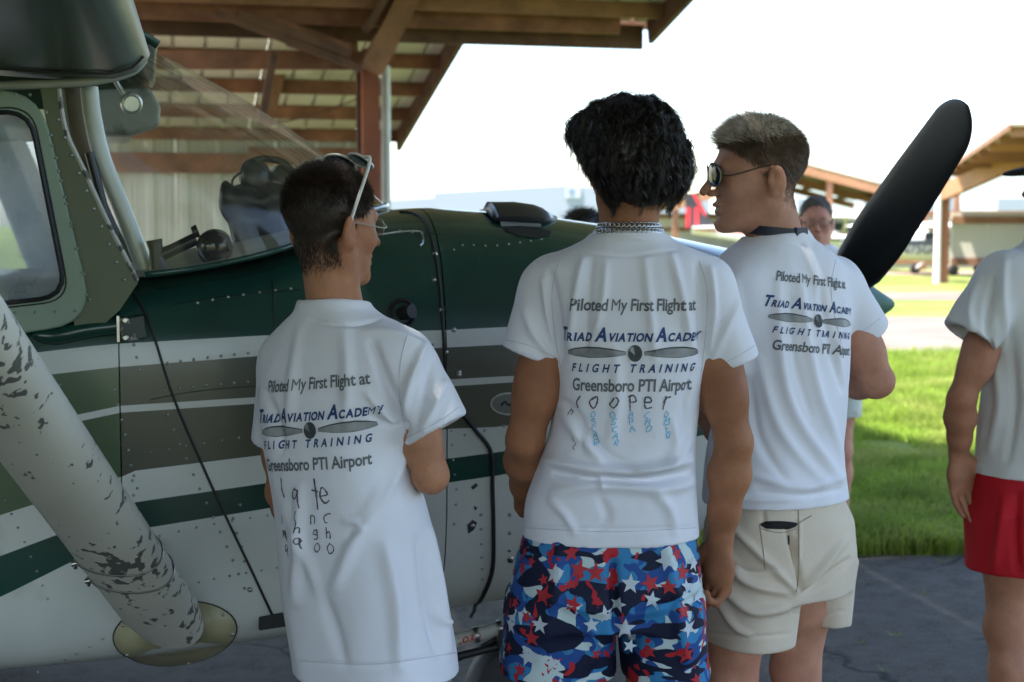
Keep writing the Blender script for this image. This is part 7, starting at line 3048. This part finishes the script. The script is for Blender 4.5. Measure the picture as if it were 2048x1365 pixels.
# ================================================================ the person in red shorts at the right edge
YR = 3.95
pr2 = person(2060, 900, YR, "person in white T-shirt, red shorts and dark cap at the right edge of the picture")
KR = dict(yaw=R(-35), neck=P(2108, 492, YR), pelvis=P(2068, 980, YR), head=Head(P(2146, 370, YR), -80, 0, 0, 1.0),
          shL=P(1998, 548, YR - 0.08), shR=P(2170, 548, YR + 0.08), elL=P(1922, 800, YR - 0.08), elR=P(2230, 800, YR + 0.1),
          wrL=P(1918, 908, YR - 0.02), wrR=P(2215, 910, YR + 0.15), arm=1.02, sc=0.96,
          handL=((0.16, 0.1, -1), (0.35, -0.9, 0.0), 1, 12), handR=((0, 0.2, -1), (-1, 0, 0), -1, 20))
stand(KR, 0, 0.075, 0.075, 0.48, dyk=0.0)
make_body(pr2, KR, skin_mat("skin_right_edge", (0.42, 0.20, 0.125), (0.35, 0.145, 0.085)), 0.0048)  # this person's own skin tone
make_shoes(pr2, KR, M_shoe)
axr = KR['head'].c - KR['neck']
axr /= np.linalg.norm(axr)
make_cloth("shirt", pr2,
           [(480, 2068, 2148, 0.062), (492, 2030, 2168, 0.076), (512, 1996, 2194, 0.092), (545, 1976, 2208, 0.104), (620, 1968, 2205, 0.115), (720, 1968, 2196, 0.120), (850, 1956, 2190, 0.126), (946, 1948, 2190, 0.132)],
           YR, R(-35), M_shirt2,
           sleeves=[(P(2012, 560, YR - 0.07), P(1940, 673, YR - 0.10), 0.074, 0.070), (P(2160, 560, YR + 0.08), P(2215, 690, YR + 0.10), 0.07, 0.065)],
           collar=(P(2108, 484, YR), axr, 0.062),
           folds=[([(1990, 560), (1975, 640), (1985, 720)], 10, -0.008), ([(2010, 520), (2005, 600), (2010, 700)], 11, 0.006), ([(1960, 560), (1940, 620), (1945, 670)], 10, 0.006), ([(1985, 700), (2000, 800), (1980, 900)], 13, 0.006), ([(2020, 660), (2030, 800), (2015, 920)], 12, -0.005)],
           noise=CL_NOISE, seed=6)
make_cloth("shorts", pr2, [(925, 1956, 2190, 0.130), (985, 1946, 2196, 0.142), (1045, 1943, 2200, 0.148)], YR, R(-35), mat("red_shorts", (0.48, 0.012, 0.022), rough=0.75, var=0.08, bump=0.08, bscale=200, spec=0.25),
           extra=[[(1020, 1943, 2086, 0.125, -0.06), (1142, 1943, 2082, 0.118, -0.06)], [(1020, 2070, 2200, 0.125, 0.07), (1142, 2075, 2198, 0.118, 0.07)]],
           folds=[([(2010, 1000), (2000, 1080), (1990, 1140)], 12, 0.006), ([(2035, 990), (2030, 1070), (2035, 1140)], 10, -0.006)], noise=CL_NOISE, seed=7, hem=0.04)
Hr = KR['head']
S = Solid(Hr.c - 0.26, Hr.c + 0.26, 0.006)
S.ball(Hr(0, -0.013, 0.052), (0.086, 0.109, 0.090), 0.01, Hr.M)
S.put(lambda X, Y, Z: (X - Hr.c[0]) * Hr.u[0] + (Y - Hr.c[1]) * Hr.u[1] + (Z - Hr.c[2]) * Hr.u[2] - 0.035, Hr.c - 0.2, Hr.c + 0.2, 0.004, sub=True)
S.ball(Hr(0, 0.095, 0.040), (0.075, 0.085, 0.012), 0.012, Hr.rot(0, -8))
S.ball(Hr(0, 0.0, -0.03), (0.068, 0.092, 0.10), 0.01, Hr.M, sub=True)
V, F = S.skin()
mk("cap", V, F, mat("cap_black", (0.012, 0.012, 0.014), rough=0.8, var=0.1, bump=0.1, bscale=200), pr2, smooth=True, world_coords=True)

# ================================================================ the older man in glasses, standing in the sun beyond
YF = 7.26
pf_ = person(1640, 800, YF, "older grey-haired man in glasses standing on the grass behind the blond man")
KF = dict(yaw=R(188), neck=P(1634, 500, YF), pelvis=P(1640, 740, YF), head=Head(P(1632, 447, YF - 0.02), 188, -3, 0, 0.98),
          shL=P(1712, 535, YF), shR=P(1565, 535, YF), elL=P(1722, 650, YF), elR=P(1552, 650, YF), wrL=P(1690, 720, YF - 0.15), wrR=P(1590, 720, YF - 0.15),
          arm=1.1, handL=((-0.6, -0.6, -0.3), (0, 0.3, -1), 1, 25), handR=((0.6, -0.6, -0.3), (0, 0.3, -1), -1, 25), jaw=1.1, rn=0.06)
r_, f_, _ = axes(KF['yaw'])
stand(KF, 0, 0.09, 0.11, 0.46)
make_body(pf_, KF, M_skin_f, 0.007)
make_shoes(pf_, KF, M_shoe)
make_cloth("shirt", pf_, [(492, 1606, 1660, 0.065), (502, 1580, 1692, 0.085), (520, 1560, 1716, 0.10), (560, 1556, 1724, 0.115), (660, 1560, 1722, 0.13), (760, 1558, 1724, 0.135)], YF, R(8), M_shirt2,
           sleeves=[(P(1575, 540, YF), P(1556, 602, YF), 0.075, 0.075), (P(1704, 540, YF), P(1724, 602, YF), 0.075, 0.075)], collar=(P(1634, 494, YF), Z3, 0.066), noise=CL_NOISE, seed=9, h=0.008)
make_cloth("shorts", pf_, [(745, 1562, 1720, 0.13), (790, 1560, 1722, 0.14)], YF, R(8), mat("pale_shorts", (0.50, 0.52, 0.46), rough=0.85, var=0.05),
           extra=[[(780, 1560, 1640, 0.13), (832, 1560, 1638, 0.12)], [(780, 1642, 1722, 0.13), (832, 1644, 1722, 0.12)]], noise=CL_NOISE, seed=10, h=0.008)
Hf = KF['head']
kpf = hsv_keep(0.088, -0.060, 0)
hp = [hair_cap(KF, kpf, 0.003), short_hair(KF, 5000, 25, lambda L: 0.014 + 0 * L[:, 0], 0.0010, kpf, lambda L: 0.5 + 0 * L[:, 0], lambda L: np.stack([0.3 + 0 * L[:, 0], -0.6 + 0 * L[:, 0], 0.1 + 0 * L[:, 0]], 1))]
hv, hf = join_parts([q for q in hp if len(q[1])])
mk("hair", hv, hf, M_hair_grey, pf_, smooth=True, world_coords=True)
glasses("eyeglasses", "dark-rimmed eyeglasses on the older man beyond the propeller", Hf, mat("rim_dark", (0.05, 0.045, 0.045), rough=0.3, var=0.05), glass_mat("spectacle_lens_b", (0.94, 0.94, 0.94), 0.02),
        (0, 0.106, 0.006), (0.083, -0.03, -0.002), (0.083, -0.01, 0.012), (0.025, 0.017), 0, 0.0014, "eyeglasses", width=0.074)

# ================================================================ someone short behind the cowl
YH = 6.6
ph_ = person(1172, 500, YH, "short dark-haired person mostly hidden behind the engine cowling")
KH = dict(yaw=R(60), neck=P(1172, 528, YH), pelvis=P(1172, 760, YH), head=Head(P(1172, 475, YH), 60, 0, 0, 0.93),
          shL=P(1100, 565, YH + 0.1), shR=P(1244, 565, YH - 0.1), elL=P(1090, 680, YH + 0.1), elR=P(1250, 680, YH - 0.1), wrL=P(1100, 760, YH + 0.15), wrR=P(1250, 760, YH), sc=0.92,
          handL=((0, 0.2, -1), (1, 0, 0), 1, 20), handR=((0, 0.2, -1), (-1, 0, 0), -1, 20))
stand(KH, 0, 0.08, 0.09, 0.42)
make_body(ph_, KH, M_skin_f, 0.008)
make_shoes(ph_, KH, M_shoe)
make_cloth("shirt", ph_, [(526, 1146, 1198, 0.06), (538, 1120, 1226, 0.085), (560, 1104, 1240, 0.10), (640, 1106, 1238, 0.11), (780, 1104, 1240, 0.12)], YH, R(20), M_shirt2,
           sleeves=[(P(1112, 570, YH + 0.05), P(1096, 640, YH + 0.05), 0.06, 0.06), (P(1232, 570, YH - 0.05), P(1250, 640, YH - 0.05), 0.06, 0.06)], collar=(P(1172, 528, YH), Z3, 0.06), noise=CL_NOISE, seed=11, h=0.008)
make_cloth("shorts", ph_, [(765, 1108, 1236, 0.12), (840, 1106, 1238, 0.13)], YH, R(20), MATS["grey_shorts"],
           extra=[[(825, 1106, 1172, 0.11), (930, 1106, 1170, 0.11)], [(825, 1172, 1238, 0.11), (930, 1174, 1238, 0.11)]], noise=CL_NOISE, seed=12, h=0.008)
Hh = KH['head']
kph = hsv_keep(0.075, -0.05, 0)
hp = [hair_cap(KH, kph, 0.008), short_hair(KH, 3000, 35, lambda L: 0.03 + 0 * L[:, 0], 0.0016, kph, lambda L: 0.4 + 0 * L[:, 0], lambda L: np.stack([0 * L[:, 0], 0.2 + 0 * L[:, 0], -0.8 + 0 * L[:, 0]], 1))]
hv, hf = join_parts([q for q in hp if len(q[1])])
mk("hair", hv, hf, M_hair_black, ph_, smooth=True, world_coords=True)
print("scene built", len(bpy.data.objects))
